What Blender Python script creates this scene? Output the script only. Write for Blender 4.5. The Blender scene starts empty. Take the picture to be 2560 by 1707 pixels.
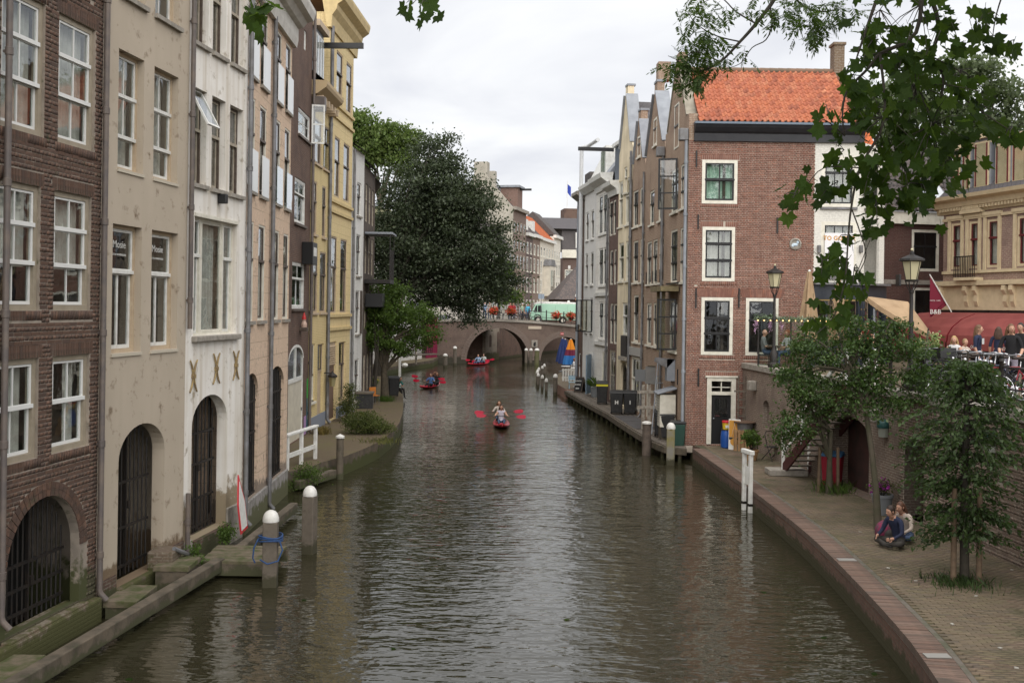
import bpy, bmesh, math, random
import numpy as np
from mathutils import Vector, Matrix
random.seed(7); rng = np.random.default_rng(7)
SC = bpy.context.scene
COL = SC.collection
PI = math.pi
# ------------------------------------------------------------------ camera
CAMZ, FPX, U0, V0, ROLL = 5.6, 2560.0, 1280.0, 768.0, 0.014
cd = bpy.data.cameras.new('camera'); cam = bpy.data.objects.new('camera', cd); COL.objects.link(cam)
cam.location = (0, 0, CAMZ); cam.rotation_euler = (PI/2, -ROLL, 0)
cd.sensor_fit = 'HORIZONTAL'; cd.sensor_width = 36; cd.lens = 36.0
cd.shift_y = -(853.5 - V0)/2560.0
cd.clip_start = 0.1; cd.clip_end = 2000
SC.camera = cam
# ------------------------------------------------------------------ overcast sky
SUN_EL, SUN_AZ = math.radians(50), math.radians(176)      # azimuth from +Y clockwise: behind the camera, to the right
w = bpy.data.worlds.new('World'); SC.world = w; w.use_nodes = True
nt = w.node_tree; N = nt.nodes; L = nt.links; N.clear()
out = N.new('ShaderNodeOutputWorld'); bg = N.new('ShaderNodeBackground'); bg.inputs['Strength'].default_value = 0.1
sky = N.new('ShaderNodeTexSky'); sky.sky_type = 'NISHITA'; sky.sun_disc = False
sky.sun_elevation = SUN_EL; sky.sun_rotation = SUN_AZ; sky.air_density = 1.0; sky.dust_density = 3.0
tc = N.new('ShaderNodeTexCoord'); sep = N.new('ShaderNodeSeparateXYZ'); L.new(tc.outputs['Generated'], sep.inputs[0])
zz = N.new('ShaderNodeMath'); zz.operation = 'MAXIMUM'; zz.inputs[1].default_value = 0.0; L.new(sep.outputs['Z'], zz.inputs[0])
zp = N.new('ShaderNodeMath'); zp.operation = 'ADD'; zp.inputs[1].default_value = 0.22; L.new(zz.outputs[0], zp.inputs[0])
dx = N.new('ShaderNodeMath'); dx.operation = 'DIVIDE'; L.new(sep.outputs['X'], dx.inputs[0]); L.new(zp.outputs[0], dx.inputs[1])
dy = N.new('ShaderNodeMath'); dy.operation = 'DIVIDE'; L.new(sep.outputs['Y'], dy.inputs[0]); L.new(zp.outputs[0], dy.inputs[1])
cx = N.new('ShaderNodeCombineXYZ'); L.new(dx.outputs[0], cx.inputs[0]); L.new(dy.outputs[0], cx.inputs[1])
n1 = N.new('ShaderNodeTexNoise'); n1.inputs['Scale'].default_value = 1.5; n1.inputs['Detail'].default_value = 6; n1.inputs['Roughness'].default_value = .5
n1.inputs['Distortion'].default_value = .4
L.new(cx.outputs[0], n1.inputs['Vector'])
r1 = N.new('ShaderNodeValToRGB'); r1.color_ramp.elements[0].position = .34; r1.color_ramp.elements[1].position = .66
r1.color_ramp.elements[0].color = (6.0, 6.1, 6.55, 1); r1.color_ramp.elements[1].color = (8.5, 8.52, 8.5, 1)
L.new(n1.outputs['Fac'], r1.inputs[0])
mx = N.new('ShaderNodeMixRGB'); mx.inputs[0].default_value = .92
L.new(sky.outputs[0], mx.inputs[1]); L.new(r1.outputs[0], mx.inputs[2])
L.new(mx.outputs[0], bg.inputs['Color']); L.new(bg.outputs[0], out.inputs[0])
# ------------------------------------------------------------------ sun through cloud
sl = bpy.data.lights.new('sun', 'SUN'); sl.energy = 3.1; sl.angle = math.radians(100); sl.color = (1, .965, .91)
so = bpy.data.objects.new('sun', sl); COL.objects.link(so)
sd = Vector((math.sin(SUN_AZ)*math.cos(SUN_EL), math.cos(SUN_AZ)*math.cos(SUN_EL), math.sin(SUN_EL)))
so.rotation_euler = (-sd).to_track_quat('-Z', 'Y').to_euler(); so.location = (0, -20, 40)
SC.view_settings.view_transform = 'Standard'; SC.view_settings.look = 'None'
SC.view_settings.exposure = 0.42; SC.view_settings.gamma = 1
SC.cycles.max_bounces = 8; SC.cycles.transparent_max_bounces = 24
SC.cycles.diffuse_bounces = 3; SC.cycles.glossy_bounces = 3
SC.cycles.caustics_reflective = False; SC.cycles.caustics_refractive = False
# ------------------------------------------------------------------ pixel -> place
def ab(u, v):
    du, dv = u - U0, v - V0
    return du + ROLL*dv, dv - ROLL*du
def PX(u, v, Y):
    a, b = ab(u, v); return Vector((a*Y/FPX, Y, CAMZ - b*Y/FPX))
def GR(u, v, z):
    a, b = ab(u, v); Y = FPX*(CAMZ - z)/b; return Vector((a*Y/FPX, Y, z))
# ------------------------------------------------------------------ materials
MATS = {}
def nod(nt, t, **kw):
    n = nt.nodes.new(t)
    for k, v in kw.items():
        if k in n.inputs: n.inputs[k].default_value = v
        else: setattr(n, k, v)
    return n
def c4(c): return (c[0], c[1], c[2], 1)
def mixc(nt, fac, a, b, mode='MIX'):
    m = nt.nodes.new('ShaderNodeMixRGB'); m.blend_type = mode
    for s, v in ((0, fac), (1, a), (2, b)):
        if hasattr(v, 'is_linked'): nt.links.new(v, m.inputs[s])
        else: m.inputs[s].default_value = v if s == 0 else c4(v)
    return m.outputs[0]
def newmat(name):
    m = bpy.data.materials.new(name); m.use_nodes = True; MATS[name] = m
    nt = m.node_tree; b = nt.nodes['Principled BSDF']
    return m, nt, b
def ramp(nt, sock, p0, p1, c0=(0, 0, 0), c1=(1, 1, 1)):
    r = nt.nodes.new('ShaderNodeValToRGB'); e = r.color_ramp.elements
    e[0].position = p0; e[1].position = p1; e[0].color = c4(c0); e[1].color = c4(c1)
    nt.links.new(sock, r.inputs[0]); return r.outputs[0]
def coords(nt, scale=(1, 1, 1), rot=(0, 0, 0)):
    t = nt.nodes.new('ShaderNodeTexCoord'); mp = nt.nodes.new('ShaderNodeMapping')
    mp.inputs['Scale'].default_value = scale; mp.inputs['Rotation'].default_value = rot
    nt.links.new(t.outputs['Object'], mp.inputs['Vector']); return mp.outputs[0]
def noise(nt, vec, scale, detail=5, rough=.55):
    n = nod(nt, 'ShaderNodeTexNoise', Scale=scale, Detail=detail, Roughness=rough)
    nt.links.new(vec, n.inputs['Vector']); return n.outputs['Fac']
def rnd(nt):
    g = nt.nodes.new('ShaderNodeNewGeometry'); o = nt.nodes.new('ShaderNodeObjectInfo')
    a = nod(nt, 'ShaderNodeMath', operation='ADD'); nt.links.new(g.outputs['Random Per Island'], a.inputs[0]); nt.links.new(o.outputs['Random'], a.inputs[1])
    f = nod(nt, 'ShaderNodeMath', operation='FRACT'); nt.links.new(a.outputs[0], f.inputs[0]); return f.outputs[0]
def setbump(nt, b, sock, strength, dist=.02):
    bm = nod(nt, 'ShaderNodeBump', Strength=strength, Distance=dist); nt.links.new(sock, bm.inputs['Height']); nt.links.new(bm.outputs[0], b.inputs['Normal'])
def M(name, col, rough=.7, var=None, vs=2.5, bump=0, bs=30, metal=0, spec=.4, streak=None, moss=None, island=None, emit=None):
    """procedural surface: base colour, patchy second colour, streaks, moss at the foot, colour per piece, fine relief"""
    if name in MATS: return MATS[name]
    m, nt, b = newmat(name); L = nt.links
    vec = coords(nt); c = col
    if island:
        f = rnd(nt); r = nt.nodes.new('ShaderNodeValToRGB'); e = r.color_ramp.elements
        cs = [col] + list(island); e[0].color = c4(cs[0]); e[0].position = 0; e[1].position = 1; e[1].color = c4(cs[-1])
        for i in range(1, len(cs)-1):
            x = e.new(i/(len(cs)-1)); x.color = c4(cs[i])
        L.new(f, r.inputs[0]); c = r.outputs[0]
    if var: c = mixc(nt, ramp(nt, noise(nt, vec, vs), .38, .66), c, var)
    if streak:
        sv = coords(nt, (3.2, 3.2, .13)); c = mixc(nt, ramp(nt, noise(nt, sv, 1.3, 5, .55), .47, .8), c, streak)
    if moss:
        mc, z0, z1 = moss
        t = nt.nodes.new('ShaderNodeNewGeometry'); s = nt.nodes.new('ShaderNodeSeparateXYZ'); L.new(t.outputs['Position'], s.inputs[0])
        mr = nod(nt, 'ShaderNodeMapRange'); mr.inputs['From Min'].default_value = z0; mr.inputs['From Max'].default_value = z1
        mr.inputs['To Min'].default_value = 1; mr.inputs['To Max'].default_value = 0; L.new(s.outputs['Z'], mr.inputs['Value'])
        ad = nod(nt, 'ShaderNodeMath', operation='MULTIPLY_ADD'); L.new(noise(nt, vec, 3.5, 6, .65), ad.inputs[0]); ad.inputs[1].default_value = 1.4; L.new(mr.outputs[0], ad.inputs[2])
        c = mixc(nt, ramp(nt, ad.outputs[0], .8, 1.6), c, mc)
    if isinstance(c, tuple): b.inputs['Base Color'].default_value = c4(c)
    else: L.new(c, b.inputs['Base Color'])
    b.inputs['Roughness'].default_value = rough; b.inputs['Metallic'].default_value = metal
    b.inputs['Specular IOR Level'].default_value = spec
    if bump: setbump(nt, b, noise(nt, vec, bs, 6, .6), bump, .012)
    if emit:
        b.inputs['Emission Color'].default_value = c4(emit[0]); b.inputs['Emission Strength'].default_value = emit[1]
    return m
def BRK(name, c1, c2, mortar, bw=.22, bh=.066, ms=.012, var=None, moss=None, streak=None, bump=.6, flat=False):
    """brick bond for walls whose single bricks are too small to pick apart"""
    if name in MATS: return MATS[name]
    m, nt, b = newmat(name); L = nt.links
    t = nt.nodes.new('ShaderNodeTexCoord'); s = nt.nodes.new('ShaderNodeSeparateXYZ'); L.new(t.outputs['Object'], s.inputs[0])
    cb = nt.nodes.new('ShaderNodeCombineXYZ')
    if flat: L.new(s.outputs['X'], cb.inputs[0]); L.new(s.outputs['Y'], cb.inputs[1])
    else:
        ad = nod(nt, 'ShaderNodeMath', operation='ADD'); L.new(s.outputs['X'], ad.inputs[0]); L.new(s.outputs['Y'], ad.inputs[1])
        L.new(ad.outputs[0], cb.inputs[0]); L.new(s.outputs['Z'], cb.inputs[1])
    bt = nod(nt, 'ShaderNodeTexBrick'); bt.inputs['Scale'].default_value = 1; bt.inputs['Brick Width'].default_value = bw; bt.inputs['Row Height'].default_value = bh
    bt.inputs['Mortar Size'].default_value = ms; bt.inputs['Mortar Smooth'].default_value = .2; bt.inputs['Bias'].default_value = 0
    bt.inputs['Color1'].default_value = c4(c1); bt.inputs['Color2'].default_value = c4(c2); bt.inputs['Mortar'].default_value = c4(mortar)
    L.new(cb.outputs[0], bt.inputs['Vector']); c = bt.outputs['Color']; vec = coords(nt)
    c = mixc(nt, ramp(nt, noise(nt, vec, 14, 4), .4, .7), c, tuple(.72*x for x in c1))
    if var: c = mixc(nt, ramp(nt, noise(nt, vec, 1.1, 5), .45, .7), c, var)
    if streak: c = mixc(nt, ramp(nt, noise(nt, coords(nt, (4, 4, .4)), 1.2, 6, .6), .55, .8), c, streak)
    if moss:
        mc, z0, z1 = moss
        g = nt.nodes.new('ShaderNodeNewGeometry'); s2 = nt.nodes.new('ShaderNodeSeparateXYZ'); L.new(g.outputs['Position'], s2.inputs[0])
        mr = nod(nt, 'ShaderNodeMapRange'); mr.inputs['From Min'].default_value = z0; mr.inputs['From Max'].default_value = z1
        mr.inputs['To Min'].default_value = 1; mr.inputs['To Max'].default_value = 0; L.new(s2.outputs['Z'], mr.inputs['Value'])
        a2 = nod(nt, 'ShaderNodeMath', operation='MULTIPLY_ADD'); L.new(noise(nt, vec, 3.5, 6, .65), a2.inputs[0]); a2.inputs[1].default_value = 1.4; L.new(mr.outputs[0], a2.inputs[2])
        c = mixc(nt, ramp(nt, a2.outputs[0], .8, 1.6), c, mc)
    L.new(c, b.inputs['Base Color']); b.inputs['Roughness'].default_value = .85; b.inputs['Specular IOR Level'].default_value = .25
    inv = nod(nt, 'ShaderNodeMath', operation='SUBTRACT'); inv.inputs[0].default_value = 1; L.new(bt.outputs['Fac'], inv.inputs[1])
    setbump(nt, b, inv.outputs[0], bump, .01)
    return m
def glassmat(name='window_glass', tint=(.92, .94, .93), boost=1.0):
    if name in MATS: return MATS[name]
    m, nt, b = newmat(name); L = nt.links; nt.nodes.remove(b); o = nt.nodes['Material Output']
    tr = nod(nt, 'ShaderNodeBsdfTransparent'); tr.inputs[0].default_value = c4(tint)
    gl = nod(nt, 'ShaderNodeBsdfGlossy'); gl.inputs['Roughness'].default_value = .015; gl.inputs[0].default_value = (.95, .97, 1, 1)
    fr = nod(nt, 'ShaderNodeLayerWeight'); fr.inputs['Blend'].default_value = .5; pw = nod(nt, 'ShaderNodeMath', operation='POWER'); pw.inputs[1].default_value = 4; L.new(fr.outputs['Facing'], pw.inputs[0]); ad = nod(nt, 'ShaderNodeMath', operation='MULTIPLY_ADD'); ad.inputs[1].default_value = .85; ad.inputs[2].default_value = .045; L.new(pw.outputs[0], ad.inputs[0])
    ns = noise(nt, coords(nt), 2.2, 2); bm = nod(nt, 'ShaderNodeBump', Strength=.05, Distance=.05); L.new(ns, bm.inputs['Height']); L.new(bm.outputs[0], gl.inputs['Normal'])
    mu = nod(nt, 'ShaderNodeMath', operation='MULTIPLY'); mu.inputs[1].default_value = boost; L.new(ad.outputs[0], mu.inputs[0])
    mi = nod(nt, 'ShaderNodeMixShader'); L.new(mu.outputs[0], mi.inputs[0]); L.new(tr.outputs[0], mi.inputs[1]); L.new(gl.outputs[0], mi.inputs[2])
    L.new(mi.outputs[0], o.inputs[0]); return m
def leafmat(name, cols, trans=.35, rough=.55, spec=.25):
    if name in MATS: return MATS[name]
    m, nt, b = newmat(name); L = nt.links
    f = rnd(nt); r = nt.nodes.new('ShaderNodeValToRGB'); e = r.color_ramp.elements
    e[0].color = c4(cols[0]); e[1].color = c4(cols[-1])
    for i in range(1, len(cols)-1):
        x = e.new(i/(len(cols)-1)); x.color = c4(cols[i])
    L.new(f, r.inputs[0]); lc = mixc(nt, .75, r.outputs[0], ramp(nt, noise(nt, coords(nt), 1.1, 3), .3, .7, (.55, .55, .55), (1.5, 1.5, 1.35)), 'MULTIPLY'); L.new(lc, b.inputs['Base Color']); b.inputs['Roughness'].default_value = rough; b.inputs['Specular IOR Level'].default_value = spec
    t = nod(nt, 'ShaderNodeBsdfTranslucent'); tc_ = mixc(nt, .5, r.outputs[0], (.12, .2, .02), 'MIX'); L.new(tc_, t.inputs[0])
    mi = nod(nt, 'ShaderNodeMixShader'); mi.inputs[0].default_value = trans
    o = nt.nodes['Material Output']; L.new(b.outputs[0], mi.inputs[1]); L.new(t.outputs[0], mi.inputs[2]); L.new(mi.outputs[0], o.inputs[0])
    return m
# ------------------------------------------------------------------ mesh helpers
class MB:
    def __init__(s): s.v = []; s.f = []
    def add(s, vs, fs):
        o = len(s.v); s.v += [tuple(v) for v in vs]; s.f += [tuple(i+o for i in f) for f in fs]; return s
    def quad(s, a, b, c, d): return s.add((a, b, c, d), ((0, 1, 2, 3),))
    def poly(s, pts): return s.add(pts, (tuple(range(len(pts))),))
    def box(s, x0, x1, y0, y1, z0, z1):
        return s.add([(x0, y0, z0), (x1, y0, z0), (x1, y1, z0), (x0, y1, z0), (x0, y0, z1), (x1, y0, z1), (x1, y1, z1), (x0, y1, z1)],
                     [(0, 3, 2, 1), (4, 5, 6, 7), (0, 1, 5, 4), (1, 2, 6, 5), (2, 3, 7, 6), (3, 0, 4, 7)])
    def obox(s, c, h, R=None):
        R = R or Matrix.Identity(3); c = Vector(c); vs = []
        for z in (-1, 1):
            for x, y in ((-1, -1), (1, -1), (1, 1), (-1, 1)): vs.append(c + R @ Vector((x*h[0], y*h[1], z*h[2])))
        return s.add(vs, [(0, 3, 2, 1), (4, 5, 6, 7), (0, 1, 5, 4), (1, 2, 6, 5), (2, 3, 7, 6), (3, 0, 4, 7)])
    def bar(s, p, q, wx, wy, up=(0, 0, 1)):
        p, q = Vector(p), Vector(q); d = (q-p); l = d.length; d.normalize(); upv = Vector(up)
        if abs(d.dot(upv)) > .98: upv = Vector((0, 1, 0))
        x = d.cross(upv).normalized(); y = x.cross(d)
        return s.obox((p+q)/2, (wx/2, l/2, wy/2), Matrix((x, d, y)).transposed())
    def tube(s, pts, rs, n=8, cap=True):
        pts = [Vector(p) for p in pts]; rs = [rs]*len(pts) if isinstance(rs, (int, float)) else rs
        o = len(s.v); ref = None
        for i, p in enumerate(pts):
            t = (pts[min(i+1, len(pts)-1)] - pts[max(i-1, 0)])
            if t.length < 1e-9: t = Vector((0, 0, 1))
            t.normalize()
            if ref is None: ref = Vector((1, 0, 0)) if abs(t.x) < .8 else Vector((0, 1, 0))
            x = (ref - t*ref.dot(t)).normalized(); y = t.cross(x); ref = x
            for k in range(n):
                a = 2*PI*k/n; s.v.append(tuple(p + (x*math.cos(a) + y*math.sin(a))*rs[i]))
        for i in range(len(pts)-1):
            for k in range(n):
                a, b = o+i*n+k, o+i*n+(k+1) % n; s.f.append((a, b, b+n, a+n))
        if cap:
            s.f.append(tuple(o+k for k in range(n-1, -1, -1))); e = o+(len(pts)-1)*n; s.f.append(tuple(e+k for k in range(n)))
        return s
    def lathe(s, prof, n=16, c=(0, 0, 0), ax=None):
        """prof: (radius, height) pairs"""
        o = len(s.v); R = ax or Matrix.Identity(3); c = Vector(c)
        for r, z in prof:
            for k in range(n):
                a = 2*PI*k/n; s.v.append(tuple(c + R @ Vector((r*math.cos(a), r*math.sin(a), z))))
        for i in range(len(prof)-1):
            for k in range(n):
                a, b = o+i*n+k, o+i*n+(k+1) % n; s.f.append((a, b, b+n, a+n))
        s.f.append(tuple(o+k for k in range(n-1, -1, -1))); e = o+(len(prof)-1)*n; s.f.append(tuple(e+k for k in range(n)))
        return s
    def ball(s, c, r, n=10, m=7):
        r = (r, r, r) if isinstance(r, (int, float)) else r; o = len(s.v); c = Vector(c)
        for i in range(m+1):
            th = PI*i/m; th = min(max(th, .02), PI-.02)
            for k in range(n):
                a = 2*PI*k/n; s.v.append((c.x+r[0]*math.sin(th)*math.cos(a), c.y+r[1]*math.sin(th)*math.sin(a), c.z+r[2]*math.cos(th)))
        for i in range(m):
            for k in range(n):
                a, b = o+i*n+k, o+i*n+(k+1) % n; s.f.append((a, a+n, b+n, b))
        return s
    def prism(s, pts, y0, y1, plane='xz'):
        """polygon pts in a plane, extruded along the third axis"""
        o = len(s.v); n = len(pts)
        def mk(p, y): return (p[0], y, p[1]) if plane == 'xz' else ((y, p[0], p[1]) if plane == 'yz' else (p[0], p[1], y))
        s.v += [mk(p, y0) for p in pts] + [mk(p, y1) for p in pts]
        s.f.append(tuple(o+i for i in range(n))); s.f.append(tuple(o+n+i for i in range(n-1, -1, -1)))
        for i in range(n):
            j = (i+1) % n; s.f.append((o+j, o+i, o+n+i, o+n+j))
        return s
    def mesh(s, name='m'):
        me = bpy.data.meshes.new(name); me.from_pydata(s.v, [], s.f); me.update(); return me
    def build(s, name, mat, parent=None, smooth=False, kind=None, bevel=0, loc=None, label=None, fix=False):
        me = s.mesh(name)
        if fix:
            bm = bmesh.new(); bm.from_mesh(me); bmesh.ops.recalc_face_normals(bm, faces=bm.faces); bm.to_mesh(me); bm.free()
        return mkobj(name, me, mat, parent, smooth, kind, bevel, loc, label)
def mkobj(name, me, mat, parent=None, smooth=False, kind=None, bevel=0, loc=None, label=None):
    if mat is not None and not len(me.materials): me.materials.append(mat)
    if smooth:
        me.shade_smooth()
        try: me.set_sharp_from_angle(angle=math.radians(40))
        except Exception: pass
    o = bpy.data.objects.new(name, me); COL.objects.link(o)
    if parent: o.parent = parent
    if loc is not None: o.location = loc
    if kind: o['kind'] = kind
    if label: o['label'] = label
    if bevel:
        b = o.modifiers.new('bevel', 'BEVEL'); b.width = bevel; b.segments = 2; b.limit_method = 'ANGLE'; b.angle_limit = .6
    return o
def thing(name, label, cat, loc=(0, 0, 0), rz=0, group=None):
    o = bpy.data.objects.new(name, None); COL.objects.link(o); o.location = loc; o.rotation_euler = (0, 0, rz); o.empty_display_size = .2
    o['label'] = label; o['category'] = cat
    if group: o['group'] = group
    return o
def tag(o, label, cat, group=None):
    o['label'] = label; o['category'] = cat
    if group: o['group'] = group
    return o
def dup(root, loc, rz, label=None, group=None):
    """a copy of a thing with copies of its parts and sub-parts"""
    r = root.copy(); COL.objects.link(r); r.location = loc; r.rotation_euler = (0, 0, rz)
    if label: r['label'] = label
    if group: r['group'] = group
    for ch in list(root.children):
        c = ch.copy(); COL.objects.link(c); c.parent = r
        for g in list(ch.children):
            d = g.copy(); COL.objects.link(d); d.parent = c
    return r
def npmesh(name, V, F):
    """numpy vertices and equal-sized faces to a mesh"""
    me = bpy.data.meshes.new(name); V = np.asarray(V, np.float32); F = np.asarray(F, np.int32); m, k = F.shape
    me.vertices.add(len(V)); me.vertices.foreach_set('co', V.ravel()); me.loops.add(m*k); me.loops.foreach_set('vertex_index', F.ravel())
    me.polygons.add(m); me.polygons.foreach_set('loop_start', np.arange(0, m*k, k, dtype=np.int32)); me.polygons.foreach_set('loop_total', np.full(m, k, np.int32))
    me.update(calc_edges=True); me.validate(); return me
BOXF = np.array([(0, 3, 2, 1), (4, 5, 6, 7), (0, 1, 5, 4), (1, 2, 6, 5), (2, 3, 7, 6), (3, 0, 4, 7)])
def boxes_mesh(name, B):
    """B: rows of x0,x1,y0,y1,z0,z1"""
    B = np.asarray(B, float); n = len(B)
    V = np.empty((n, 8, 3)); ix = [0, 1, 1, 0, 0, 1, 1, 0]; iy = [0, 0, 1, 1, 0, 0, 1, 1]; iz = [0, 0, 0, 0, 1, 1, 1, 1]
    for k in range(8): V[:, k, 0] = B[:, ix[k]]; V[:, k, 1] = B[:, 2+iy[k]]; V[:, k, 2] = B[:, 4+iz[k]]
    F = (BOXF[None] + (np.arange(n)*8)[:, None, None]).reshape(-1, 4)
    return npmesh(name, V.reshape(-1, 3), F)
def textmesh(txt, size, name='lettering', ext=.002, bold=0):
    c = bpy.data.curves.new(name, 'FONT'); c.body = txt; c.size = size; c.extrude = ext; c.align_x = 'CENTER'; c.align_y = 'CENTER'; c.resolution_u = 2; c.offset = bold
    o = bpy.data.objects.new(name, c); COL.objects.link(o)
    dg = bpy.context.evaluated_depsgraph_get(); me = bpy.data.meshes.new_from_object(o.evaluated_get(dg))
    bpy.data.objects.remove(o); bpy.data.curves.remove(c); me.name = name; return me
def lettering(txt, size, mat, parent, loc, rot=(PI/2, 0, 0), bold=0):
    o = mkobj('lettering', textmesh(txt, size, bold=bold), mat, parent); o.location = loc; o.rotation_euler = rot; return o
# ------------------------------------------------------------------ house kit
def r1(x, y): return (x*.54841, y*.54841)
def r2(x, y): return (x*.5467, 850+y*.5467)
def r3(x, y): return (440+x*.35714, y*.35714)
def r4(x, y): return (560+x*.41459, 500+y*.41459)
def r6(x, y): return (1380+x*.40816, 120+y*.40816)
def r7(x, y): return (1380+x*.34442, 700+y*.34442)
def r8(x, y): return (1900+x*.54863, y*.54863)
GLASS = glassmat()
WHITE = M('white_gloss_paint', (.74, .74, .71), .45, var=(.6, .59, .55), vs=6)
CREAMP = M('cream_frame_paint', (.72, .69, .6), .5, var=(.6, .57, .48), vs=5)
TAUPE = M('taupe_frame_paint', (.34, .29, .22), .55, var=(.27, .23, .17), vs=4)
SASHG = M('white_sash_paint', (.7, .7, .68), .45)
DKFR = M('dark_brown_frame_paint', (.07, .05, .04), .5, var=(.11, .085, .065), vs=8)
BLACKP = M('black_paint', (.014, .014, .015), .4)
TANFR = M('sandstone_frame_paint', (.5, .4, .28), .6, var=(.42, .32, .22), vs=5)
GREYFR = M('weathered_grey_frame', (.42, .37, .3), .65, var=(.3, .26, .2), vs=6)
STONE = M('weathered_stone', (.33, .3, .26), .85, var=(.22, .2, .17), vs=7, bump=.3)
ZINC = M('zinc_pipe', (.2, .2, .21), .5, var=(.13, .125, .12), vs=3, metal=.3)
ZINCL = M('pale_zinc', (.27, .29, .32), .6, var=(.2, .215, .24), vs=2)
BROWNPIPE = M('brown_drainpipe', (.1, .085, .08), .5, var=(.15, .12, .1), vs=4)
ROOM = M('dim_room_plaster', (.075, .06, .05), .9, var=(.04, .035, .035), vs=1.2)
CURT = M('pale_curtain', (.55, .53, .49), .9, var=(.42, .4, .36), vs=5)  # pale cloth, used as well for imitated window reflections
CURTG = M('mint_curtain', (.33, .5, .4), .9, var=(.42, .58, .48), vs=3)
IRON = M('black_iron', (.012, .011, .011), .55, var=(.024, .018, .014), vs=12)
WCACHE = {}
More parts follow.
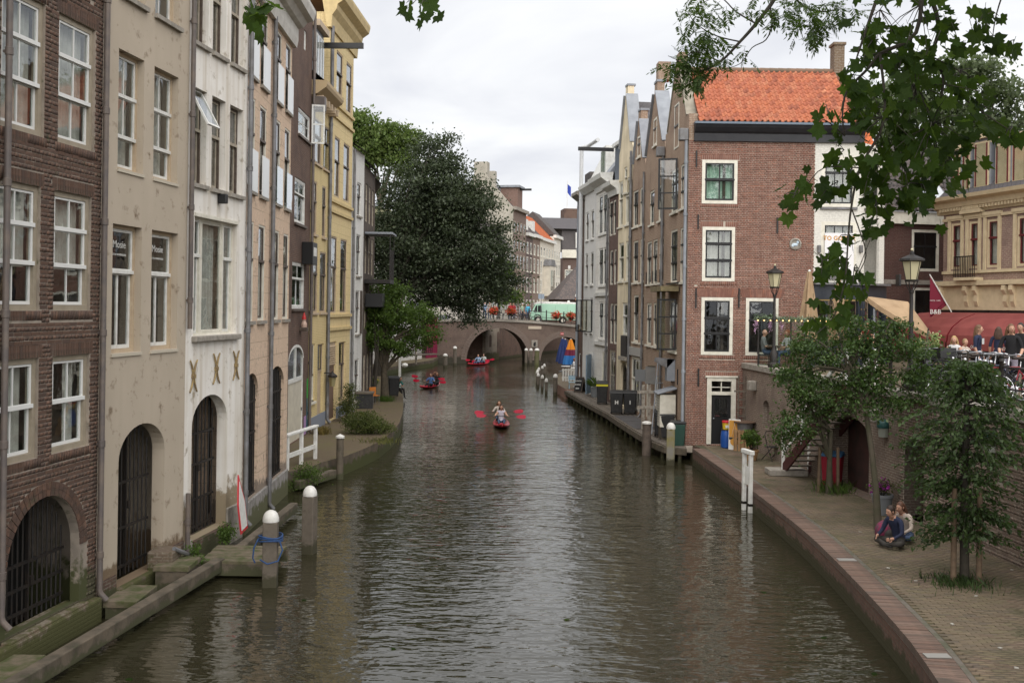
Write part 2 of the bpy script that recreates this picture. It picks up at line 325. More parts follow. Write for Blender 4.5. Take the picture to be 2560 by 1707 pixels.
class House:
    def __init__(s, name, label, p0, p1, cat='house', group=None):
        s.p0, s.p1 = Vector(p0), Vector(p1); d = s.p1 - s.p0; s.W = d.length; s.ang = math.atan2(d.y, d.x); s.d = d.normalized()
        s.n = Vector((-s.d.y, s.d.x))          # inward
        s.o = thing(name, label, cat, (p0[0], p0[1], 0), s.ang, group); s.ops = []
    def px(s, uv, y=0):
        a, b = ab(*uv); q = s.p0 + s.n*y
        # ray t*(a/f,1): (t*dir - q).n = 0
        dr = Vector((a/FPX, 1.0)); t = q.dot(s.n)/dr.dot(s.n); h = dr*t
        return (h - q).dot(s.d), CAMZ - b/FPX*t
    def rect(s, tl, br):
        a, b = s.px(tl), s.px(br); return [a[0], b[0], b[1], a[1]]
    def row(s, *ps):
        R = [s.rect(*p) for p in ps]; z0 = sum(r[2] for r in R)/len(R); z1 = sum(r[3] for r in R)/len(R)
        return [(r[0], r[1], z0, z1) for r in R]
    def wall(s, z0, z1, ops, mat, D=8, reveal=.2, top=True, rmat=None, x0=0, x1=None, gable=None, room=True, name='wall'):
        x1 = s.W if x1 is None else x1; e = .003
        ops = [tuple(o) + (0,)*(5-len(o)) for o in ops]; mb = MB(); rv = MB() if rmat else mb
        S = sorted({x0, x1} | {o[0] for o in ops} | {o[1] for o in ops}); Z = sorted({z0, z1} | {o[2] for o in ops} | {o[3] for o in ops})
        for i in range(len(S)-1):
            for j in range(len(Z)-1):
                cx, cz = (S[i]+S[i+1])/2, (Z[j]+Z[j+1])/2
                if cx < x0 or cx > x1 or cz < z0 or cz > z1: continue
                if any(o[0] < cx < o[1] and o[2] < cz < o[3] for o in ops): continue
                mb.quad((S[i], 0, Z[j]), (S[i+1], 0, Z[j]), (S[i+1], 0, Z[j+1]), (S[i], 0, Z[j+1]))
        for (a, b, c, d, rise) in ops:
            sp = d - rise
            rv.quad((a, 0, c), (a, 0, sp), (a, reveal, sp), (a, reveal, c)); rv.quad((b, 0, c), (b, reveal, c), (b, reveal, sp), (b, 0, sp))
            rv.quad((a, 0, c), (a, reveal, c), (b, reveal, c), (b, 0, c))
            if not rise: rv.quad((a, 0, d), (b, 0, d), (b, reveal, d), (a, reveal, d))
            else:
                n = 16; m = (a+b)/2; hw = (b-a)/2
                P = [(m - hw*math.cos(PI*k/n), sp + rise*math.sin(PI*k/n)) for k in range(n+1)]
                for k in range(n):
                    p, q = P[k], P[k+1]
                    mb.quad((p[0], 0, p[1]), (q[0], 0, q[1]), (q[0], 0, d), (p[0], 0, d))
                    rv.quad((p[0], 0, p[1]), (p[0], reveal, p[1]), (q[0], reveal, q[1]), (q[0], 0, q[1]))
        mb.quad((x0+e, 0, z0), (x0+e, 0, z1), (x0+e, D, z1), (x0+e, D, z0)); mb.quad((x1-e, 0, z0), (x1-e, D, z0), (x1-e, D, z1), (x1-e, 0, z1))
        mb.quad((x0, D, z0), (x0, D, z1), (x1, D, z1), (x1, D, z0))
        if gable:
            for y in (0, D): mb.poly([(p[0], y, p[1]) for p in gable])
        elif top: mb.quad((x0, 0, z1), (x1, 0, z1), (x1, D, z1), (x0, D, z1))
        w_ = mb.build(name, mat, s.o)
        if rmat: rv.build('reveal', rmat, s.o)
        if room:
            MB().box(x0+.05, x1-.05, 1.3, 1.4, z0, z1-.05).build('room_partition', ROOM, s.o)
        s.ops += ops; return w_
    def window(s, r, sashes, y=.1, casing=None, sash=None, cw=.07, sw=.05, bw=.028, sill=None, curtain=None, each=True, cd=.1, sillout=.08, vac=0, lean=0, panemat=None):
        """sashes bottom to top: (share of height, columns, rows)"""
        a, b, c, d = r[:4]; W, H = b-a, d-c; casing = casing or WHITE; sash = sash or casing
        key = (round(W, 2), round(H, 2), tuple(sashes), casing.name, sash.name, cw, sw, each, cd, bw)
        if key not in WCACHE:
            cm = MB(); g = .004
            cm.box(0, cw, 0, cd, 0, H).box(W-cw, W, 0, cd, 0, H).box(cw+.001, W-cw-.001, 0, cd, 0, cw).box(cw+.001, W-cw-.001, 0, cd, H-cw, H)
            sm = MB(); panes = []; z = cw+g; tot = H-2*cw-2*g
            for i, (fr, nx, ny) in enumerate(sashes):
                h = tot*fr; yo = .05 if (i == 0 and len(sashes) > 1) else .015; x0, x1 = cw+g, W-cw-g
                sm.box(x0, x0+sw, yo, yo+.04, z, z+h).box(x1-sw, x1, yo, yo+.04, z, z+h)
                sm.box(x0+sw, x1-sw, yo, yo+.04, z, z+sw*1.15).box(x0+sw, x1-sw, yo, yo+.04, z+h-sw*.8, z+h)
                if i > 0: sm.box(x0-.02, x1+.02, yo-.03, yo-.001, z-.02, z+.045)
                X0, X1, Z0, Z1 = x0+sw, x1-sw, z+sw*1.15, z+h-sw*.8
                for k in range(1, nx): xc = X0+(X1-X0)*k/nx; sm.box(xc-bw/2, xc+bw/2, yo+.004, yo+.036, Z0, Z1)
                for k in range(1, ny): zc = Z0+(Z1-Z0)*k/ny; sm.box(X0, X1, yo+.006, yo+.034, zc-bw/2, zc+bw/2)
                if each:
                    for p in range(nx):
                        for q in range(ny): panes.append((X0+(X1-X0)*p/nx, X0+(X1-X0)*(p+1)/nx, yo+.018, Z0+(Z1-Z0)*q/ny, Z0+(Z1-Z0)*(q+1)/ny))
                else: panes.append((X0, X1, yo+.018, Z0, Z1))
                z += h
            pm = []
            for (p0, p1, py, q0, q1) in panes:
                hx, hz = (p1-p0)/2, (q1-q0)/2; k2 = ('pane', round(hx, 3), round(hz, 3))
                if k2 not in WCACHE: WCACHE[k2] = MB().box(-hx, hx, 0, .005, -hz, hz).mesh('pane'); WCACHE[k2].materials.append(GLASS)
                pm.append((WCACHE[k2], ((p0+p1)/2, py, (q0+q1)/2)))
            m1, m2 = cm.mesh('window'), sm.mesh('sash'); m1.materials.append(casing); m2.materials.append(sash); WCACHE[key] = (m1, m2, pm)
        m1, m2, pm = WCACHE[key]
        o = mkobj('window', m1, None, s.o, loc=(a, y, c)); mkobj('sash', m2, None, o)
        for me, l in pm:
            p = mkobj('pane', me, None, o, loc=l); p.rotation_euler = (random.gauss(0, .006), 0, random.gauss(0, .006))
        if sill: MB().box(-.05, W+.05, -y-sillout, .02, -.09, -.004).build('sill', sill, o)
        if curtain:
            cm_, kind = curtain; x0, x1 = .08, W-.08; zt = H-.08
            sp = [(x0, x1, .1, zt)] if kind == 'full' else ([(x0, x0+.3*W, .08, zt), (x1-.3*W, x1, .08, zt)] if kind == 'sides' else [(x0, x1, H*.35, zt)])
            for (u0, u1, v0, v1) in sp:
                mb = MB(); n = max(8, int((u1-u0)/.03))
                for k in range(n):
                    A = u0+(u1-u0)*k/n; B = u0+(u1-u0)*(k+1)/n; ya, yb = .2+.025*math.sin(k*1.3), .2+.025*math.sin((k+1)*1.3)
                    mb.quad((A, ya, v0), (B, yb, v0), (B, yb, v1), (A, ya, v1))
                mb.build('curtain', cm_, o, smooth=True)  # cloth folds; a few of these sheets imitate reflections in the glass
        return o
    def pipe(s, sx, z0, z1, mat=None, r=.055, out=.09, foot=True, name='drainpipe'):
        mb = MB(); pts = [(sx, -out, z1), (sx, -out, z0+.1)]
        if foot: pts += [(sx, -out-.02, z0+.02), (sx+.03, -out-.12, z0-.1)]
        mb.tube(pts, r, 10); z = z0+.7
        while z < z1: mb.lathe([(r*1.02, -.06), (r*1.25, -.055), (r*1.25, .055), (r*1.02, .06)], 10, (sx, -out, z)); mb.box(sx-.02, sx+.02, -out, 0, z-.02, z+.02); z += 1.95
        return mb.build(name, mat or ZINC, s.o, smooth=True)
    def box(s, name, mat, x0, x1, y0, y1, z0, z1, bevel=0): return MB().box(x0, x1, y0, y1, z0, z1).build(name, mat, s.o, bevel=bevel)
    def gate(s, r, rise, y=.25, nb=9, rails=(.12, .5, .85)):
        a, b, c, d = r; m, hw = (a+b)/2, (b-a)/2; mb = MB(); sp = d-rise
        for k in range(nb):
            x = a+(b-a)*(k+.5)/nb; t = abs(x-m)/hw; zt = sp+rise*math.sqrt(max(0, 1-t*t))-.02
            mb.tube([(x, y, c), (x, y, zt)], .017, 6)
        for f in rails: z = c+(sp-c)*f; mb.box(a+.01, b-.01, y-.02, y+.02, z-.025, z+.025)
        mb.box(m-.02, m+.02, y-.025, y+.025, c, d-.03); mb.box(m+.03, m+.12, y-.05, y+.03, c+(sp-c)*.55, c+(sp-c)*.55+.14)
        g = mb.build('gate', IRON, s.o)
        MB().box(a-.1, b+.1, y+.7, y+.75, c-.2, d+.2).build('cellar_wall', M('soot_dark_cellar', (.012, .011, .01), .95), s.o)  # near-black sheet: the darkness inside the gateway is painted into its colour
        return g
BRICKC = {}
def brick_mesh(w, h, dpt, mat):
    k = (round(w, 2), round(h, 3), mat.name)
    if k not in BRICKC: me = MB().box(-w/2, w/2, -.006, dpt, -h/2, h/2).mesh('brick'); me.materials.append(mat); BRICKC[k] = me
    return BRICKC[k]
def brickwork(H, x0, x1, z0, z1, ops, mat, nsingle=300, bh=.07, bl=.22, j=.011, ring=.0, soldier=True, parent=None):
    """bonded bricks proud of a recessed mortar wall, openings left free; the largest in view are single objects"""
    B = []; ops = [tuple(o)+(0,)*(5-len(o)) for o in ops]; row = 0; z = z0
    SH = .21 if soldier else 0
    if soldier:
        for (a, b, c, d, rise) in ops:
            if rise: continue
            for zz0, zz1 in ((d, d+SH), (c-SH*.75, c)):
                x = a-.06
                while x < b+.06: B.append((x, x+.066, zz0+.005, zz1-.005)); x += .076
    while z < z1-.02:
        full = row % 2 == 0; L_ = bl if full else bl/2; x = x0 - (0 if full else bl/4) ; zc = z+bh/2; cut = []
        for (a, b, c, d, rise) in ops:
            if rise:
                if c < zc < d+ring:
                    hw = (b-a)/2+ring; sp = d-rise; hh = hw if zc < sp else hw*math.sqrt(max(0, 1-((zc-sp)/(rise+ring))**2)); cut.append(((a+b)/2-hh, (a+b)/2+hh))
            else:
                if c < zc < d: cut.append((a, b))
                elif soldier and (d <= zc < d+SH or c-SH*.75 <= zc <= c): cut.append((a-.065, b+.07))
        while x < x1:
            segs = [(max(x, x0), min(x+L_-j, x1))]
            for (a, b) in cut:
                ns = []
                for (p, q) in segs:
                    if q <= a or p >= b: ns.append((p, q))
                    else:
                        if a-p > .03: ns.append((p, a-.004))
                        if q-b > .03: ns.append((b+.004, q))
                segs = ns
            for (p, q) in segs:
                if q-p > .02: B.append((p, q, z+j/2, z+bh-j/2))
            x += L_
        z += bh; row += 1
    B = np.array(B); R = H.d
    cx = (B[:, 0]+B[:, 1])/2; wx = H.p0.x+R.x*cx; wy = H.p0.y+R.y*cx; wz = (B[:, 2]+B[:, 3])/2
    a = wx/wy*FPX; b = (CAMZ-wz)/wy*FPX; u = U0+a-ROLL*b; v = V0+b+ROLL*a
    vis = (u > 5) & (u < 2555) & (v > 5) & (v < 1700)
    area = (B[:, 1]-B[:, 0])*(B[:, 3]-B[:, 2])/wy**2; area[~vis] = 0
    order = np.argsort(-area); single = set(order[:nsingle].tolist()); par = parent or H.o
    rest = [i for i in range(len(B)) if i not in single]
    jit = rng.normal(0, .002, len(B))
    me = boxes_mesh('brickwork', [(B[i, 0], B[i, 1], -.006+jit[i], .03, B[i, 2], B[i, 3]) for i in rest]); mkobj('brickwork', me, mat, par, kind='stuff')
    for i in single:
        p, q, c, d = B[i]; mkobj('brick', brick_mesh(q-p, d-c, .03, mat), None, par, loc=((p+q)/2, jit[i], (c+d)/2))
def arch_ring(H, r, rise, mat, th=.22, n=26, rows=2, name='brick_arch', y=-.018, legs=True):
    a, b, c, d = r; m, hw = (a+b)/2, (b-a)/2; sp = d-rise; mb = MB()
    for k in range(n):
        t0, t1 = PI*(k+.06)/n, PI*(k+.94)/n
        for q in range(rows):
            e0, e1 = th*q/rows+.003, th*(q+1)/rows-.003; P = []
            for (t, e) in ((t0, e0), (t1, e0), (t1, e1), (t0, e1)): P.append((m-(hw+e)*math.cos(t), sp+(rise+e)*math.sin(t)))
            mb.prism(P, y, .03)
    mb.build(name, mat, H.o, kind='stuff', fix=True)
def rows_of(sp): return sp
# ------------------------------------------------------------------ facade materials
NEARBRICK = M('near_house_brick', (.112, .061, .04), .85, var=(.07, .045, .034), vs=9, bump=.4, bs=60, island=[(.14, .077, .052), (.078, .05, .04), (.155, .09, .063), (.1, .054, .037)], moss=((.07, .062, .036), .1, 1.1))
MORTAR = M('mortar', (.33, .28, .23), .95, var=(.21, .18, .15), vs=3, moss=((.06, .065, .025), .1, 1.2))
BEIGE = M('beige_stucco', (.47, .4, .315), .85, var=(.43, .365, .285), vs=.9, bump=.12, bs=25, streak=(.435, .37, .288), moss=((.17, .12, .075), .2, .9))
WHITES = M('peeling_white_stucco', (.8, .77, .72), .8, var=(.72, .68, .62), vs=1.3, bump=.3, bs=7, streak=(.5, .43, .33), moss=((.3, .24, .16), .3, 1.6))
PEACH = BRK('peach_ashlar_stucco', (.7, .53, .395), (.67, .51, .38), (.38, .28, .2), 1.2, .42, .012, var=(.6, .45, .33), moss=((.25, .2, .16), .4, 1.1), bump=.25)
BROWN = BRK('brown_house_brick', (.15, .082, .058), (.11, .065, .05), (.2, .17, .145), var=(.09, .06, .05))
YELLO = BRK('yellow_painted_brick', (.72, .58, .3), (.69, .55, .29), (.5, .39, .2), var=(.62, .5, .27), streak=(.42, .33, .18), bump=.4)
YELLT = BRK('yellow_ashlar_stucco', (.74, .6, .33), (.71, .57, .31), (.46, .36, .18), .9, .38, .012, var=(.64, .5, .28), streak=(.42, .33, .18), bump=.25)
WBRICK = BRK('white_painted_brick', (.8, .79, .76), (.77, .76, .73), (.58, .57, .55), var=(.68, .67, .64), streak=(.42, .41, .38), bump=.5)
DKHOUSE = BRK('dark_house_brick', (.1, .07, .055), (.08, .06, .05), (.16, .14, .12), var=(.06, .05, .045))
DARKTILE = M('dark_roof_tile', (.1, .085, .08), .8, var=(.06, .055, .055), vs=5, island=[(.13, .1, .09), (.08, .07, .07), (.11, .09, .08)])
OLIVETILE = M('mossy_roof_tile', (.16, .15, .08), .9, var=(.1, .1, .05), vs=3)
# ------------------------------------------------------------------ left bank houses
LP = [(-8.02, 12), (-7.27, 18.05), (-6.84, 21.49), (-6.44, 24.70), (-6.61, 30.3)]
SW2 = [(.62, 2, 2), (.38, 2, 1)]
# near brick house
H = House('brick_house', 'tall dark brick canal house with taupe framed sash windows and an arched cellar gate', LP[0], LP[1])
R3 = H.row((r1(270, 55), r1(415, 690))); R2_ = H.row((r1(248, 865), r1(410, 1415))); R1_ = H.row((r2(240, 75), r2(405, 480)))
wcol = R2_[0][1]-R2_[0][0]; right1 = H.px(r1(178, 1410))[0]; step = R2_[0][0]-(right1-wcol)
ops = []
for R in (R3, R2_, R1_):
    a, b, c, d = R[0]
    b = a+wcol
    for k in range(3): ops.append((a-k*step, b-k*step, c, d))
a1 = H.px(r2(362, 1000))[0]; zc = H.px(r2(220, 712))[1]; zb = H.px(r2(360, 1195))[1]
arch = (a1-2.05, a1, zb, zc, 1.0)
H.wall(.0, 14.5, ops+[arch], MORTAR, D=9, reveal=.16)
brickwork(H, 1.2, H.W-.005, .42, 11.6, ops+[arch], NEARBRICK, 300, ring=.24)
arch_ring(H, arch[:4], 1.0, NEARBRICK, .23, 30)
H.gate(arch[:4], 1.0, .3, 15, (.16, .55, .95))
for i, r in enumerate(ops):
    fl = i//3
    H.window(r, [(.36, 2, 1), (.34, 2, 1), (.3, 2, 1)] if fl < 2 else [(.52, 2, 1), (.48, 2, 1)], y=.05, casing=TAUPE, sash=SASHG, cw=.09, sw=.045, bw=.026, curtain=(CURT, 'full') if fl == 0 else (CURT, 'top' if fl == 1 else 'sides'), cd=.12)  # middle row: pale upper sheet stands in for the opposite house's reflection
H.box('plinth', BRK('mossy_plinth_stone', (.17, .125, .09), (.13, .1, .075), (.21, .18, .14), var=(.09, .075, .05), moss=((.075, .075, .03), -.1, .6)), 1, H.W-.05, -.16, .02, -.5, .42, .03)
H.box('door_step', MATS['mossy_plinth_stone'], arch[0]-.1, arch[1]+.1, -.14, .3, zb-.16, zb-.01, .02)
H.pipe(H.W-.03, .45, 14.4, BROWNPIPE, .052); H.pipe(H.px((4, 500))[0], .8, 14.4, BROWNPIPE, .05)
# beige house
H = House('beige_house', 'plain beige stucco canal house with narrow white sash windows and a tall arched iron gate', LP[1], LP[2])
A3 = H.row((r1(543, 222), r1(652, 800)), (r1(705, 300), r1(808, 837)))
A2 = H.row((r1(515, 1020), r2(642, 48)), (r1(693, 1045), r2(808, 42)))
top = [(r[0], r[1], r[3]+1.02, r[3]+3.1) for r in A3]
gl = H.px(r2(540, 700))[0]; gr = H.px(r2(750, 700))[0]; gt = H.px(r2(680, 375))[1]; gb = H.px(r2(610, 1090))[1]
g = (gl, gr, max(.35, gb), gt, .62)
H.wall(0, 14.2, A3+A2+top+[g], BEIGE, D=9, reveal=.26)
for i, r in enumerate(top): H.window(r, [(.6, 2, 1), (.4, 2, 1)], y=.14, casing=TANFR, sash=WHITE, cw=.05, sill=STONE)
for i, r in enumerate(A3): H.window(r, [(.27, 1, 1), (.37, 2, 1), (.36, 2, 1)], y=.14, casing=TANFR, sash=WHITE, cw=.06, curtain=(CURT, 'sides'))
for i, r in enumerate(A2):
    wn = H.window(r, [(.64, 2, 1), (.36, 1, 1)], y=.14, casing=TANFR, sash=WHITE, cw=.07, sw=.06, bw=.06)
    ww, hh = r[1]-r[0], r[3]-r[2]
    for tx, sz, dz in (('Mosie', .2, .85), ('LITTLE WAREHOUSE', .055, .77)): lettering(tx, sz, WHITE, wn, (ww/2, .026, hh*dz))
for r in A3+A2: H.box('sill', M('pale_sill', (.5, .45, .36), .8), r[0]-.02, r[1]+.02, -.03, .2, r[2]-.06, r[2]-.004)
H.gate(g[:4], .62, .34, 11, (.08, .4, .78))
BB = BRK('beige_plinth_brick', (.13, .08, .06), (.1, .06, .05), (.17, .15, .12), moss=((.06, .06, .03), 0, .6))
H.box('plinth', BB, 0, g[0]-.05, -.02, .03, -.5, .62); H.box('plinth', BB, g[1]+.05, H.W, -.02, .03, -.5, .62)
H.box('gate_threshold', MATS['mossy_plinth_stone'], g[0]-.05, g[1]+.1, -.12, .3, -.3, g[2]-.004, .03)
H.pipe(H.W-.0, 4.95, 14, BROWNPIPE, .05, foot=False)
# white house
H = House('white_house', 'peeling white stucco house with ochre scissor wall anchors above an arched gate', LP[2], LP[3])
B4 = H.row((r1(885, -230), r1(950, 225)), (r1(975, -180), r1(1030, 268)), (r1(1058, -130), r1(1112, 322)))
B3 = H.row((r1(880, 388), r1(938, 850)), (r1(968, 435), r1(1024, 878)), (r1(1050, 480), r1(1104, 892)))
B2 = H.row((r1(888, 985), r1(1075, 1520)))
gl = H.px(r2(876, 500))[0]; gr = H.px(r2(1036, 500))[0]; gt = H.px(r2(985, 245))[1]; gb = H.px(r2(930, 890))[1]
g = (gl, gr, gb, gt, .62)
H.wall(0, 14, B4+B3+B2+[g], WHITES, D=9, reveal=.24)
for r in B4: H.window(r, [(.62, 1, 1), (.38, 1, 1)], y=.14, casing=DKFR, sash=GREYFR, cw=.05, sill=STONE)
for i, r in enumerate(B3):
    wn = H.window(r, [(.58, 1, 1), (.42, 1, 1)], y=.14, casing=DKFR, sash=GREYFR, cw=.05, sill=STONE)
    if i == 0:
        ww, hh = r[1]-r[0], r[3]-r[2]; mb = MB(); hp = MB()
        for (x0, x1, z0, z1) in ((0, ww-.1, 0, .05), (0, ww-.1, -.85, -.8), (0, .05, -.8, 0), (ww-.15, ww-.1, -.8, 0)): hp.box(x0, x1, -.02, .02, z0, z1)
        o_ = hp.build('tilted_sash', WHITE, wn); o_.location = (.05, -.05, hh-.06); o_.rotation_euler = (-.5, 0, 0)
        p_ = MB().box(.05, ww-.15, -.004, .004, -.8, 0).build('tilted_pane', GLASS, wn); p_.location = (.05, -.05, hh-.06); p_.rotation_euler = (-.5, 0, 0)
a, b, c, d = B2[0]; W3 = b-a
H.window((a+.25*W3, b-.24*W3, c, d), [(1, 1, 1)], y=.12, casing=CREAMP, cw=.06, curtain=(CURT, 'full'))  # pale sheet behind the big pane stands in for its light grey reflection
H.window((a, a+.25*W3-.004, c, d), [(.68, 1, 1), (.32, 1, 1)], y=.12, casing=CREAMP, cw=.05, sash=WHITE); H.window((b-.24*W3+.004, b, c, d), [(.68, 1, 1), (.32, 1, 1)], y=.12, casing=CREAMP, cw=.05, sash=WHITE)
H.box('sill', STONE, a-.08, b+.08, -.12, .1, c-.13, c-.004, .02); H.box('lintel', CREAMP, a-.02, b+.02, -.03, .1, d+.003, d+.08)
OCHRE = M('ochre_iron', (.33, .24, .1), .7, var=(.15, .1, .06), vs=14)
for (x, y) in ((880, 165), (985, 130), (1075, 115)):
    sx, sz = H.px(r2(x, y)); mb = MB()
    for sgn in (-1, 1):
        pts = [(sx+sgn*(.05+.22*abs(math.cos(t))**2.2*1.0)*1.0, -.03, sz+.42*math.sin(t)) for t in np.linspace(-1.25, 1.25, 9)]
        pts = [(sx+sgn*(.025+.15*((z-sz)/.34)**2), -.03, z) for z in np.linspace(sz-.34, sz+.34, 9)]
        mb.tube(pts, [.016, .02, .02, .02, .025, .02, .02, .02, .016], 6)
    mb.box(sx-.06, sx+.06, -.06, 0, sz-.04, sz+.04); mb.build('wall_anchor', OCHRE, H.o)
for sx in (H.px(r1(935, 300))[0], H.px(r1(1010, 330))[0]): pass
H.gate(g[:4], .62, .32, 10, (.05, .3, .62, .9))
H.box('plinth', STONE, g[1]+.02, H.W-.06, -.05, .03, -.5, g[2]+.35, .02); H.box('plinth', STONE, .03, g[0]+.02, -.05, .03, -.5, g[2]+.05, .02); H.box('gate_threshold', BB, g[0]+.03, g[1]+.01, -.1, .3, -.4, g[2]-.005)
H.box('spotlight', BLACKP, H.px(r1(995, 905))[0]-.06, H.px(r1(995, 905))[0]+.06, -.22, 0, H.px(r1(995, 905))[1]-.12, H.px(r1(995, 905))[1]+.1, .03)
H.pipe(H.W-.02, .35, 13.6, ZINC, .055); H.pipe(H.px(r2(838, 850))[0]+.02, .3, 1.6, BROWNPIPE, .05, name='loose_pipe')
# peach house
H = House('peach_house', 'peach ashlar stucco house with tall windows, frosted glass balustrades and two arched cellar gates', LP[3], LP[4])
cx = [(r3(522, 0), r3(575, 0))]
C3 = H.row((r3(583, 720), r3(636, 1395)), (r3(688, 820), r3(733, 1440)), (r3(755, 885), r3(800, 1470)))
C3 = [(C3[0][0]-(C3[2][0]-C3[1][0])*.98, C3[0][1]-(C3[2][0]-C3[1][0])*.98, C3[0][2], C3[0][3])]+C3
ww = .8; C3 = [((r[0]+r[1])/2-ww/2, (r[0]+r[1])/2+ww/2, r[2], r[3]) for r in C3]
t4 = H.px(r3(770, 290))[1]; b4 = H.px(r3(765, 765))[1]; C4 = [(r[0], r[1], b4, t4) for r in C3]
t2 = H.px(r4(345, 195))[1]; b2 = H.px(r4(345, 718))[1]; C2 = [(r[0], r[1], b2, t2) for r in C3]
ga = []
for (x0, x1, t, bt) in ((122, 207, 1046, 1700), (268, 360, 1003, 1690)):
    ga.append((H.px(r4(x0, 1200))[0], H.px(r4(x1, 1200))[0], H.px(r4(x1, bt))[1], H.px(r4((x0+x1)/2, t))[1], .55))
ga = [(a, b, .75, d, e) for (a, b, c, d, e) in ga]
H.wall(0, 13.35, C4+C3+C2+ga, PEACH, D=9, reveal=.12)
FROST = M('frosted_glass', (.74, .76, .76), .25, spec=.6); CLR = glassmat('balustrade_glass', (.62, .68, .64), 1.6)
for fl, C in enumerate((C4, C3, C2)):
    for i, r in enumerate(C):
        wn = H.window(r, [(.62, 1, 1), (.38, 1, 1)], y=.015, casing=CREAMP, sash=DKFR, cw=.06, sill=STONE, curtain=(CURT, 'full') if (fl == 2 and i == 1) else None)
        if fl < 2: MB().box(-.02, .8, -.1, -.085, -.02, 1.0).build('glass_balustrade', FROST if fl == 0 else (CLR if i > 1 else FROST), wn); MB().tube([(.02, -.1, .1), (.02, 0, .1)], .02).tube([(.76, -.1, .1), (.76, 0, .1)], .02).build('balustrade_bracket', ZINC, wn)
for gg in ga:
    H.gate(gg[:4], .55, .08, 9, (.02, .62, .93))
    a, b, c, d, e = gg
    MB().box(a+.02, b-.02, .12, .16, c+(d-e-c)*.64, d-.05).build('upper_mesh', IRON, H.o)
H.box('plinth', M('grey_render_plinth', (.3, .28, .27), .9, var=(.2, .19, .17), vs=4, bump=.3, moss=((.1, .1, .05), 0, .6)), .05, H.W-.02, -.06, .02, -.5, .74, .02)
for x in (C3[1][1]+.5*(C3[2][0]-C3[1][1]),): H.pipe(x, .2, 13.3, ZINC, .058)
mb = MB(); prof = [(0, 13.2), (-.12, 13.2), (-.16, 13.42), (-.16, 13.75), (-.3, 13.8), (-.42, 13.95), (-.6, 14.0), (-.66, 14.2), (-.66, 14.32), (.3, 14.42), (.3, 13.2)]
mb.prism(prof, -.1, H.W+.12, 'yz'); mb.build('cornice', M('cornice_paint', (.62, .6, .55), .6, var=(.5, .48, .43), vs=3), H.o, fix=True)
# brown house
BP = [(-7.76, 32.6), (-7.85, 39.6), (-7.78, 43.0), (-7.55, 47.8), (-7.4, 50.7)]
H = House('brown_house', 'narrow brown brick house with white casement windows and an arched white door', BP[0], BP[1])
w4 = H.rect(r3(858, 745), r3(938, 1005)); w3 = H.rect(r3(832, 1235), r4(490, 160)); w2 = H.rect(r4(412, 370), r4(484, 655)); dr = H.rect(r4(390, 880), r4(474, 1440))
for q in (w3, w2, w4, dr): q[0] = max(q[0], 3.0)
dr[2] = .62; tall = H.rect(r3(897, 205), r3(912, 365))
H.wall(.3, 17, [w4, w3, w2, tuple(dr)+(.55,), tall], BROWN, D=8, reveal=.12)
H.window(w4, [(1, 2, 2)], y=.03, casing=WHITE, cw=.08, sill=DKFR); H.window(w3, [(.68, 2, 1), (.32, 2, 1)], y=.03, casing=WHITE, cw=.08, sill=DKFR); H.window(w2, [(.66, 2, 1), (.34, 2, 1)], y=.03, casing=WHITE, cw=.08, sill=DKFR)
H.window(tall, [(1, 1, 1)], y=.03, casing=WHITE, cw=.05)
mb = MB()
for (x0, x1, z0, z1) in ((0, .5, 0, .06), (0, .5, 1.44, 1.5), (0, .06, .06, 1.44), (.44, .5, .06, 1.44), (.06, .44, .72, .77)): mb.box(x0, x1, -.02, .02, z0, z1)
o_ = mb.build('open_casement', WHITE, H.o); o_.location = (w4[1]+.02, -.05, w4[2]); o_.rotation_euler = (0, 0, -1.35)
o_ = MB().box(.06, .44, -.004, .004, .06, 1.44).build('casement_pane', GLASS, H.o); o_.location = (w4[1]+.02, -.05, w4[2]); o_.rotation_euler = (0, 0, -1.35)
a, b, c, d = dr; mb = MB(); m = (a+b)/2; hw = (b-a)/2
mb.box(a+.001, a+.1, .02, .1, c, d-.3).box(b-.1, b-.001, .02, .1, c, d-.3).box(a, b, .02, .09, c+2.15, c+2.3).box(m-.05, m+.05, .01, .085, c+2.3, d-.03)
for k in range(12):
    t0, t1 = PI*k/12, PI*(k+1)/12; e = .1
    mb.prism([(m-hw*math.cos(t0), d-.55+.55*math.sin(t0)), (m-hw*math.cos(t1), d-.55+.55*math.sin(t1)), (m-(hw-e)*math.cos(t1), d-.55+(.55-e)*math.sin(t1)), (m-(hw-e)*math.cos(t0), d-.55+(.55-e)*math.sin(t0))], .0, .12)
df = mb.build('door_frame', WHITE, H.o, fix=True)
dd = MB().box(a+.1, b-.1, .05, .09, c, c+2.15).build('door', M('cream_door', (.6, .56, .46), .5, var=(.5, .46, .38)), H.o)
MB().box(b-.2, b-.17, .0, .05, c+1, c+1.12).build('handle', ZINC, dd); MB().box(a+.1, m-.05, .05, .06, c+2.3, d-.12).build('fanlight', GLASS, df); MB().box(m+.05, b-.1, .05, .06, c+2.3, d-.12).build('fanlight', GLASS, df)
sx, sz = H.px(r4(478, 320)); sg = H.box('shop_sign', BLACKP, sx-.35, sx+.6, -.42, -.02, sz-.42, sz+.4, .01); MB().box(-.3, .3, -.01, 0, -.16, .16).build('sign_panel', WHITE, sg, loc=(sx+.1, -.425, sz+.05))
sx, sz = H.px(r4(458, 765)); H.box('wall_box', DKFR, sx-.15, sx+.15, -.3, 0, sz-.16, sz-.02, .02)
gn = MB().lathe([(.02, 0), (.1, .01), (.11, .12), (.08, .2), (.06, .24), (.075, .3), (.05, .36)], 8).build('figurine', M('figurine_paint', (.5, .35, .28), .6), None); gn.location = H.o.matrix_world @ Vector((0, 0, 0)); 
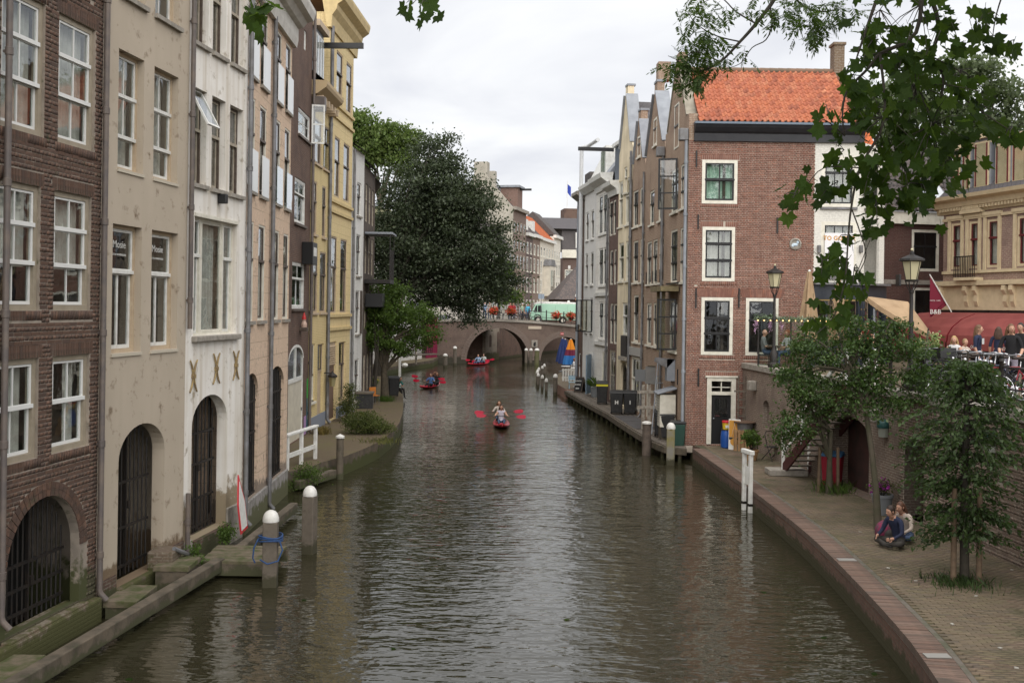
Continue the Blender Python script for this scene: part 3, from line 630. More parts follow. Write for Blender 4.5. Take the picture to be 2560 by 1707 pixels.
gnw = H.p0+H.d*sx+H.n*(-.15); gn.location = (gnw.x, gnw.y, sz-.019); tag(gn, 'small garden figurine with a red cap on the wall box of the brown house', 'figurine')
MB().lathe([(.085, .3), (.07, .38), (.01, .56)], 8).build('cap', M('red_enamel', (.45, .02, .02), .45), gn)
H.pipe(H.W-.05, .7, 16.9, BROWNPIPE, .06)
GREENP = M('green_spray_paint', (.03, .4, .06), .5); TEALP = M('teal_spray_paint', (.03, .12, .16), .5); PINKP = M('lilac_spray_paint', (.35, .22, .4), .6)
x0 = H.px(r4(490, 1200))[0]
H.box('painted_panel', GREENP, H.W-.25, H.W-.05, -.012, -.004, 2.0, 2.75); H.box('painted_panel', TEALP, H.W-.25, H.W-.05, -.012, -.004, .7, 1.99); H.box('painted_panel', PINKP, dr[1]+.15, dr[1]+.6, -.012, -.004, .65, 1.35)
H.box('painted_panel', M('graffiti_green', (.1, .2, .13), .6), dr[0]-.55, dr[0]-.1, -.012, -.004, .65, 1.3)
# low yellow house
H = House('yellow_brick_house', 'lower yellow painted brick house with bracketed eaves and a dormer', BP[1], BP[2])
D4 = H.row((r3(975, 830), r3(1018, 1160)), (r3(1035, 860), r3(1078, 1215))); D3 = H.row((r3(965, 1262), r4(558, 205)), (r3(1025, 1300), r4(612, 235))); D2 = H.row((r4(524, 292), r4(562, 675)), (r4(580, 312), r4(612, 680)))
D1 = [H.rect(r4(515, 872), r4(545, 1210)), H.rect(r4(566, 870), r4(594, 1365))]
D1[1][2] = .65
H.wall(.3, 13.9, D4+D3+D2+D1, YELLO, D=8, reveal=.14)
for r in D4+D3+D2: H.window(r, [(.62, 1, 1), (.38, 1, 1)], y=.015, casing=TANFR, sash=DKFR, cw=.06, sill=TANFR)
H.window(D1[0], [(.45, 1, 1), (.55, 2, 3)], y=.06, casing=CREAMP, sash=DKFR, cw=.07, sill=CREAMP)
a, b, c, d = D1[1]; H.window((a, b, c+2.2, d), [(1, 1, 1)], y=.06, casing=TANFR, sash=DKFR, cw=.06); H.box('door', TANFR, a+.03, b-.03, .1, .14, c, c+2.19)
mb = MB(); mb.prism([(.1, 13.7), (-.2, 13.75), (-.55, 14.0), (-.6, 14.12), (-.6, 14.25), (.2, 14.3)], -.05, H.W-.02, 'yz')
mb.build('eaves', M('tan_eaves', (.45, .34, .2), .7), H.o, fix=True)
for k in range(6): x = .2+k*(H.W-.4)/5; H.box('bracket', TANFR, x-.06, x+.06, -.42, -.003, 13.45, 13.72, .02)
mb = MB(); mb.quad((0, -.5, 14.26), (H.W-.03, -.5, 14.26), (H.W-.03, 3.8, 17.8), (0, 3.8, 17.8)); mb.quad((0, 3.8, 17.8), (H.W-.03, 3.8, 17.8), (H.W-.03, 8, 13.9), (0, 8, 13.9)); mb.build('roof', DARKTILE, H.o)
mb = MB(); mb.box(.9, 2.5, .1, 2.5, 14.3, 16.6); dm = mb.build('dormer', ZINCL, H.o); MB().box(.75, 2.65, -.12, 2.6, 16.6, 16.85).build('dormer_roof', TANFR, dm)
for k in range(3): MB().box(1.0+k*.5, 1.4+k*.5, .06, .1, 14.6, 16.4).build('dormer_window', WHITE, dm); MB().box(1.06+k*.5, 1.34+k*.5, .03, .06, 14.7, 16.3).build('dormer_pane', GLASS, dm)
H.box('hoist_beam', BLACKP, 2.7, 2.86, -1.5, .6, 16.2, 16.42); H.box('rainwater_head', BROWNPIPE, .02, .35, -.5, -.05, 13.1, 13.65, .02)
H.pipe(H.W-.05, .75, 13.8, ZINC, .07)
sx, sz = H.px(r4(620, 1080)); wl = thing('wall_lantern', 'black wall lantern on a bracket on the yellow brick house', 'lantern', (H.p0+H.d*(H.W-.35)-H.n*.35).to_3d()+Vector((0, 0, sz)), H.ang)
MB().lathe([(.1, -.25), (.16, .12), (.18, .14), (.02, .3)], 4).build('lamp_glass', M('lantern_glass', (.25, .22, .12), .3), wl); MB().lathe([(.2, .13), (.21, .2), (.05, .32), (.02, .4)], 8).build('cap', IRON, wl); MB().box(-.02, .02, -.02, .36, .28, .32).build('bracket', IRON, wl)
H.box('plinth', M('grey_plinth', (.2, .22, .26), .8), .02, H.W-.1, -.03, .01, .3, 1.15)
for (x, z, s_) in ((.7, 1.75, .26), (.95, 1.72, .2)): lettering('ƧWK', s_, BLACKP, H.o, (x, -.008, z))
# tall yellow house
H = House('tall_yellow_house', 'tall yellow stucco house with a heavy projecting cornice', BP[2], BP[3])
E4 = H.row((r3(1127, 345), r3(1165, 735)), (r3(1195, 430), r3(1228, 825))); E3 = H.row((r3(1113, 945), r3(1145, 1385)), (r3(1175, 1000), r3(1212, 1430))); E2 = H.row((r4(648, 212), r4(676, 680)), (r4(704, 235), r4(736, 680)))
E1 = H.rect(r4(694, 858), r4(730, 1200)); E0 = H.rect(r4(638, 858), r4(672, 1340)); E0[2] = .65
H.wall(.3, 17.9, E4+E3+E2+[E1, E0], YELLT, D=7, reveal=.16)
for r in E4+E3+E2: H.window(r, [(.6, 1, 1), (.4, 1, 1)], y=.02, casing=TANFR, sash=DKFR, cw=.06)
H.window(E1, [(.62, 1, 1), (.38, 1, 1)], y=.08, casing=TANFR, sash=DKFR, cw=.06, sill=TANFR)
a, b, c, d = E0; H.box('door', M('weathered_brown_door', (.16, .1, .07), .6), a+.03, b-.03, .1, .15, c, c+2.3)
lv = H.box('louvre', TANFR, a, b, .06, .12, c+2.31, d)
for k in range(9): z = c+2.4+k*(d-c-2.5)/9; MB().obox(((a+b)/2, .04, z), ((b-a)/2-.04, .04, .008), Matrix.Rotation(.5, 3, 'X')).build('louvre_slat', TANFR, lv)
TRIM = M('yellow_trim', (.6, .47, .24), .7, var=(.5, .39, .2), vs=4)
for z in (E3[0][2]-.3, E3[0][2]-.75, E2[0][2]-.18, E2[0][2]-.75, E4[0][2]-.2, E4[0][2]-.75): H.box('string_course', TRIM, 0, H.W+.03, -.09, .01, z, z+.13)
mb = MB(); mb.prism([(.1, 17.2), (-.08, 17.2), (-.12, 17.7), (-.3, 17.95), (-.34, 18.15), (-.62, 18.35), (-.68, 18.6), (-.68, 18.72), (.4, 18.85)], -.25, H.W+.45, 'yz'); mb.build('cornice', TRIM, H.o, fix=True)
H.box('attic', M('brown_cladding', (.2, .12, .09), .8), .4, H.W-.3, .5, 5, 18.86, 21.5); H.box('attic_casing', WHITE, 2.6, 4.2, .2, .49, 18.9, 21.2); H.box('attic_pane', GLASS, 2.8, 4.0, .15, .19, 19.0, 21.0)
H.box('plinth', M('grey_plinth', (.2, .22, .26), .8), E0[1]+.05, H.W, -.04, .01, .3, 1.1)
H.pipe(.05, 13.9, 17.3, ZINC, .07, foot=False)
# narrow white house
H = House('narrow_white_house', 'narrow white painted brick house next to the tall yellow house', BP[3], BP[4])
ops = [(1.2, 2.2, z, z+h) for z, h in ((1.0, 2.0), (4.2, 2.1), (7.0, 2.0), (9.9, 1.6))]
H.wall(.3, 13.0, ops, WBRICK, D=8, reveal=.12)
for r in ops: H.window(r, [(.6, 1, 1), (.4, 1, 1)], y=.04, casing=WHITE, sash=DKFR, cw=.07, sill=STONE)
mb = MB().lathe([(.3, 0), (.3, 1.6), (.36, 1.65), (.36, 1.8), (.2, 2.1), (.05, 2.25)], 8, (1.2, .6, 13)); mb.build('chimney', STONE, H.o)
mb = MB(); mb.quad((-.0, -.3, 13.02), (H.W, -.3, 13.02), (H.W, 3.5, 15.3), (0, 3.5, 15.3)); mb.quad((0, 3.5, 15.3), (H.W, 3.5, 15.3), (H.W, 8, 13), (0, 8, 13)); mb.build('roof', DARKTILE, H.o)
H.pipe(.15, .7, 12.9, ZINC, .06); H.box('shutter', DKFR, 2.25, 2.6, -.05, -.004, 4.2, 6.3)
# dark house with balcony
LF = [(-7.4, 50.7), (-7.5, 55.5), (-8.6, 61), (-10.4, 67), (-12.2, 74), (-13, 82), (-12.2, 86.2), (-8.5, 97.2)]
H = House('dark_brick_house', 'dark brick house with a projecting iron balcony behind the wharf tree', LF[0], LF[1])
ops = [(x, x+.9, z, z+1.9) for x in (.6, 2.0, 3.4) for z in (1.2, 4.4, 7.2, 9.8)]
H.wall(.3, 12.6, ops, DKHOUSE, D=8, reveal=.12)
for r in ops: H.window(r, [(.6, 1, 1), (.4, 1, 1)], y=.04, casing=GREYFR, cw=.07, each=False)
bal = H.box('balcony', IRON, .4, 2.4, -1.3, -.02, 6.7, 6.9); mb = MB()
for k in range(15): x = .42+k*.14; mb.box(x-.012, x+.012, -1.3, -1.27, 6.9, 8.4)
mb.box(.4, .44, -1.3, -.02, 9.1, 9.16).box(.4, .44, -1.3, -1.26, 6.9, 9.1).box(2.36, 2.4, -1.3, -1.26, 6.9, 9.1); mb.build('balcony_railing', IRON, bal); MB().box(.35, 2.45, -1.4, -.02, 9.16, 9.26).build('canopy', ZINCL, bal)
H.box('planter_box', BLACKP, .8, 2.0, -.9, -.02, 5.5, 6.2, .03)
mb = MB(); mb.quad((0, -.3, 12.62), (H.W, -.3, 12.62), (H.W, 4, 16), (0, 4, 16)); mb.quad((0, 4, 16), (H.W, 4, 16), (H.W, 8, 12.6), (0, 8, 12.6)); mb.build('roof', OLIVETILE, H.o)
FARM = [(M('far_pale_stucco', (.42, .37, .3), .8, var=(.45, .41, .34)), 12.2, 'pale stucco canal house with white frames half hidden by the dark maple'),
        (BRK('far_red_brick', (.2, .1, .07), (.16, .085, .065), (.25, .21, .18)), 11, 'red brick canal house half hidden by the dark maple'),
        (M('far_white_stucco', (.48, .45, .4), .8, var=(.55, .52, .47)), 13, 'white stucco canal house standing deep behind the dark maple'),
        (BRK('far_brown_brick', (.17, .11, .085), (.14, .09, .07), (.24, .2, .17)), 12, 'brown brick canal house beside the shrubbery under the dark maple'),
        (M('far_cream_stucco', (.58, .52, .4), .8, var=(.5, .44, .33)), 11.5, 'cream canal house above the lattice fence at the far wharf'),
        (M('far_white_render', (.5, .48, .44), .8, var=(.55, .53, .5)), 11.8, 'white rendered house with magenta doors beside the bridge')]
for i in range(1, 7):
    mt, hh, lb = FARM[i-1]; H = House('canal_house', lb, LF[i], LF[i+1]); n = max(2, int(H.W/1.9)); ops = []
    for k in range(n):
        for z in (.9, 4.4, 7.3, 9.6)[:4 if hh > 11.6 else 3]: x = (k+.5)*H.W/n; ops.append((x-.5, x+.5, z, z+1.8))
    if i == 6: ops = [o for o in ops if o[2] > 2]
    H.wall(.2, hh, ops, mt, D=7, reveal=.12)
    for r in ops: H.window(r, [(.6, 1, 1), (.4, 1, 1)], y=.04, casing=WHITE, sash=DKFR if i % 2 else WHITE, cw=.09, each=False)
    mb = MB(); mb.quad((-.1, -.35, hh), (H.W+.1, -.35, hh), (H.W+.1, 3.5, hh+3), (-.1, 3.5, hh+3)); mb.quad((-.1, 3.5, hh+3), (H.W+.1, 3.5, hh+3), (H.W+.1, 7, hh), (-.1, 7, hh)); mb.build('roof', DARKTILE if i % 2 else OLIVETILE, H.o)
    if i == 6:
        MAG = M('magenta_paint', (.2, .015, .05), .5); GREYD = M('grey_arch_paint', (.16, .17, .19), .6)
        x0 = H.px((1064, 880))[0]; x1 = H.px((1092, 880))[0]
        for k in range(2): xa = x0+(x1-x0)*k/2; H.box('door', MAG, xa, xa+(x1-x0)/2-.06, -.08, -.003, .6, 4.6)
        x2 = H.px((1120, 880))[0]; cl = H.box('grey_shopfront', GREYD, x1+.1, x2, -.1, -.003, .5, 4.7)
        for k in range(2):
            xa = x1+.3+k*(x2-x1-.3)/2; wdt = (x2-x1-.3)/2-.3; mb = MB(); mb.prism([(xa, .6), (xa+wdt, .6), (xa+wdt, 3.4), (xa+wdt*.85, 3.9), (xa+wdt/2, 4.3), (xa+wdt*.15, 3.9), (xa, 3.4)], -.13, -.11); mb.build('arched_pane', BLACKP, cl, fix=True)
# ------------------------------------------------------------------ water, ground, wharves
m, nt, b = newmat('canal_water')
b.inputs['Base Color'].default_value = (.027, .0245, .013, 1); b.inputs['Roughness'].default_value = .02; b.inputs['IOR'].default_value = 1.62
na = noise(nt, coords(nt, (.75, 1.7, 1), (0, 0, .1)), 3.0, 2, .5); nb_ = noise(nt, coords(nt, (.35, .9, 1), (0, 0, -.15)), 1.3, 2, .5); nc_ = noise(nt, coords(nt, (1, 1.6, 1), (0, 0, .3)), 11, 2, .5)
ng = noise(nt, coords(nt, (.5, .35, 1)), .16, 3, .5)
gust = ramp(nt, ng, .36, .62, (.28, .28, .28), (1.1, 1.1, 1.1))
s1 = nod(nt, 'ShaderNodeMath', operation='MULTIPLY_ADD'); nt.links.new(nb_, s1.inputs[0]); s1.inputs[1].default_value = 1.5; nt.links.new(na, s1.inputs[2])
s2 = nod(nt, 'ShaderNodeMath', operation='MULTIPLY_ADD'); nt.links.new(nc_, s2.inputs[0]); s2.inputs[1].default_value = .07; nt.links.new(s1.outputs[0], s2.inputs[2])
s3 = nod(nt, 'ShaderNodeMath', operation='MULTIPLY'); nt.links.new(s2.outputs[0], s3.inputs[0]); nt.links.new(gust, s3.inputs[1])
setbump(nt, b, s3.outputs[0], .75, .05)
WATER = m
me = MB().quad((-40, -30, 0), (40, -30, 0), (40, 190, 0), (-40, 190, 0)); o = me.build('canal_water', WATER, kind='structure')
o = MB().quad((-700, -300, -1.6), (700, -300, -1.6), (700, 1400, -1.6), (-700, 1400, -1.6)).build('ground', M('earth', (.1, .085, .06), .95, var=(.07, .06, .04)), kind='structure')
PAVE = BRK('klinker_paving', (.17, .125, .085), (.13, .1, .07), (.085, .075, .05), .21, .085, .012, var=(.1, .085, .05), flat=True, bump=.5)
QUAYB = BRK('quay_brick', (.17, .095, .07), (.14, .085, .065), (.12, .105, .085), .22, .07, .012, var=(.09, .062, .05), moss=((.055, .05, .026), -.1, .35))
OLDQ = M('old_quay_render', (.105, .08, .058), .9, var=(.06, .05, .038), vs=2.2, bump=.5, bs=12, streak=(.14, .11, .08), moss=((.05, .055, .016), -.05, .45))
def slab(name, pts, z0, z1, mtop, mside, label=None, cat=None):
    t = MB().poly([(x, y, z1) for x, y in pts]).build(name, mtop, kind='structure'); mb = MB(); n = len(pts)
    me = t.data; 
    if me.polygons[0].normal.z < 0: me.flip_normals()
    for i in range(n):
        p, q = pts[i], pts[(i+1) % n]; mb.quad((p[0], p[1], z0), (q[0], q[1], z0), (q[0], q[1], z1-.002), (p[0], p[1], z1-.002))
    w_ = mb.build('quay_wall' if label else 'edge', mside, None if label else t)
    if label: tag(w_, label, cat)
    return t
LW = [(-6.62, 30.6), (-6.2, 31.2), (-5.95, 32.6), (-5.49, 33.7), (-5.1, 35.6), (-4.8, 37.6), (-4.68, 40.5), (-4.74, 43.8), (-5.05, 48), (-5.55, 53), (-6.1, 57.8), (-7.2, 63), (-8.4, 68), (-9.6, 76), (-9.9, 82), (-9.4, 86), (-7.3, 95.2), (-7.2, 100.4), (-20, 100), (-20, 33), (-8, 33), (-7.8, 31)]
slab('wharf_pavement', LW, -1.5, .6, BRK('left_wharf_paving', (.15, .11, .07), (.12, .09, .06), (.09, .08, .05), .21, .085, .012, var=(.12, .105, .05), flat=True, bump=.5), OLDQ, 'weathered rendered quay wall of the left wharf with moss at the waterline', 'quay wall')
slab('street', [(-10.5, -30), (-10.5, 31), (-14, 60), (-18, 84), (-14, 100), (-60, 140), (-300, 140), (-300, -30)], -1.5, 3.6, PAVE, QUAYB)
# right wharf (near)
RQ = [(5.0, 9.5), (5.5, 12), (5.95, 14.5), (6.2, 16.3), (6.48, 19.5), (6.7, 23.1), (6.74, 27.6), (6.68, 32), (6.57, 36.9)]
def spline(P, n):
    P = [Vector(p) for p in P]; out = []
    for i in range(len(P)-1):
        p0, p1, p2, p3 = P[max(i-1, 0)], P[i], P[i+1], P[min(i+2, len(P)-1)]
        for k in range(n):
            t = k/n; out.append(.5*((2*p1)+(p2-p0)*t+(2*p0-5*p1+4*p2-p3)*t*t+(3*p1-p0-3*p2+p3)*t**3))
    out.append(P[-1]); return out
RQS = spline([Vector((x, y, 0)) for x, y in RQ], 10)
WH = .6
top = [(p.x+.46, p.y) for p in RQS]
rw = slab('wharf_pavement', top+[(6.75, 38.3), (12, 38.3), (12, 9.5)], -1.5, WH-.03, M('joint_sand', (.09, .08, .055), .95, var=(.06, .065, .03), vs=5, bump=.3), QUAYB)
mb = MB()
for i in range(len(RQS)-1):
    p, q = RQS[i], RQS[i+1]; mb.quad((p.x+.012, p.y, -1.5), (q.x+.012, q.y, -1.5), (q.x+.012, q.y, WH-.11), (p.x+.012, p.y, WH-.11)); mb.quad((p.x, p.y, WH-.11), (q.x, q.y, WH-.11), (q.x+.47, q.y, WH-.11), (p.x+.47, p.y, WH-.11))
qw = mb.build('quay_wall', QUAYB); tag(qw, 'curving red brick quay wall of the right wharf with a brick coping', 'quay wall')
COPB = M('coping_brick', (.16, .095, .07), .88, var=(.09, .07, .055), vs=2.2, bump=.4, bs=40, island=[(.2, .12, .09), (.12, .075, .06), (.17, .11, .085), (.23, .15, .115), (.14, .1, .08)])
dist = 0; acc = []; 
for i in range(len(RQS)-1):
    p, q = RQS[i], RQS[i+1]; l = (q-p).length; d = (q-p)/l; t = (.0775 - dist) if dist else 0
    while t < l: acc.append((p+d*t, d)); t += .0775
    dist = l-(t-.0775)
acc = [a for a in acc if a[0].y > 10.5]
restm = MB(); cop = MB().box(0, .44, -.034, .034, -.115, 0).mesh('coping_brick'); cop.materials.append(COPB)
inview = [i for i, (p, d) in enumerate(acc) if p.y > 14]; single = set(inview[:300])
for i, (p, d) in enumerate(acc):
    an = math.atan2(d.y, d.x)-PI/2; dz = random.gauss(0, .0025)
    if i in single:
        o = mkobj('coping_brick', cop, None, qw, loc=(p.x+.004, p.y, WH+dz+.012)); o.rotation_euler = (0, 0, an)
    else: restm.obox((p.x+.224, p.y, WH-.045), (.22, .034, .057), Matrix.Rotation(an, 3, 'Z'))
restm.build('coping_bricks', COPB, qw, kind='stuff')
mb = MB()      # gutter strip behind the coping
for i in range(len(RQS)-1):
    p, q = RQS[i], RQS[i+1]; mb.add([(p.x+.47, p.y, WH-.03), (q.x+.47, q.y, WH-.03), (q.x+.56, q.y, WH-.03), (p.x+.56, p.y, WH-.03), (p.x+.47, p.y, WH-.006), (q.x+.47, q.y, WH-.006), (q.x+.56, q.y, WH-.006), (p.x+.56, p.y, WH-.006)], [(4, 7, 6, 5), (0, 4, 5, 1), (3, 2, 6, 7)])
mb.build('gutter_strip', M('grey_gutter_brick', (.14, .12, .1), .85, var=(.08, .08, .05), vs=6), rw)
# klinkers of the right wharf, laid in rows across
KL = M('klinker_brick', (.18, .135, .095), .85, var=(.1, .088, .05), vs=1.3, bump=.3, bs=60, island=[(.145, .105, .075), (.2, .15, .1), (.125, .095, .075), (.175, .14, .085), (.15, .1, .075)])
def qx(y):
    for i in range(len(RQS)-1):
        if RQS[i].y <= y <= RQS[i+1].y: t = (y-RQS[i].y)/(RQS[i+1].y-RQS[i].y+1e-9); return RQS[i].x+(RQS[i+1].x-RQS[i].x)*t
    return RQS[-1].x
B = []; y = 13.6; row = 0
while y < 37.9:
    x = qx(y)+.575+(.105 if row % 2 else 0); xe = 11.92-.0847*y+.35
    while x < xe: B.append((x, min(x+.2, xe), y, y+.072)); x += .211
    y += .083; row += 1
B = np.array(B); cxs = (B[:, 0]+B[:, 1])/2
u = U0+cxs/B[:, 2]*FPX; vis = (u < 2540) & (B[:, 2] > 15.2)
ordr = np.argsort(np.where(vis, B[:, 2], 999)); sing = ordr[:300]; restk = ordr[300:]
dz = rng.normal(0, .0028, len(B)) + .006*np.sin(B[:, 2]*1.7+cxs*1.1)
mkobj('klinker_paving', boxes_mesh('klinkers', [(B[i, 0], B[i, 1], B[i, 2], B[i, 3], WH-.06, WH+dz[i]-.004) for i in restk]), KL, rw, kind='stuff')
for i in sing:
    p, q = B[i, 0], B[i, 1]; k = ('kl', round(q-p, 2))
    if k not in BRICKC: me = MB().box(-(q-p)/2, (q-p)/2, 0, .072, -.06, 0).mesh('klinker'); me.materials.append(KL); BRICKC[k] = me
    mkobj('klinker', BRICKC[k], None, rw, loc=((p+q)/2, B[i, 2], WH+dz[i]-.004))
# far right wharf and terrace
slab('wharf_pavement', [(3.37, 63), (3.02, 67), (3.1, 72), (3.6, 78), (4.9, 84), (6.3, 92), (7.0, 100.6), (14, 100), (14, 62.6), (4.3, 62.6)], -1.5, .62, PAVE, BRK('terrace_quay_brick', (.3, .15, .11), (.26, .14, .1), (.3, .26, .22)), 'rounded red brick quay of the parasol terrace', 'quay wall')
# street on the right
slab('street', [(11.75, 8), (9.15, 38.06), (9.15, 38.4), (9, 60), (12, 62), (14, 100), (14, 320), (320, 320), (320, 8)], -1.5, 3.62, PAVE, QUAYB)
slab('street', [(-2.7, 106), (1.4, 118), (20, 172), (40, 320), (-200, 320), (-200, 135), (-30, 106)], -1.5, 4.05, PAVE, QUAYB)
# ------------------------------------------------------------------ retaining wall of the street
RWALL = M('wharf_wall_brick', (.23, .165, .125), .9, var=(.16, .12, .095), vs=6, bump=.4, bs=50, island=[(.28, .21, .165), (.18, .13, .105), (.31, .25, .2), (.21, .145, .11)])
RW0, RW1 = (8.62, 38.08), (10.95, 10.5)
H = House('retaining_wall', 'brown brick street retaining wall with small arched openings along the right wharf', RW0, RW1, 'wall')
def sy(y): return (38.08-y)/(38.08-10.5)*H.W
ops = [(sy(35.8), sy(35.1), 1.5, 2.5, .3), (sy(33.9), sy(33.3), 1.5, 2.3, .25), (sy(29.6), sy(27.2), .62, 2.7, .5), (sy(25.2), sy(24.2), .62, 2.6, .4), (sy(19.2), sy(16.4), .95, 3.0)]
WOLD = BRK('wharf_wall_far_brick', (.24, .175, .135), (.2, .145, .115), (.36, .32, .27), var=(.16, .12, .1), streak=(.2, .18, .15))
H.wall(.2, 3.6, ops, WOLD, D=1.2, reveal=.45, x1=sy(25.5), room=False)
H.wall(.2, 3.6, [o for o in ops if o[0] > sy(25.5)], M('wharf_wall_mortar', (.42, .37, .31), .95, var=(.28, .25, .21), vs=3), D=1.2, reveal=.45, x0=sy(25.5)+.002, room=False)
brickwork(H, sy(25.5), sy(13), .55, 3.6, [o for o in ops if o[0] > sy(25.5)], RWALL, 220, soldier=False)
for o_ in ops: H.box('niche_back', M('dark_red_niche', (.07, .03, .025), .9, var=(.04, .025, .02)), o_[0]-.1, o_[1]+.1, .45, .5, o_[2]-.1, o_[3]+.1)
nst = 13
for k in range(nst):
    a, b_ = H.W*k/nst, H.W*(k+1)/nst; H.box('coping_stone', STONE, a+.006, b_-.006, -.07, .42, 3.46, 3.66, .015)
for k, y in enumerate((36.6, 31.5, 26.5)): H.box('corbel', STONE, sy(y)-.16, sy(y)+.16, -.28, -.003, 2.75, 3.1, .04)
# ------------------------------------------------------------------ right bank houses
def RF(Y): return (6.5-.0356*(Y-38.1), Y) if Y <= 48.5 else (6.13-.122*(Y-48.5), Y)
def absorb(H2, H1):
    bpy.context.view_layer.update(); T = H1.o.matrix_world.inverted() @ H2.o.matrix_world
    for c in list(H2.o.children): mbz = c.matrix_basis.copy(); c.parent = H1.o; c.matrix_basis = T @ mbz
    bpy.data.objects.remove(H2.o)
RBR = M('corner_house_brick', (.28, .12, .078), .88, var=(.18, .085, .062), vs=5, bump=.35, bs=60, island=[(.29, .145, .105), (.2, .092, .068), (.26, .135, .1), (.17, .085, .066), (.31, .17, .125)])
RMORT = M('pale_mortar', (.5, .43, .36), .95, var=(.3, .26, .21), vs=3)
BRB = BRK('canal_gable_brick', (.35, .235, .165), (.29, .195, .14), (.47, .4, .32), var=(.25, .175, .13), streak=(.38, .3, .23))
TILE = M('orange_pantile', (.5, .16, .075), .85, var=(.3, .095, .055), vs=5, bump=.2, bs=40, island=[(.56, .21, .11), (.4, .12, .065), (.58, .25, .14), (.28, .1, .065), (.5, .165, .085), (.44, .16, .1)])
def tilemesh(wd, ln, mat, name='roof_tile', seg=8):
    mb = MB(); P = []
    for i in range(seg+1):
        t = i/seg; zc = .055*math.exp(-((t-.78)/.16)**2)-.022*math.sin(PI*min(t/.62, 1)); P.append((t*wd*1.08, zc))
    n = seg+1; vs = [(x, 0, z+.034) for x, z in P]+[(x, ln, z) for x, z in P]+[(x, 0, z-.004) for x, z in P]
    fs = [(i, i+1, n+i+1, n+i) for i in range(seg)]+[(2*n+i, 2*n+i+1, i+1, i) for i in range(seg)]
    mb.add(vs, fs); me = mb.mesh(name); me.materials.append(mat); me.shade_smooth(); return me
def tileroof(house, roof, x0, x1, ye, ze, yr, zr, mat, nrow, wd, nsingle, key=None):
    """tiles on the slope from eave (ye,ze) to ridge (yr,zr), local x along the eave"""
    L_ = math.hypot(yr-ye, zr-ze); an = math.atan2(zr-ze, yr-ye); ex = L_/nrow; tm = tilemesh(wd, ex*1.18, mat); ncol = int((x1-x0)/wd)
    T = [(x0+i*wd, j) for j in range(nrow) for i in range(ncol)]; T.sort(key=key or (lambda t: t[0])); V = np.array([v.co[:] for v in tm.vertices]); F = np.array([p.vertices[:] for p in tm.polygons]); RV = []; RFc = []; cnt = 0
    R = np.array(Matrix.Rotation(an, 3, 'X'))
    for k, (x, j) in enumerate(T):
        loc = np.array((x+random.gauss(0, .004), ye+(yr-ye)*j/nrow, ze+(zr-ze)*j/nrow)); loc[2] += .012+random.gauss(0, .003)
        if k < nsingle: o = mkobj('roof_tile', tm, None, roof, loc=loc); o.rotation_euler = (an, 0, random.gauss(0, .012))
        else: RV.append(V @ R.T + loc); RFc.append(F+cnt); cnt += len(V)
    if RV: mkobj('tile_field', npmesh('tile_field', np.concatenate(RV), np.concatenate(RFc)), mat, roof, kind='stuff')
# corner house A: front to the camera, gable to the canal
A = House('corner_brick_house', 'red brick corner house with orange pantile roof and white framed black windows', (6.5, 38.1), (11.2, 38.1))
w1 = A.rect(r6(920, 685), r6(1133, 956)); w2 = A.rect(r6(922, 1095), r6(1117, 1430)); w3 = A.rect(r7(1085, 125), r7(1308, 545)); w4 = A.rect(r7(1408, 130), r7(1638, 550)); dr = A.rect(r7(1125, 705), r7(1328, 1190)); dr[2] = .62
w4[1] = min(w4[1], 4.6)
ops = [w1, w2, w3, w4, dr]
A.wall(.3, 11.9, ops, RMORT, D=4.8, reveal=.14)
def zcut(p): return p
brickwork(A, .005, A.W, .55, 11.86, ops, RBR, 300, bh=.068)
A.window(w1, [(.55, 2, 1), (.45, 2, 1)], y=-.02, casing=CREAMP, sash=BLACKP, cw=.12, sw=.06, bw=.05, cd=.14, curtain=(CURTG, 'full'))
A.window(w2, [(.36, 2, 1), (.35, 2, 1), (.29, 2, 1)], y=-.02, casing=CREAMP, sash=BLACKP, cw=.12, sw=.06, bw=.045, cd=.14, curtain=(CURT, 'full'))
A.window(w3, [(.35, 2, 1), (.3, 2, 1), (.35, 2, 1)], y=-.02, casing=CREAMP, sash=BLACKP, cw=.12, sw=.06, bw=.03, cd=.14)
A.window(w4, [(.62, 2, 1), (.38, 2, 1)], y=-.02, casing=CREAMP, sash=BLACKP, cw=.12, sw=.06, bw=.03, cd=.14)
def flat_arch(H, r, mat):
    a, b, c, d = r[:4]; m = (a+b)/2; mb = MB(); n = int((b-a+.3)/.075)
    for k in range(n):
        x0, x1 = a-.14+(b-a+.28)*k/n, a-.14+(b-a+.28)*(k+1)/n-.01; lean = .45
        mb.prism([(x0, d+.01), (x1, d+.01), (m+(x1-m)*1.13, d+.33), (m+(x0-m)*1.13, d+.33)], -.022, .02)
    mb.build('flat_arch', mat, H.o, kind='stuff', fix=True)
for r in (w3, w4): flat_arch(A, r, RBR)
a, b, c, d = dr; mb = MB().box(a, a+.17, -.05, .1, c, d).box(b-.17, b, -.05, .1, c, d).box(a+.171, b-.171, -.05, .1, d-.14, d).box(a+.171, b-.171, -.04, .1, c+1.83, c+1.95).box(a-.06, b+.1, -.09, .02, d+.001, d+.06)
fr = mb.build('door_frame', CREAMP, A.o); A.box('transom_pane', GLASS, a+.19, b-.19, .03, .04, c+1.97, d-.16); mb = MB().box((a+b)/2-.02, (a+b)/2+.02, 0, .03, c+1.96, d-.15).box(a+.18, b-.18, 0, .028, c+2.1, c+2.13); mb.build('transom_bars', CREAMP, fr)
dd = A.box('door', BLACKP, a+.175, b-.175, .04, .1, c, c+1.82); MB().ball((a+.27, .02, c+.95), .03).build('door_knob', ZINCL, dd); MB().box(a+.3, b-.3, .03, .039, c+1.0, c+1.7).build('door_pane', GLASS, dd)
ANCH = BLACKP
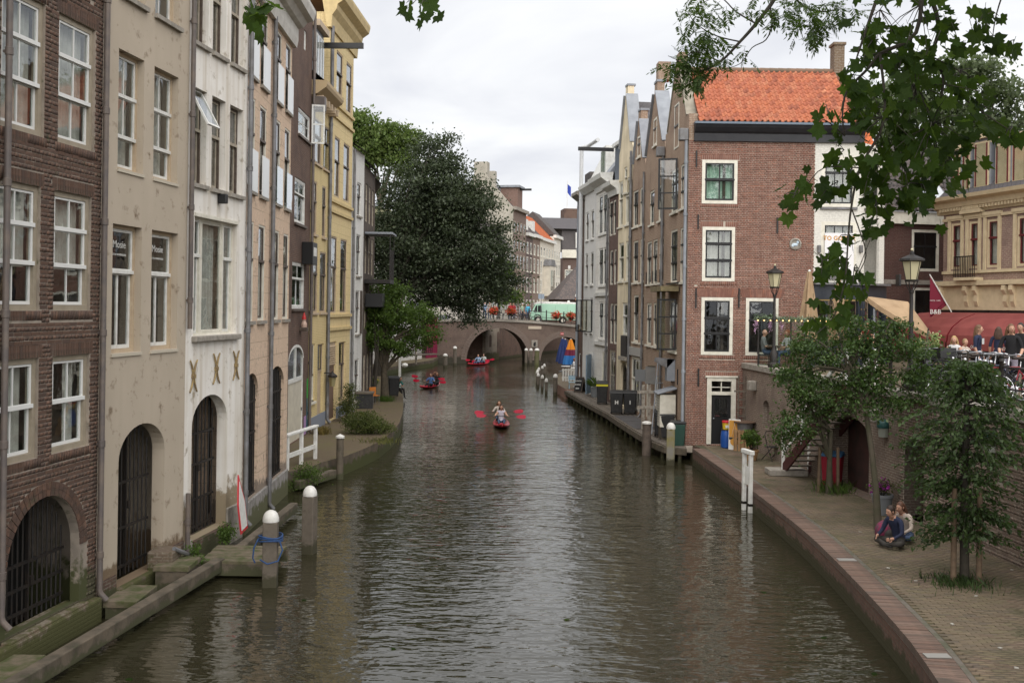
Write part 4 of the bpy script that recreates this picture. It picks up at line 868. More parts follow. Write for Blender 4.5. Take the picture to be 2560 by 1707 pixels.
for (x, y0, y1) in ((885, 630, 730), (895, 1020, 1110), (1380, 1040, 1135)):
    s0, z1 = A.px(r6(x, y0)); _, z0 = A.px(r6(x, y1)); A.box('wall_anchor', ANCH, s0-.025, s0+.025, -.05, -.003, z0, z1)
for (x, y0, y1) in ((1045, 60, 205), (1062, 640, 770), (1357, 60, 200)):
    s0, z1 = A.px(r7(x, y0)); _, z0 = A.px(r7(x, y1)); A.box('wall_anchor', ANCH, s0-.025, s0+.025, -.05, -.003, z0, z1)
sx, sz = A.px(r8(160, 1112)); mb = MB(); R90 = Matrix.Rotation(PI/2, 3, 'X')
mb.lathe([(.17, 0), (.22, 0), (.22, .05), (.17, .07), (.17, .02)], 20, (sx, -.005, sz), R90); md = mb.build('medallion', STONE, A.o, smooth=True)
MB().lathe([(.001, 0), (.17, 0), (.17, .015), (.001, .018)], 20, (sx, -.006, sz), R90).build('medallion_field', M('dark_red_field', (.12, .06, .06), .7), md)
MB().ball((sx-.02, -.03, sz-.03), (.12, .025, .06)).ball((sx+.09, -.03, sz+.06), (.05, .025, .06)).ball((sx-.1, -.03, sz-.07), (.05, .025, .05)).build('medallion_figure', M('pale_blue_glaze', (.5, .6, .68), .4), md)
BLKC = M('black_cornice_paint', (.02, .021, .026), .4, var=(.03, .03, .035))
mb = MB(); prof = [(.05, 11.87), (-.1, 11.87), (-.12, 12.15), (-.2, 12.22), (-.3, 12.36), (-.34, 12.46), (.1, 12.46)]
mb.prism(prof, .18, 6.5, 'yz'); mb.build('cornice', BLKC, A.o, fix=True)
A.box('gutter', M('blue_grey_zinc', (.12, .15, .19), .4, metal=.4), .16, 6.5, -.38, -.02, 12.47, 12.55)
mb = MB(); mb.quad((.3, -.32, 12.5), (6.4, -.32, 12.5), (6.4, 2.4, 15.05), (.3, 2.4, 15.05)); mb.quad((.3, 2.4, 15.05), (6.4, 2.4, 15.05), (6.4, 5.0, 12.4), (.3, 5.0, 12.4))
roof = mb.build('roof', M('roof_underlay', (.12, .05, .03), .9), A.o)
tileroof(A, roof, .32, 6.3, -.34, 12.56, 2.42, 15.08, TILE, 13, .214, 300)
mb = MB()
for k in range(17): mb.lathe([(.13, 0), (.135, .02), (.125, .36), (.12, .38)], 10, (.35+k*.355, 2.42, 15.07), Matrix.Rotation(PI/2, 3, 'Y'))
mb.build('ridge_tiles', M('old_ridge_tile', (.2, .12, .08), .9, var=(.12, .1, .07)), roof, smooth=True, kind='stuff')
ck = MB().box(6.05, 6.45, 2.2, 2.75, 14.4, 16.1).box(6.0, 6.5, 2.15, 2.8, 16.1, 16.2); ck.build('chimney', BRK('chimney_brick', (.2, .14, .09), (.16, .11, .08), (.28, .25, .2)), roof)
# canal gable of A
G = House('gable', 'x', RF(42.85), (6.5, 38.1)); Wg = G.W
gw = [G.rect(r6(755, 355), r6(790, 595)), G.rect(r6(790, 720), r6(822, 972)), G.rect(r6(728, 1122), r6(765, 1435)), G.rect(r6(787, 1105), r6(822, 1430)), G.rect(r7(856, 150), r7(905, 520))]
gw.append([gw[2][0], gw[2][1], gw[1][2], gw[1][3]])
for q in gw: q[1] = min(q[1], Wg-.35)
gw[0][0], gw[0][1] = Wg/2-.45, Wg/2+.45
G.wall(.3, 12.4, gw[1:], BRB, D=.5, reveal=.12, top=False)
gab = [(0, 12.4), (Wg, 12.4), (Wg, 12.9), (Wg-.5, 12.9), (Wg/2+.3, 15.2), (Wg/2+.3, 15.7), (Wg/2-.3, 15.7), (Wg/2-.3, 15.2), (.5, 12.9), (0, 12.9)]
mb = MB().prism(gab, 0, .34); mb.build('gable', BRB, G.o, fix=True)
COPE = M('grey_coping_stone', (.3, .27, .22), .9, var=(.22, .2, .16), vs=4)
for sg in (1, -1):
    p = (Wg/2+sg*.34, .17, 15.2); q = (Wg/2+sg*(Wg/2-.42), .17, 12.92); MB().bar(p, q, .42, .08).build('coping', COPE, G.o)
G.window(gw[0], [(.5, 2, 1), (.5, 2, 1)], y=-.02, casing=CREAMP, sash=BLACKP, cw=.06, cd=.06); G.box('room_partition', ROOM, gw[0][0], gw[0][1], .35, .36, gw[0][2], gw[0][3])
for r in gw[1:]: G.window(r, [(.36, 2, 1), (.34, 2, 1), (.3, 2, 1)], y=.02, casing=CREAMP, sash=BLACKP, cw=.08, sill=CREAMP)
sx, sz = G.px(r6(760, 860)); mb = MB(); Hc = 2.0
for (x0, x1, z0, z1) in ((0, .75, 0, .07), (0, .75, Hc-.07, Hc), (0, .07, .07, Hc-.07), (.68, .75, .07, Hc-.07), (.07, .68, .62, .67), (.07, .68, 1.27, 1.32)): mb.box(x0, x1, -.025, .025, z0, z1)
for (rr, zz) in ((gw[5], gw[5][2]), (gw[4], gw[4][2])):
    o_ = mb.build('open_casement', BLACKP, G.o); o_.location = (rr[1], -.04, zz+.05); o_.rotation_euler = (0, 0, -PI/2-.35)
    o_ = MB().box(.07, .68, -.003, .003, .07, Hc-.07).build('casement_pane', GLASS, G.o); o_.location = (rr[1], -.04, zz+.05); o_.rotation_euler = (0, 0, -PI/2-.35)
G.pipe(Wg-.06, .65, 12.0, ZINCL, .06); G.box('rainwater_head', ZINC, Wg-.28, Wg+.02, -.35, -.02, 11.9, 12.35, .03)
mb = MB(); 
for k in range(2): xx = gw[4][0]-.25+k*1.2; mb.prism([(xx, 4.2), (xx+.4, 3.9), (xx+.42, 6.3), (xx, 6.3)], -.5, -.44)
mb.prism([(gw[4][0]-.3, 6.3), (gw[4][1]+.5, 6.3), (gw[4][1]+.5, 6.5), (gw[4][0]-.3, 6.5)], -.75, -.05)
aw = mb.build('awning', M('olive_canvas', (.22, .18, .1), .9, var=(.14, .115, .065), vs=4), G.o, fix=True); G.box('awning_rail', IRON, gw[4][0]-.35, gw[4][1]+.6, -.12, -.06, 6.6, 6.66)
for x in (.9, 2.1, 3.3): G.box('wall_anchor', ANCH, x-.02, x+.02, -.04, -.003, 2.7, 3.3)
absorb(G, A)
# the other gables and facades of the right bank
def facade(name, label, Y0, Y1, zt, mat, D=8, **kw):
    return House(name, label, RF(Y0), RF(Y1))
def gabled(H, wins, zs, peak, mat, cope, topw=.35, D=9, roofm=TILE, inset=.25, casing=CREAMP, sash=BLACKP, extra=(), sash3=[(.62, 1, 1), (.38, 1, 1)], roofh=None):
    H.wall(.3, zs, [w for w in wins if w[3] < zs]+list(extra), mat, D=D, reveal=.12, top=False); W = H.W
    MB().prism([(0.002, zs), (W-.002, zs), (W-inset, zs+.3), (W/2+topw, peak-.5), (W/2+topw, peak), (W/2-topw, peak), (W/2-topw, peak-.5), (inset, zs+.3)], 0, .32).build('gable', mat, H.o, fix=True)
    for sg in (1, -1): MB().bar((W/2+sg*(topw+.02), .2, peak-.42), (W/2+sg*(W/2-inset+.02), .2, zs+.3), .62, .07).build('coping', cope, H.o)
    MB().box(W/2-topw-.03, W/2+topw+.03, -.03, .4, peak, peak+.1).build('coping', cope, H.o)
    mb = MB(); rz = peak-.75
    for sg in (1, -1): mb.quad((W/2, .3, rz), (W/2, D, rz), (W/2+sg*W/2, D, zs), (W/2+sg*W/2, .3, zs))
    mb.build('roof', roofm, H.o)
    for w_ in wins: H.window(w_, sash3, y=-.015 if w_[3] >= zs else .03, casing=casing, sash=sash, cw=.09, sill=casing, cd=.09)
RTILE = BRK('orange_tile_roof', (.5, .13, .045), (.42, .11, .04), (.2, .06, .03), .22, .28, .02, var=(.36, .1, .04))
GTILE = BRK('grey_tile_roof', (.12, .11, .115), (.1, .095, .1), (.05, .05, .05), .24, .3, .02, var=(.09, .085, .09))
B_ = House('spout_gable_house', 'brown brick gabled house with zinc copings beside the corner house', RF(47.85), RF(42.86))
wb = B_.row((r6(582, 1185), r6(607, 1440)), (r6(618, 1178), r6(643, 1440)), (r6(656, 1168), r6(680, 1438)))+B_.row((r6(600, 880), r6(625, 1070)), (r6(652, 850), r6(678, 1055)))+B_.row((r7(688, 165), r7(718, 472)), (r7(735, 165), r7(762, 482)), (r7(778, 165), r7(801, 490)))
gwin = (B_.W/2-.4, B_.W/2+.4, 12.9, 14.1)
gabled(B_, wb+[(B_.W/2-.42, B_.W/2+.42, 12.85, 14.05)], 12.4, 15.6, BRB, ZINCL, roofm=RTILE, extra=[(1.0, 1.9, .7, 2.7), (3.0, 4.0, .7, 2.7)])
for r in ((1.0, 1.9, .7, 2.7), (3.0, 4.0, .7, 2.7)): B_.window(r, [(.65, 1, 1), (.35, 2, 1)], y=.03, casing=CREAMP, sash=WHITE, cw=.09)
B_.pipe(B_.W-.05, .65, 12.2, ZINC, .06); B_.box('rainwater_head', ZINC, B_.W-.3, B_.W+.05, -.35, -.02, 12.0, 12.4, .03); B_.pipe(.05, .65, 12, ZINC, .05)
B_.box('chimney', BRB, B_.W/2-.3, B_.W/2+.3, .05, .6, 15.71, 16.5)
for x in (.7, 1.5, 2.4, 3.3, 4.2): B_.box('wall_anchor', ANCH, x-.02, x+.02, -.04, -.003, 6.7, 7.3)
C_ = House('grey_gable_house', 'small grey brick gabled house between the zinc coped gables', RF(50.6), RF(47.86))
wc = C_.row((r6(498, 1185), r6(525, 1435)), (r6(540, 1172), r6(562, 1432)))+C_.row((r6(498, 880), r6(526, 1090)), (r6(540, 860), r6(564, 1078)))+C_.row((r7(593, 112), r7(624, 450)), (r7(640, 108), r7(660, 458)))
gabled(C_, wc+[(C_.W/2-.35, C_.W/2+.35, 12.9, 13.9)], 12.4, 15.1, BRB, ZINCL, topw=.28, roofm=RTILE, extra=[(.25, C_.W-.25, .7, 3.3)])
C_.window((.25, C_.W-.25, .7, 3.3), [(.6, 3, 1), (.4, 3, 1)], y=.03, casing=CREAMP, sash=CREAMP, cw=.1); C_.box('lintel', M('grey_lintel', (.35, .34, .32), .7), .05, C_.W-.05, -.08, .02, 3.35, 3.75); C_.pipe(.04, .65, 12, ZINC, .06)
CRM = M('cream_stucco', (.76, .66, .48), .85, var=(.58, .5, .35), vs=1, streak=(.5, .43, .3), bump=.15)
D_ = House('cream_gable_house', 'tall cream stucco gabled house with pale frames', RF(53.6), RF(50.61))
wd = D_.row((r6(410, 1200), r6(437, 1430)), (r6(452, 1185), r6(476, 1422)))+D_.row((r6(410, 825), r6(432, 1090)), (r6(450, 805), r6(475, 1080)))
gabled(D_, wd+[(D_.W/2-.35, D_.W/2+.3, 11.5, 12.8)], 13.6, 16.9, CRM, ZINCL, topw=.25, roofm=GTILE, extra=[(1.2, 2.3, 3.2, 5.9), (1.0, 2.4, .7, 2.9, .65)], sash=CREAMP)
D_.window((1.2, 2.3, 4.25, 5.9), [(.6, 1, 1), (.4, 1, 1)], y=.03, casing=CREAMP, sash=WHITE, cw=.08); D_.box('window_box', BLACKP, 1.15, 2.35, -.06, .06, 3.2, 4.24); D_.box('sill', STONE, 1.0, 2.5, -.15, .05, 3.0, 3.19)
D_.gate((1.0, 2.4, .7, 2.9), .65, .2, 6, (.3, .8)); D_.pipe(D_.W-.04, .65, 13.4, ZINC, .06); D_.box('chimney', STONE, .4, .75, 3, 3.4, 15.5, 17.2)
E_ = House('brown_cornice_house', 'slim brown brick house with a white cornice and zinc attic dormer', RF(55.8), RF(53.61))
we = E_.row((r7(423, 172), r7(441, 462)), (r7(449, 172), r7(468, 466)))+E_.row((r6(356, 1240), r6(372, 1450)), (r6(380, 1235), r6(392, 1448)))+E_.row((r6(352, 945), r6(370, 1150)), (r6(376, 935), r6(390, 1140)))
E_.wall(.3, 12.0, we+[(.5, 1.9, .7, 3.4)], DKHOUSE if 0 else BRK('slim_house_brick', (.16, .09, .075), (.13, .08, .065), (.2, .17, .15), var=(.1, .07, .06)), D=8, reveal=.12)
for r in we: E_.window(r, [(.6, 1, 1), (.4, 1, 1)], y=.03, casing=CREAMP, sash=BLACKP, cw=.09)
E_.window((.5, 1.9, .7, 3.4), [(1, 2, 2)], y=.03, casing=GREYFR, cw=.09)
MB().prism([(.1, 11.6), (-.1, 11.6), (-.15, 11.9), (-.45, 12.1), (-.5, 12.3), (.2, 12.35)], -.05, E_.W+.02, 'yz').build('cornice', WHITE, E_.o, fix=True)
E_.box('attic_dormer', M('slate_blue_zinc', (.1, .12, .15), .5, metal=.3), .3, E_.W-.1, .2, 3, 12.36, 14.3); E_.box('attic_roof', WHITE, .15, E_.W, .05, 3.1, 14.31, 14.5)
WST = BRK('white_ashlar_stucco', (.82, .8, .75), (.8, .78, .73), (.52, .49, .45), 1.1, .45, .012, var=(.64, .61, .56), streak=(.56, .52, .46), bump=.25)
F_ = House('white_cornice_house', 'white stucco canal house with a deep moulded cornice and open casements', RF(59.3), RF(55.81))
wf = F_.row((r7(342, 158), r7(368, 430)), (r7(377, 156), r7(400, 430)))+F_.row((r6(288, 1230), r6(310, 1455)), (r6(316, 1225), r6(336, 1452)))+F_.row((r6(288, 905), r6(308, 1140)), (r6(314, 900), r6(334, 1132)))
F_.wall(.3, 12.6, wf+[(2.1, 3.2, .7, 3.2)], WST, D=8, reveal=.14)
for r in wf: F_.window(r, [(.62, 1, 1), (.38, 1, 1)], y=.03, casing=WHITE, sash=BLACKP, cw=.1, sill=WHITE)
F_.window((2.1, 3.2, .7, 3.2), [(1, 1, 1)], y=.03, casing=CREAMP, cw=.1)
MB().prism([(.1, 12.2), (-.1, 12.2), (-.15, 12.5), (-.5, 12.75), (-.55, 13.0), (.2, 13.05)], -.02, F_.W, 'yz').build('cornice', WHITE, F_.o, fix=True)
MB().prism([(0, 13.06), (1.2, 14.6), (6, 14.6), (6, 13.06)], .05, F_.W-.05, 'yz').build('mansard', ZINCL, F_.o, fix=True); F_.box('dormer', WHITE, .6, 1.9, .1, 1.5, 13.06, 14.75); F_.box('dormer_pane', GLASS, .75, 1.75, .05, .09, 13.2, 14.5); F_.box('hoist_beam', BLACKP, 2.5, 2.64, -1.6, .4, 14.3, 14.5)
for z in (3.55, 6.3): F_.box('string_course', WHITE, 0, F_.W, -.12, .01, z, z+.2)
F_.pipe(F_.W-.04, .65, 12.1, ZINC, .06)
G_ = House('white_shutter_house', 'white painted brick canal house with dark shutters and an open blue door', RF(62.9), RF(59.31))
wg = [(x, x+.85, z, z+h) for x in (.5, 2.1) for z, h in ((4.2, 2.0), (7.0, 1.9), (9.7, 1.7))]
G_.wall(.3, 12.9, wg+[(1.9, 3.0, .65, 3.0)], WBRICK, D=8, reveal=.12)
for r in wg: G_.window(r, [(.62, 1, 1), (.38, 1, 1)], y=.03, casing=WHITE, sash=DKFR, cw=.08, sill=WHITE)
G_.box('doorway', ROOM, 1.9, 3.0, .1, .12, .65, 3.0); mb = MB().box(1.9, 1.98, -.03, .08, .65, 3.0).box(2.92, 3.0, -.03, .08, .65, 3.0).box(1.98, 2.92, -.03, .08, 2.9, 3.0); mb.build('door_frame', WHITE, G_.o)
o_ = MB().box(0, .95, -.03, .03, 0, 2.25).build('door', M('blue_grey_door', (.2, .27, .34), .5, var=(.16, .22, .28)), G_.o); o_.location = (3.0, -.06, .66); o_.rotation_euler = (0, 0, -.5)
for (rr) in (wg[0], wg[3]): mb = MB().box(0, .7, -.02, .02, 0, .06).box(0, .7, -.02, .02, 1.84, 1.9).box(0, .06, -.02, .02, .06, 1.84).box(.64, .7, -.02, .02, .06, 1.84); o_ = mb.build('open_casement', BLACKP, G_.o); o_.location = (rr[1], -.04, rr[2]); o_.rotation_euler = (0, 0, -PI/2-.5); o_ = MB().box(.06, .64, -.003, .003, .06, 1.84).build('casement_pane', GLASS, G_.o); o_.location = (rr[1], -.04, rr[2]); o_.rotation_euler = (0, 0, -PI/2-.5)
MB().prism([(.1, 12.5), (-.1, 12.5), (-.4, 12.8), (-.42, 13.0), (.2, 13.05)], -.02, G_.W, 'yz').build('cornice', WHITE, G_.o, fix=True)
MB().prism([(0.1, 13.06), (1.0, 14.9), (6, 14.9), (6, 13.06)], .05, G_.W-.05, 'yz').build('mansard', WHITE, G_.o, fix=True)
mb = MB().tube([(.1, -.25, 4.6), (.1, -.25, 15.2), (.15, -.2, 15.45), (.4, .1, 15.5), (2.8, .2, 15.5)], .12, 10); mb.build('flue_pipe', M('pale_flue', (.52, .53, .54), .5), G_.o, smooth=True)
I_ = House('end_brick_house', 'narrow brown brick house at the end of the row beside the parasol terrace', RF(64.5), RF(62.91))
wi = [(.4, 1.1, z, z+1.9) for z in (.9, 4.3, 7.1, 9.9)]
I_.wall(.3, 12.6, wi, BROWN, D=10, reveal=.1)
for r in wi: I_.window(r, [(.6, 1, 1), (.4, 1, 1)], y=.03, casing=WHITE, sash=DKFR, cw=.08, each=False)
MB().prism([(.1, 12.3), (-.1, 12.3), (-.5, 12.6), (-.5, 12.8), (.2, 12.85)], -.3, I_.W, 'yz').build('cornice', STONE, I_.o, fix=True); I_.box('roof', DARKTILE, 0, I_.W, .3, 9, 12.86, 14)
I_.pipe(.1, .7, 12.4, ZINCL, .09)
# ------------------------------------------------------------------ white cafe corner next to house A
WH_ = House('white_cafe_house', 'white painted brick corner cafe with TO GO poster and navy timber shopfront', (11.203, 38.1), (12.95, 38.1))
WBR2 = BRK('cafe_white_brick', (.74, .72, .66), (.72, .7, .64), (.6, .58, .53), var=(.66, .64, .58), bump=.35)
q1 = WH_.rect(r8(283, 712), r8(436, 945)); q2 = WH_.rect(r8(280, 1010), r8(436, 1262))
WH_.wall(6.6, 11.9, [q1, q2], WBR2, D=6, reveal=.1, top=True)
WH_.window(q1, [(.36, 3, 1), (.34, 3, 1), (.3, 3, 1)], y=.0, casing=CREAMP, sash=BLACKP, cw=.13, bw=.035, sill=ZINC, curtain=(CURT, 'full')); WH_.window(q2, [(.7, 3, 2), (.3, 3, 1)], y=.0, casing=CREAMP, sash=BLACKP, cw=.13, bw=.035, sill=ZINC, curtain=(CURT, 'full'))
pz = WH_.box('poster', M('poster_white', (.74, .73, .74), .6), q2[0]+.12, q2[1]-.1, -.06, -.03, q2[2]+.02, q2[3]-.42)
OR = M('amber_print', (.55, .27, .05), .6); pc = (q2[0]+q2[1])/2
lettering('TO GO BAR', .22, OR, pz, (pc, -.064, q2[3]-.62), bold=.006); GPR = M('grey_print', (.12, .12, .14), .6)
for k in range(4): lettering('koffie  thee  bier' if k % 2 else 'wijn  fris  borrel', .1, GPR, pz, (pc, -.064, q2[3]-.98-k*.17))
lettering('2,50   3,50', .16, OR, pz, (pc, -.064, q2[2]+.3)); MB().box(pc-.62, pc-.5, -.066, -.061, q2[2]+.22, q2[2]+.42).build('beer_glass_print', OR, pz)
V_ = House('v', 'x', (12.952, 38.1), (14.25, 39.3)); v1 = (.25, V_.W-.4, q1[2], q1[3]-.1); v2 = (.25, V_.W-.4, q2[2]-.2, q2[3]-.1)
V_.wall(6.6, 11.9, [v1, v2], WBR2, D=3, reveal=.1)
for v_ in (v1, v2): V_.window(v_, [(.55, 3, 2), (.45, 3, 2)], y=0, casing=CREAMP, sash=BLACKP, cw=.12, bw=.03, sill=ZINC, curtain=(CURT, 'full'))
NAVY = M('navy_shopfront_paint', (.018, .024, .035), .4, var=(.03, .035, .045), vs=4); GOLD = M('gilded_stud', (.45, .3, .07), .35, metal=.6)
def shopfront(Hh, n):
    W = Hh.W; Hh.box('shopfront_fascia', NAVY, 0, W, -.12, .2, 6.05, 6.59); Hh.box('shopfront_ledge', ZINC, -.02, W+.02, -.3, .2, 6.6, 6.68); Hh.box('gilt_line', GOLD, .02, W-.02, -.13, -.121, 6.02, 6.045)
    for k in range(n+1):
        x = W*k/n; p = Hh.box('shopfront_pilaster', NAVY, x-.13, x+.13, -.14, .1, 3.62, 6.04, .02)
        for j in range(7): MB().ball((x, -.15, 3.9+j*.3), .035, 8, 5).build('gilded_stud', GOLD, p)
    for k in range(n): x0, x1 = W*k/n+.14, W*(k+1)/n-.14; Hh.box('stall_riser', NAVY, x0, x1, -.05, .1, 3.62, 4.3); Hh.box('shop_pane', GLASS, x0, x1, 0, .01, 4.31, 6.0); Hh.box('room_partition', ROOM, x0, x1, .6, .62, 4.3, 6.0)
shopfront(WH_, 2); shopfront(V_, 2); absorb(V_, WH_)
MB().prism([(.05, 11.88), (-.1, 11.88), (-.12, 12.15), (-.2, 12.22), (-.34, 12.46), (.1, 12.46)], 0, 1.76, 'yz').build('cornice_return', BLKC, WH_.o, fix=True).rotation_euler = (0, 0, math.atan2(1.2, 1.3)); WH_.o.children[-1].location = (1.75, 0, 0)
for (x, y) in ((267, 1135), (458, 1135)): sx, sz = WH_.px(r8(x, y)); WH_.box('wall_light', ZINC, sx-.06, sx+.06, -.14, 0, sz-.14, sz+.14, .02)
sx, sz = 1.9, 6.75; nb2 = WH_.box('house_number', BLACKP, 3.42, 3.5, .6, 1.0, 6.6, 7.05, .02); 
# ------------------------------------------------------------------ buildings on the street, right
BRH = House('brown_street_house', 'dark red brown brick house with a hipped tile roof and skylight behind the cafe', (15.9, 46.5), (22, 47.5))
DRB = BRK('dark_red_brick', (.12, .055, .045), (.1, .05, .04), (.13, .1, .085), var=(.08, .045, .04))
z1_ = 10.2; bw1 = BRH.rect(r8(692, 1045), r8(815, 1238)); bw2 = BRH.rect(r8(697, 1310), r8(800, 1500))
BRH.wall(3.6, z1_-.55, [bw1, bw2], DRB, D=8, reveal=.12); BRH.window(bw1, [(.6, 2, 1), (.4, 2, 1)], y=.02, casing=CREAMP, sash=BLACKP, cw=.13, bw=.03); BRH.window(bw2, [(1, 2, 1)], y=.02, casing=CREAMP, sash=BLACKP, cw=.12)
BRH.box('eaves_band', CREAMP, -.1, BRH.W, -.2, .3, z1_-.55, z1_); BRH.box('string_course', STONE, 0, BRH.W, -.06, .01, 6.9, 7.1)
mb = MB(); mb.quad((-.2, -.3, z1_), (BRH.W, -.3, z1_), (BRH.W, 4, z1_+3.6), (2.2, 4, z1_+3.6)); mb.add([(-.2, -.3, z1_), (2.2, 4, z1_+3.6), (-.2, 8, z1_)], [(0, 1, 2)])
rf = mb.build('roof', BRK('street_tile_roof', (.13, .11, .1), (.1, .09, .085), (.05, .045, .04), .24, .3, .02, var=(.09, .085, .07)), BRH.o)
tileroof(BRH, rf, 1.0, 5.6, -.3, z1_+.02, 4, z1_+3.62, DARKTILE, 14, .25, 0)
mb = MB(); mb.obox((3.9, .75, z1_+1.0), (.55, .62, .05), Matrix.Rotation(math.atan2(3.6, 4.3), 3, 'X')); mb.build('skylight', ZINCL, rf); MB().obox((3.9, .72, z1_+1.06), (.47, .54, .01), Matrix.Rotation(math.atan2(3.6, 4.3), 3, 'X')).build('skylight_pane', M('skylight_glass', (.5, .52, .54), .05, spec=1), rf)
BRH.pipe(.9, 3.7, z1_-.5, ZINC, .06)
YH0 = Vector((18.5, 44.0)); YHd = Vector((.246, -1)).normalized()
YH = House('ornate_street_house', 'brick house with cream pilasters, balcony and dormers above red awnings', YH0, YH0+YHd*11)
YB = BRK('mauve_brick', (.34, .22, .18), (.3, .19, .155), (.4, .34, .27), .22, .075, .014, var=(.2, .135, .115)); YT = M('yellow_stone_trim', (.64, .53, .35), .7, var=(.55, .45, .29), vs=4); MAR = M('maroon_frame_paint', (.13, .02, .025), .45)
wy = YH.row((r8(872, 1020), r8(915, 1232)), (r8(953, 1010), r8(995, 1205)), (r8(1035, 1000), r8(1085, 1222)), (r8(1172, 985), r8(1260, 1215)))
YH.wall(3.6, 10.0, wy, YB, D=8, reveal=.12)
for r in wy: YH.window(r, [(.62, 1, 1), (.38, 1, 1)], y=.02, casing=YT, sash=MAR, cw=.1, curtain=(CURT, 'full'))
for r in wy: YH.box('window_surround', YT, r[0]-.16, r[0]-.01, -.06, .01, r[2]-.1, r[3]+.15); YH.box('window_surround', YT, r[1]+.01, r[1]+.16, -.06, .01, r[2]-.1, r[3]+.15); YH.box('window_head', YT, r[0]-.22, r[1]+.22, -.1, .01, r[3]+.16, r[3]+.3)
r = wy[1]; MB().prism([(r[0]-.35, r[3]+.32), (r[1]+.35, r[3]+.32), (r[1]+.35, r[3]+.42), ((r[0]+r[1])/2, r[3]+.85), (r[0]-.35, r[3]+.42)], -.22, .01).build('pediment', YT, YH.o, fix=True)
for z in (wy[0][2]-.2, 9.5): YH.box('string_course', YT, 0, 11, -.07, .012, z, z+.12)
MB().prism([(.1, 9.8), (-.06, 9.8), (-.1, 10.0), (-.25, 10.05), (-.3, 10.25), (-.55, 10.35), (-.6, 10.5), (.3, 10.55)], -.35, 11, 'yz').build('cornice', YT, YH.o, fix=True)
mb = MB()
for k in range(60): mb.box(.0+k*.18, .09+k*.18, -.24, -.1, 9.9, 10.03)
mb.build('dentils', YT, YH.o, kind='stuff')
YH.box('frieze', YT, -.1, 11, -.1, .02, 5.75, 6.75); YH.box('frieze_ledge', YT, -.2, 11, -.3, .02, 6.76, 6.95)
for x in (.1, 1.7, 2.3, 4.0, 4.4, 6.4): MB().prism([(0, 6.74), (-.28, 6.74), (-.3, 6.55), (-.18, 6.35), (-.2, 6.1), (-.12, 5.9), (0, 5.9)], x-.1, x+.1, 'yz').build('console', YT, YH.o, fix=True)
bx0, bx1 = wy[1][0]-.35, wy[1][1]+.3; bal = YH.box('balcony', YT, bx0, bx1, -.45, -.003, wy[1][2]-.5, wy[1][2]-.38); mb = MB()
for k in range(13): x = bx0+(bx1-bx0)*k/12; mb.box(x-.012, x+.012, -.44, -.415, wy[1][2]-.38, wy[1][2]+.45)
mb.box(bx0, bx1, -.45, -.41, wy[1][2]+.45, wy[1][2]+.5); mb.build('balcony_railing', IRON, bal)
MB().prism([(-.2, 10.56), (2.6, 13.2), (8, 13.2), (8, 10.56)], -.1, 11, 'yz').build('roof', GTILE, YH.o, fix=True)
for k, (x0, x1) in enumerate(((.4, 1.6), (1.75, 2.75), (3.0, 4.9))):
    zt = 12.5 if k != 1 else 12.75; dm = YH.box('dormer', ZINCL, x0, x1, .1, 2.2, 10.57, zt); MB().box(x0-.1, x1+.1, -.05, 2.3, zt+.001, zt+.16).build('dormer_roof', YT, dm)
    nw = 1 if k == 1 else 2
    for j in range(nw): xa = x0+(x1-x0)*j/nw+.08; xb = x0+(x1-x0)*(j+1)/nw-.08; MB().box(xa, xb, .05, .098, 10.75, zt-.12).build('dormer_frame', YT, dm); MB().box(xa+.06, xa+.12, .02, .049, 10.82, zt-.2).box(xb-.12, xb-.06, .02, .049, 10.82, zt-.2).build('dormer_sash', MAR, dm); MB().box(xa+.13, xb-.13, .02, .04, 10.82, zt-.2).build('dormer_pane', GLASS, dm)
AWN = M('red_awning_canvas', (.26, .065, .058), .9, var=(.2, .045, .042), vs=1.5); AWN2 = M('deep_red_awning_canvas', (.2, .012, .02), .8)
def awning(x0, x1, mat, lb):
    w0 = YH.p0+YH.d*x0; t = thing('awning', lb, 'awning', (w0.x, w0.y, 0), YH.ang); W = x1-x0; n = 7; mb = MB()
    P = [(-.03, 5.65), (-.7, 5.6), (-1.3, 5.38), (-1.75, 5.05), (-1.95, 4.75), (-2.0, 4.45)]
    for k in range(len(P)-1):
        (y0, z0), (y1, z1) = P[k], P[k+1]
        for j in range(8): xa, xb = W*j/8, W*(j+1)/8; sg = lambda x, q: -.05*math.sin(x*PI*8/W)**2*q; mb.quad((xa, y0, z0), (xb, y0, z0), (xb, y1, z1+sg(xb, k > 3)), (xa, y1, z1+sg(xa, k > 3)))
    mb.build('canopy', mat, t, smooth=True)
    for x in (0, W): MB().poly([(x, y, z) for y, z in P]+[(x, -.03, 4.6)]).build('side_cheek', AWN2, t)
    MB().box(0, W, -2.03, -2.01, 4.2, 4.46).build('valance', mat, t); MB().box(0, W, -.1, -.005, 5.6, 5.72).build('housing', IRON, t)
    for x in (W*.3, W*.62, W*.9): lettering('Olivier', .17, WHITE, t, (x, -2.035, 4.33))
awning(-.6, 2.9, AWN, 'faded red canopy awning at the cafe end beside the B&B flag'); awning(3.0, 8.5, AWN, 'faded red canopy awning with a bright red cheek over the terrace')
YH.box('shopfront', M('dark_shopfront', (.012, .01, .01), .6), 0, 11, -.04, .01, 3.62, 5.6)
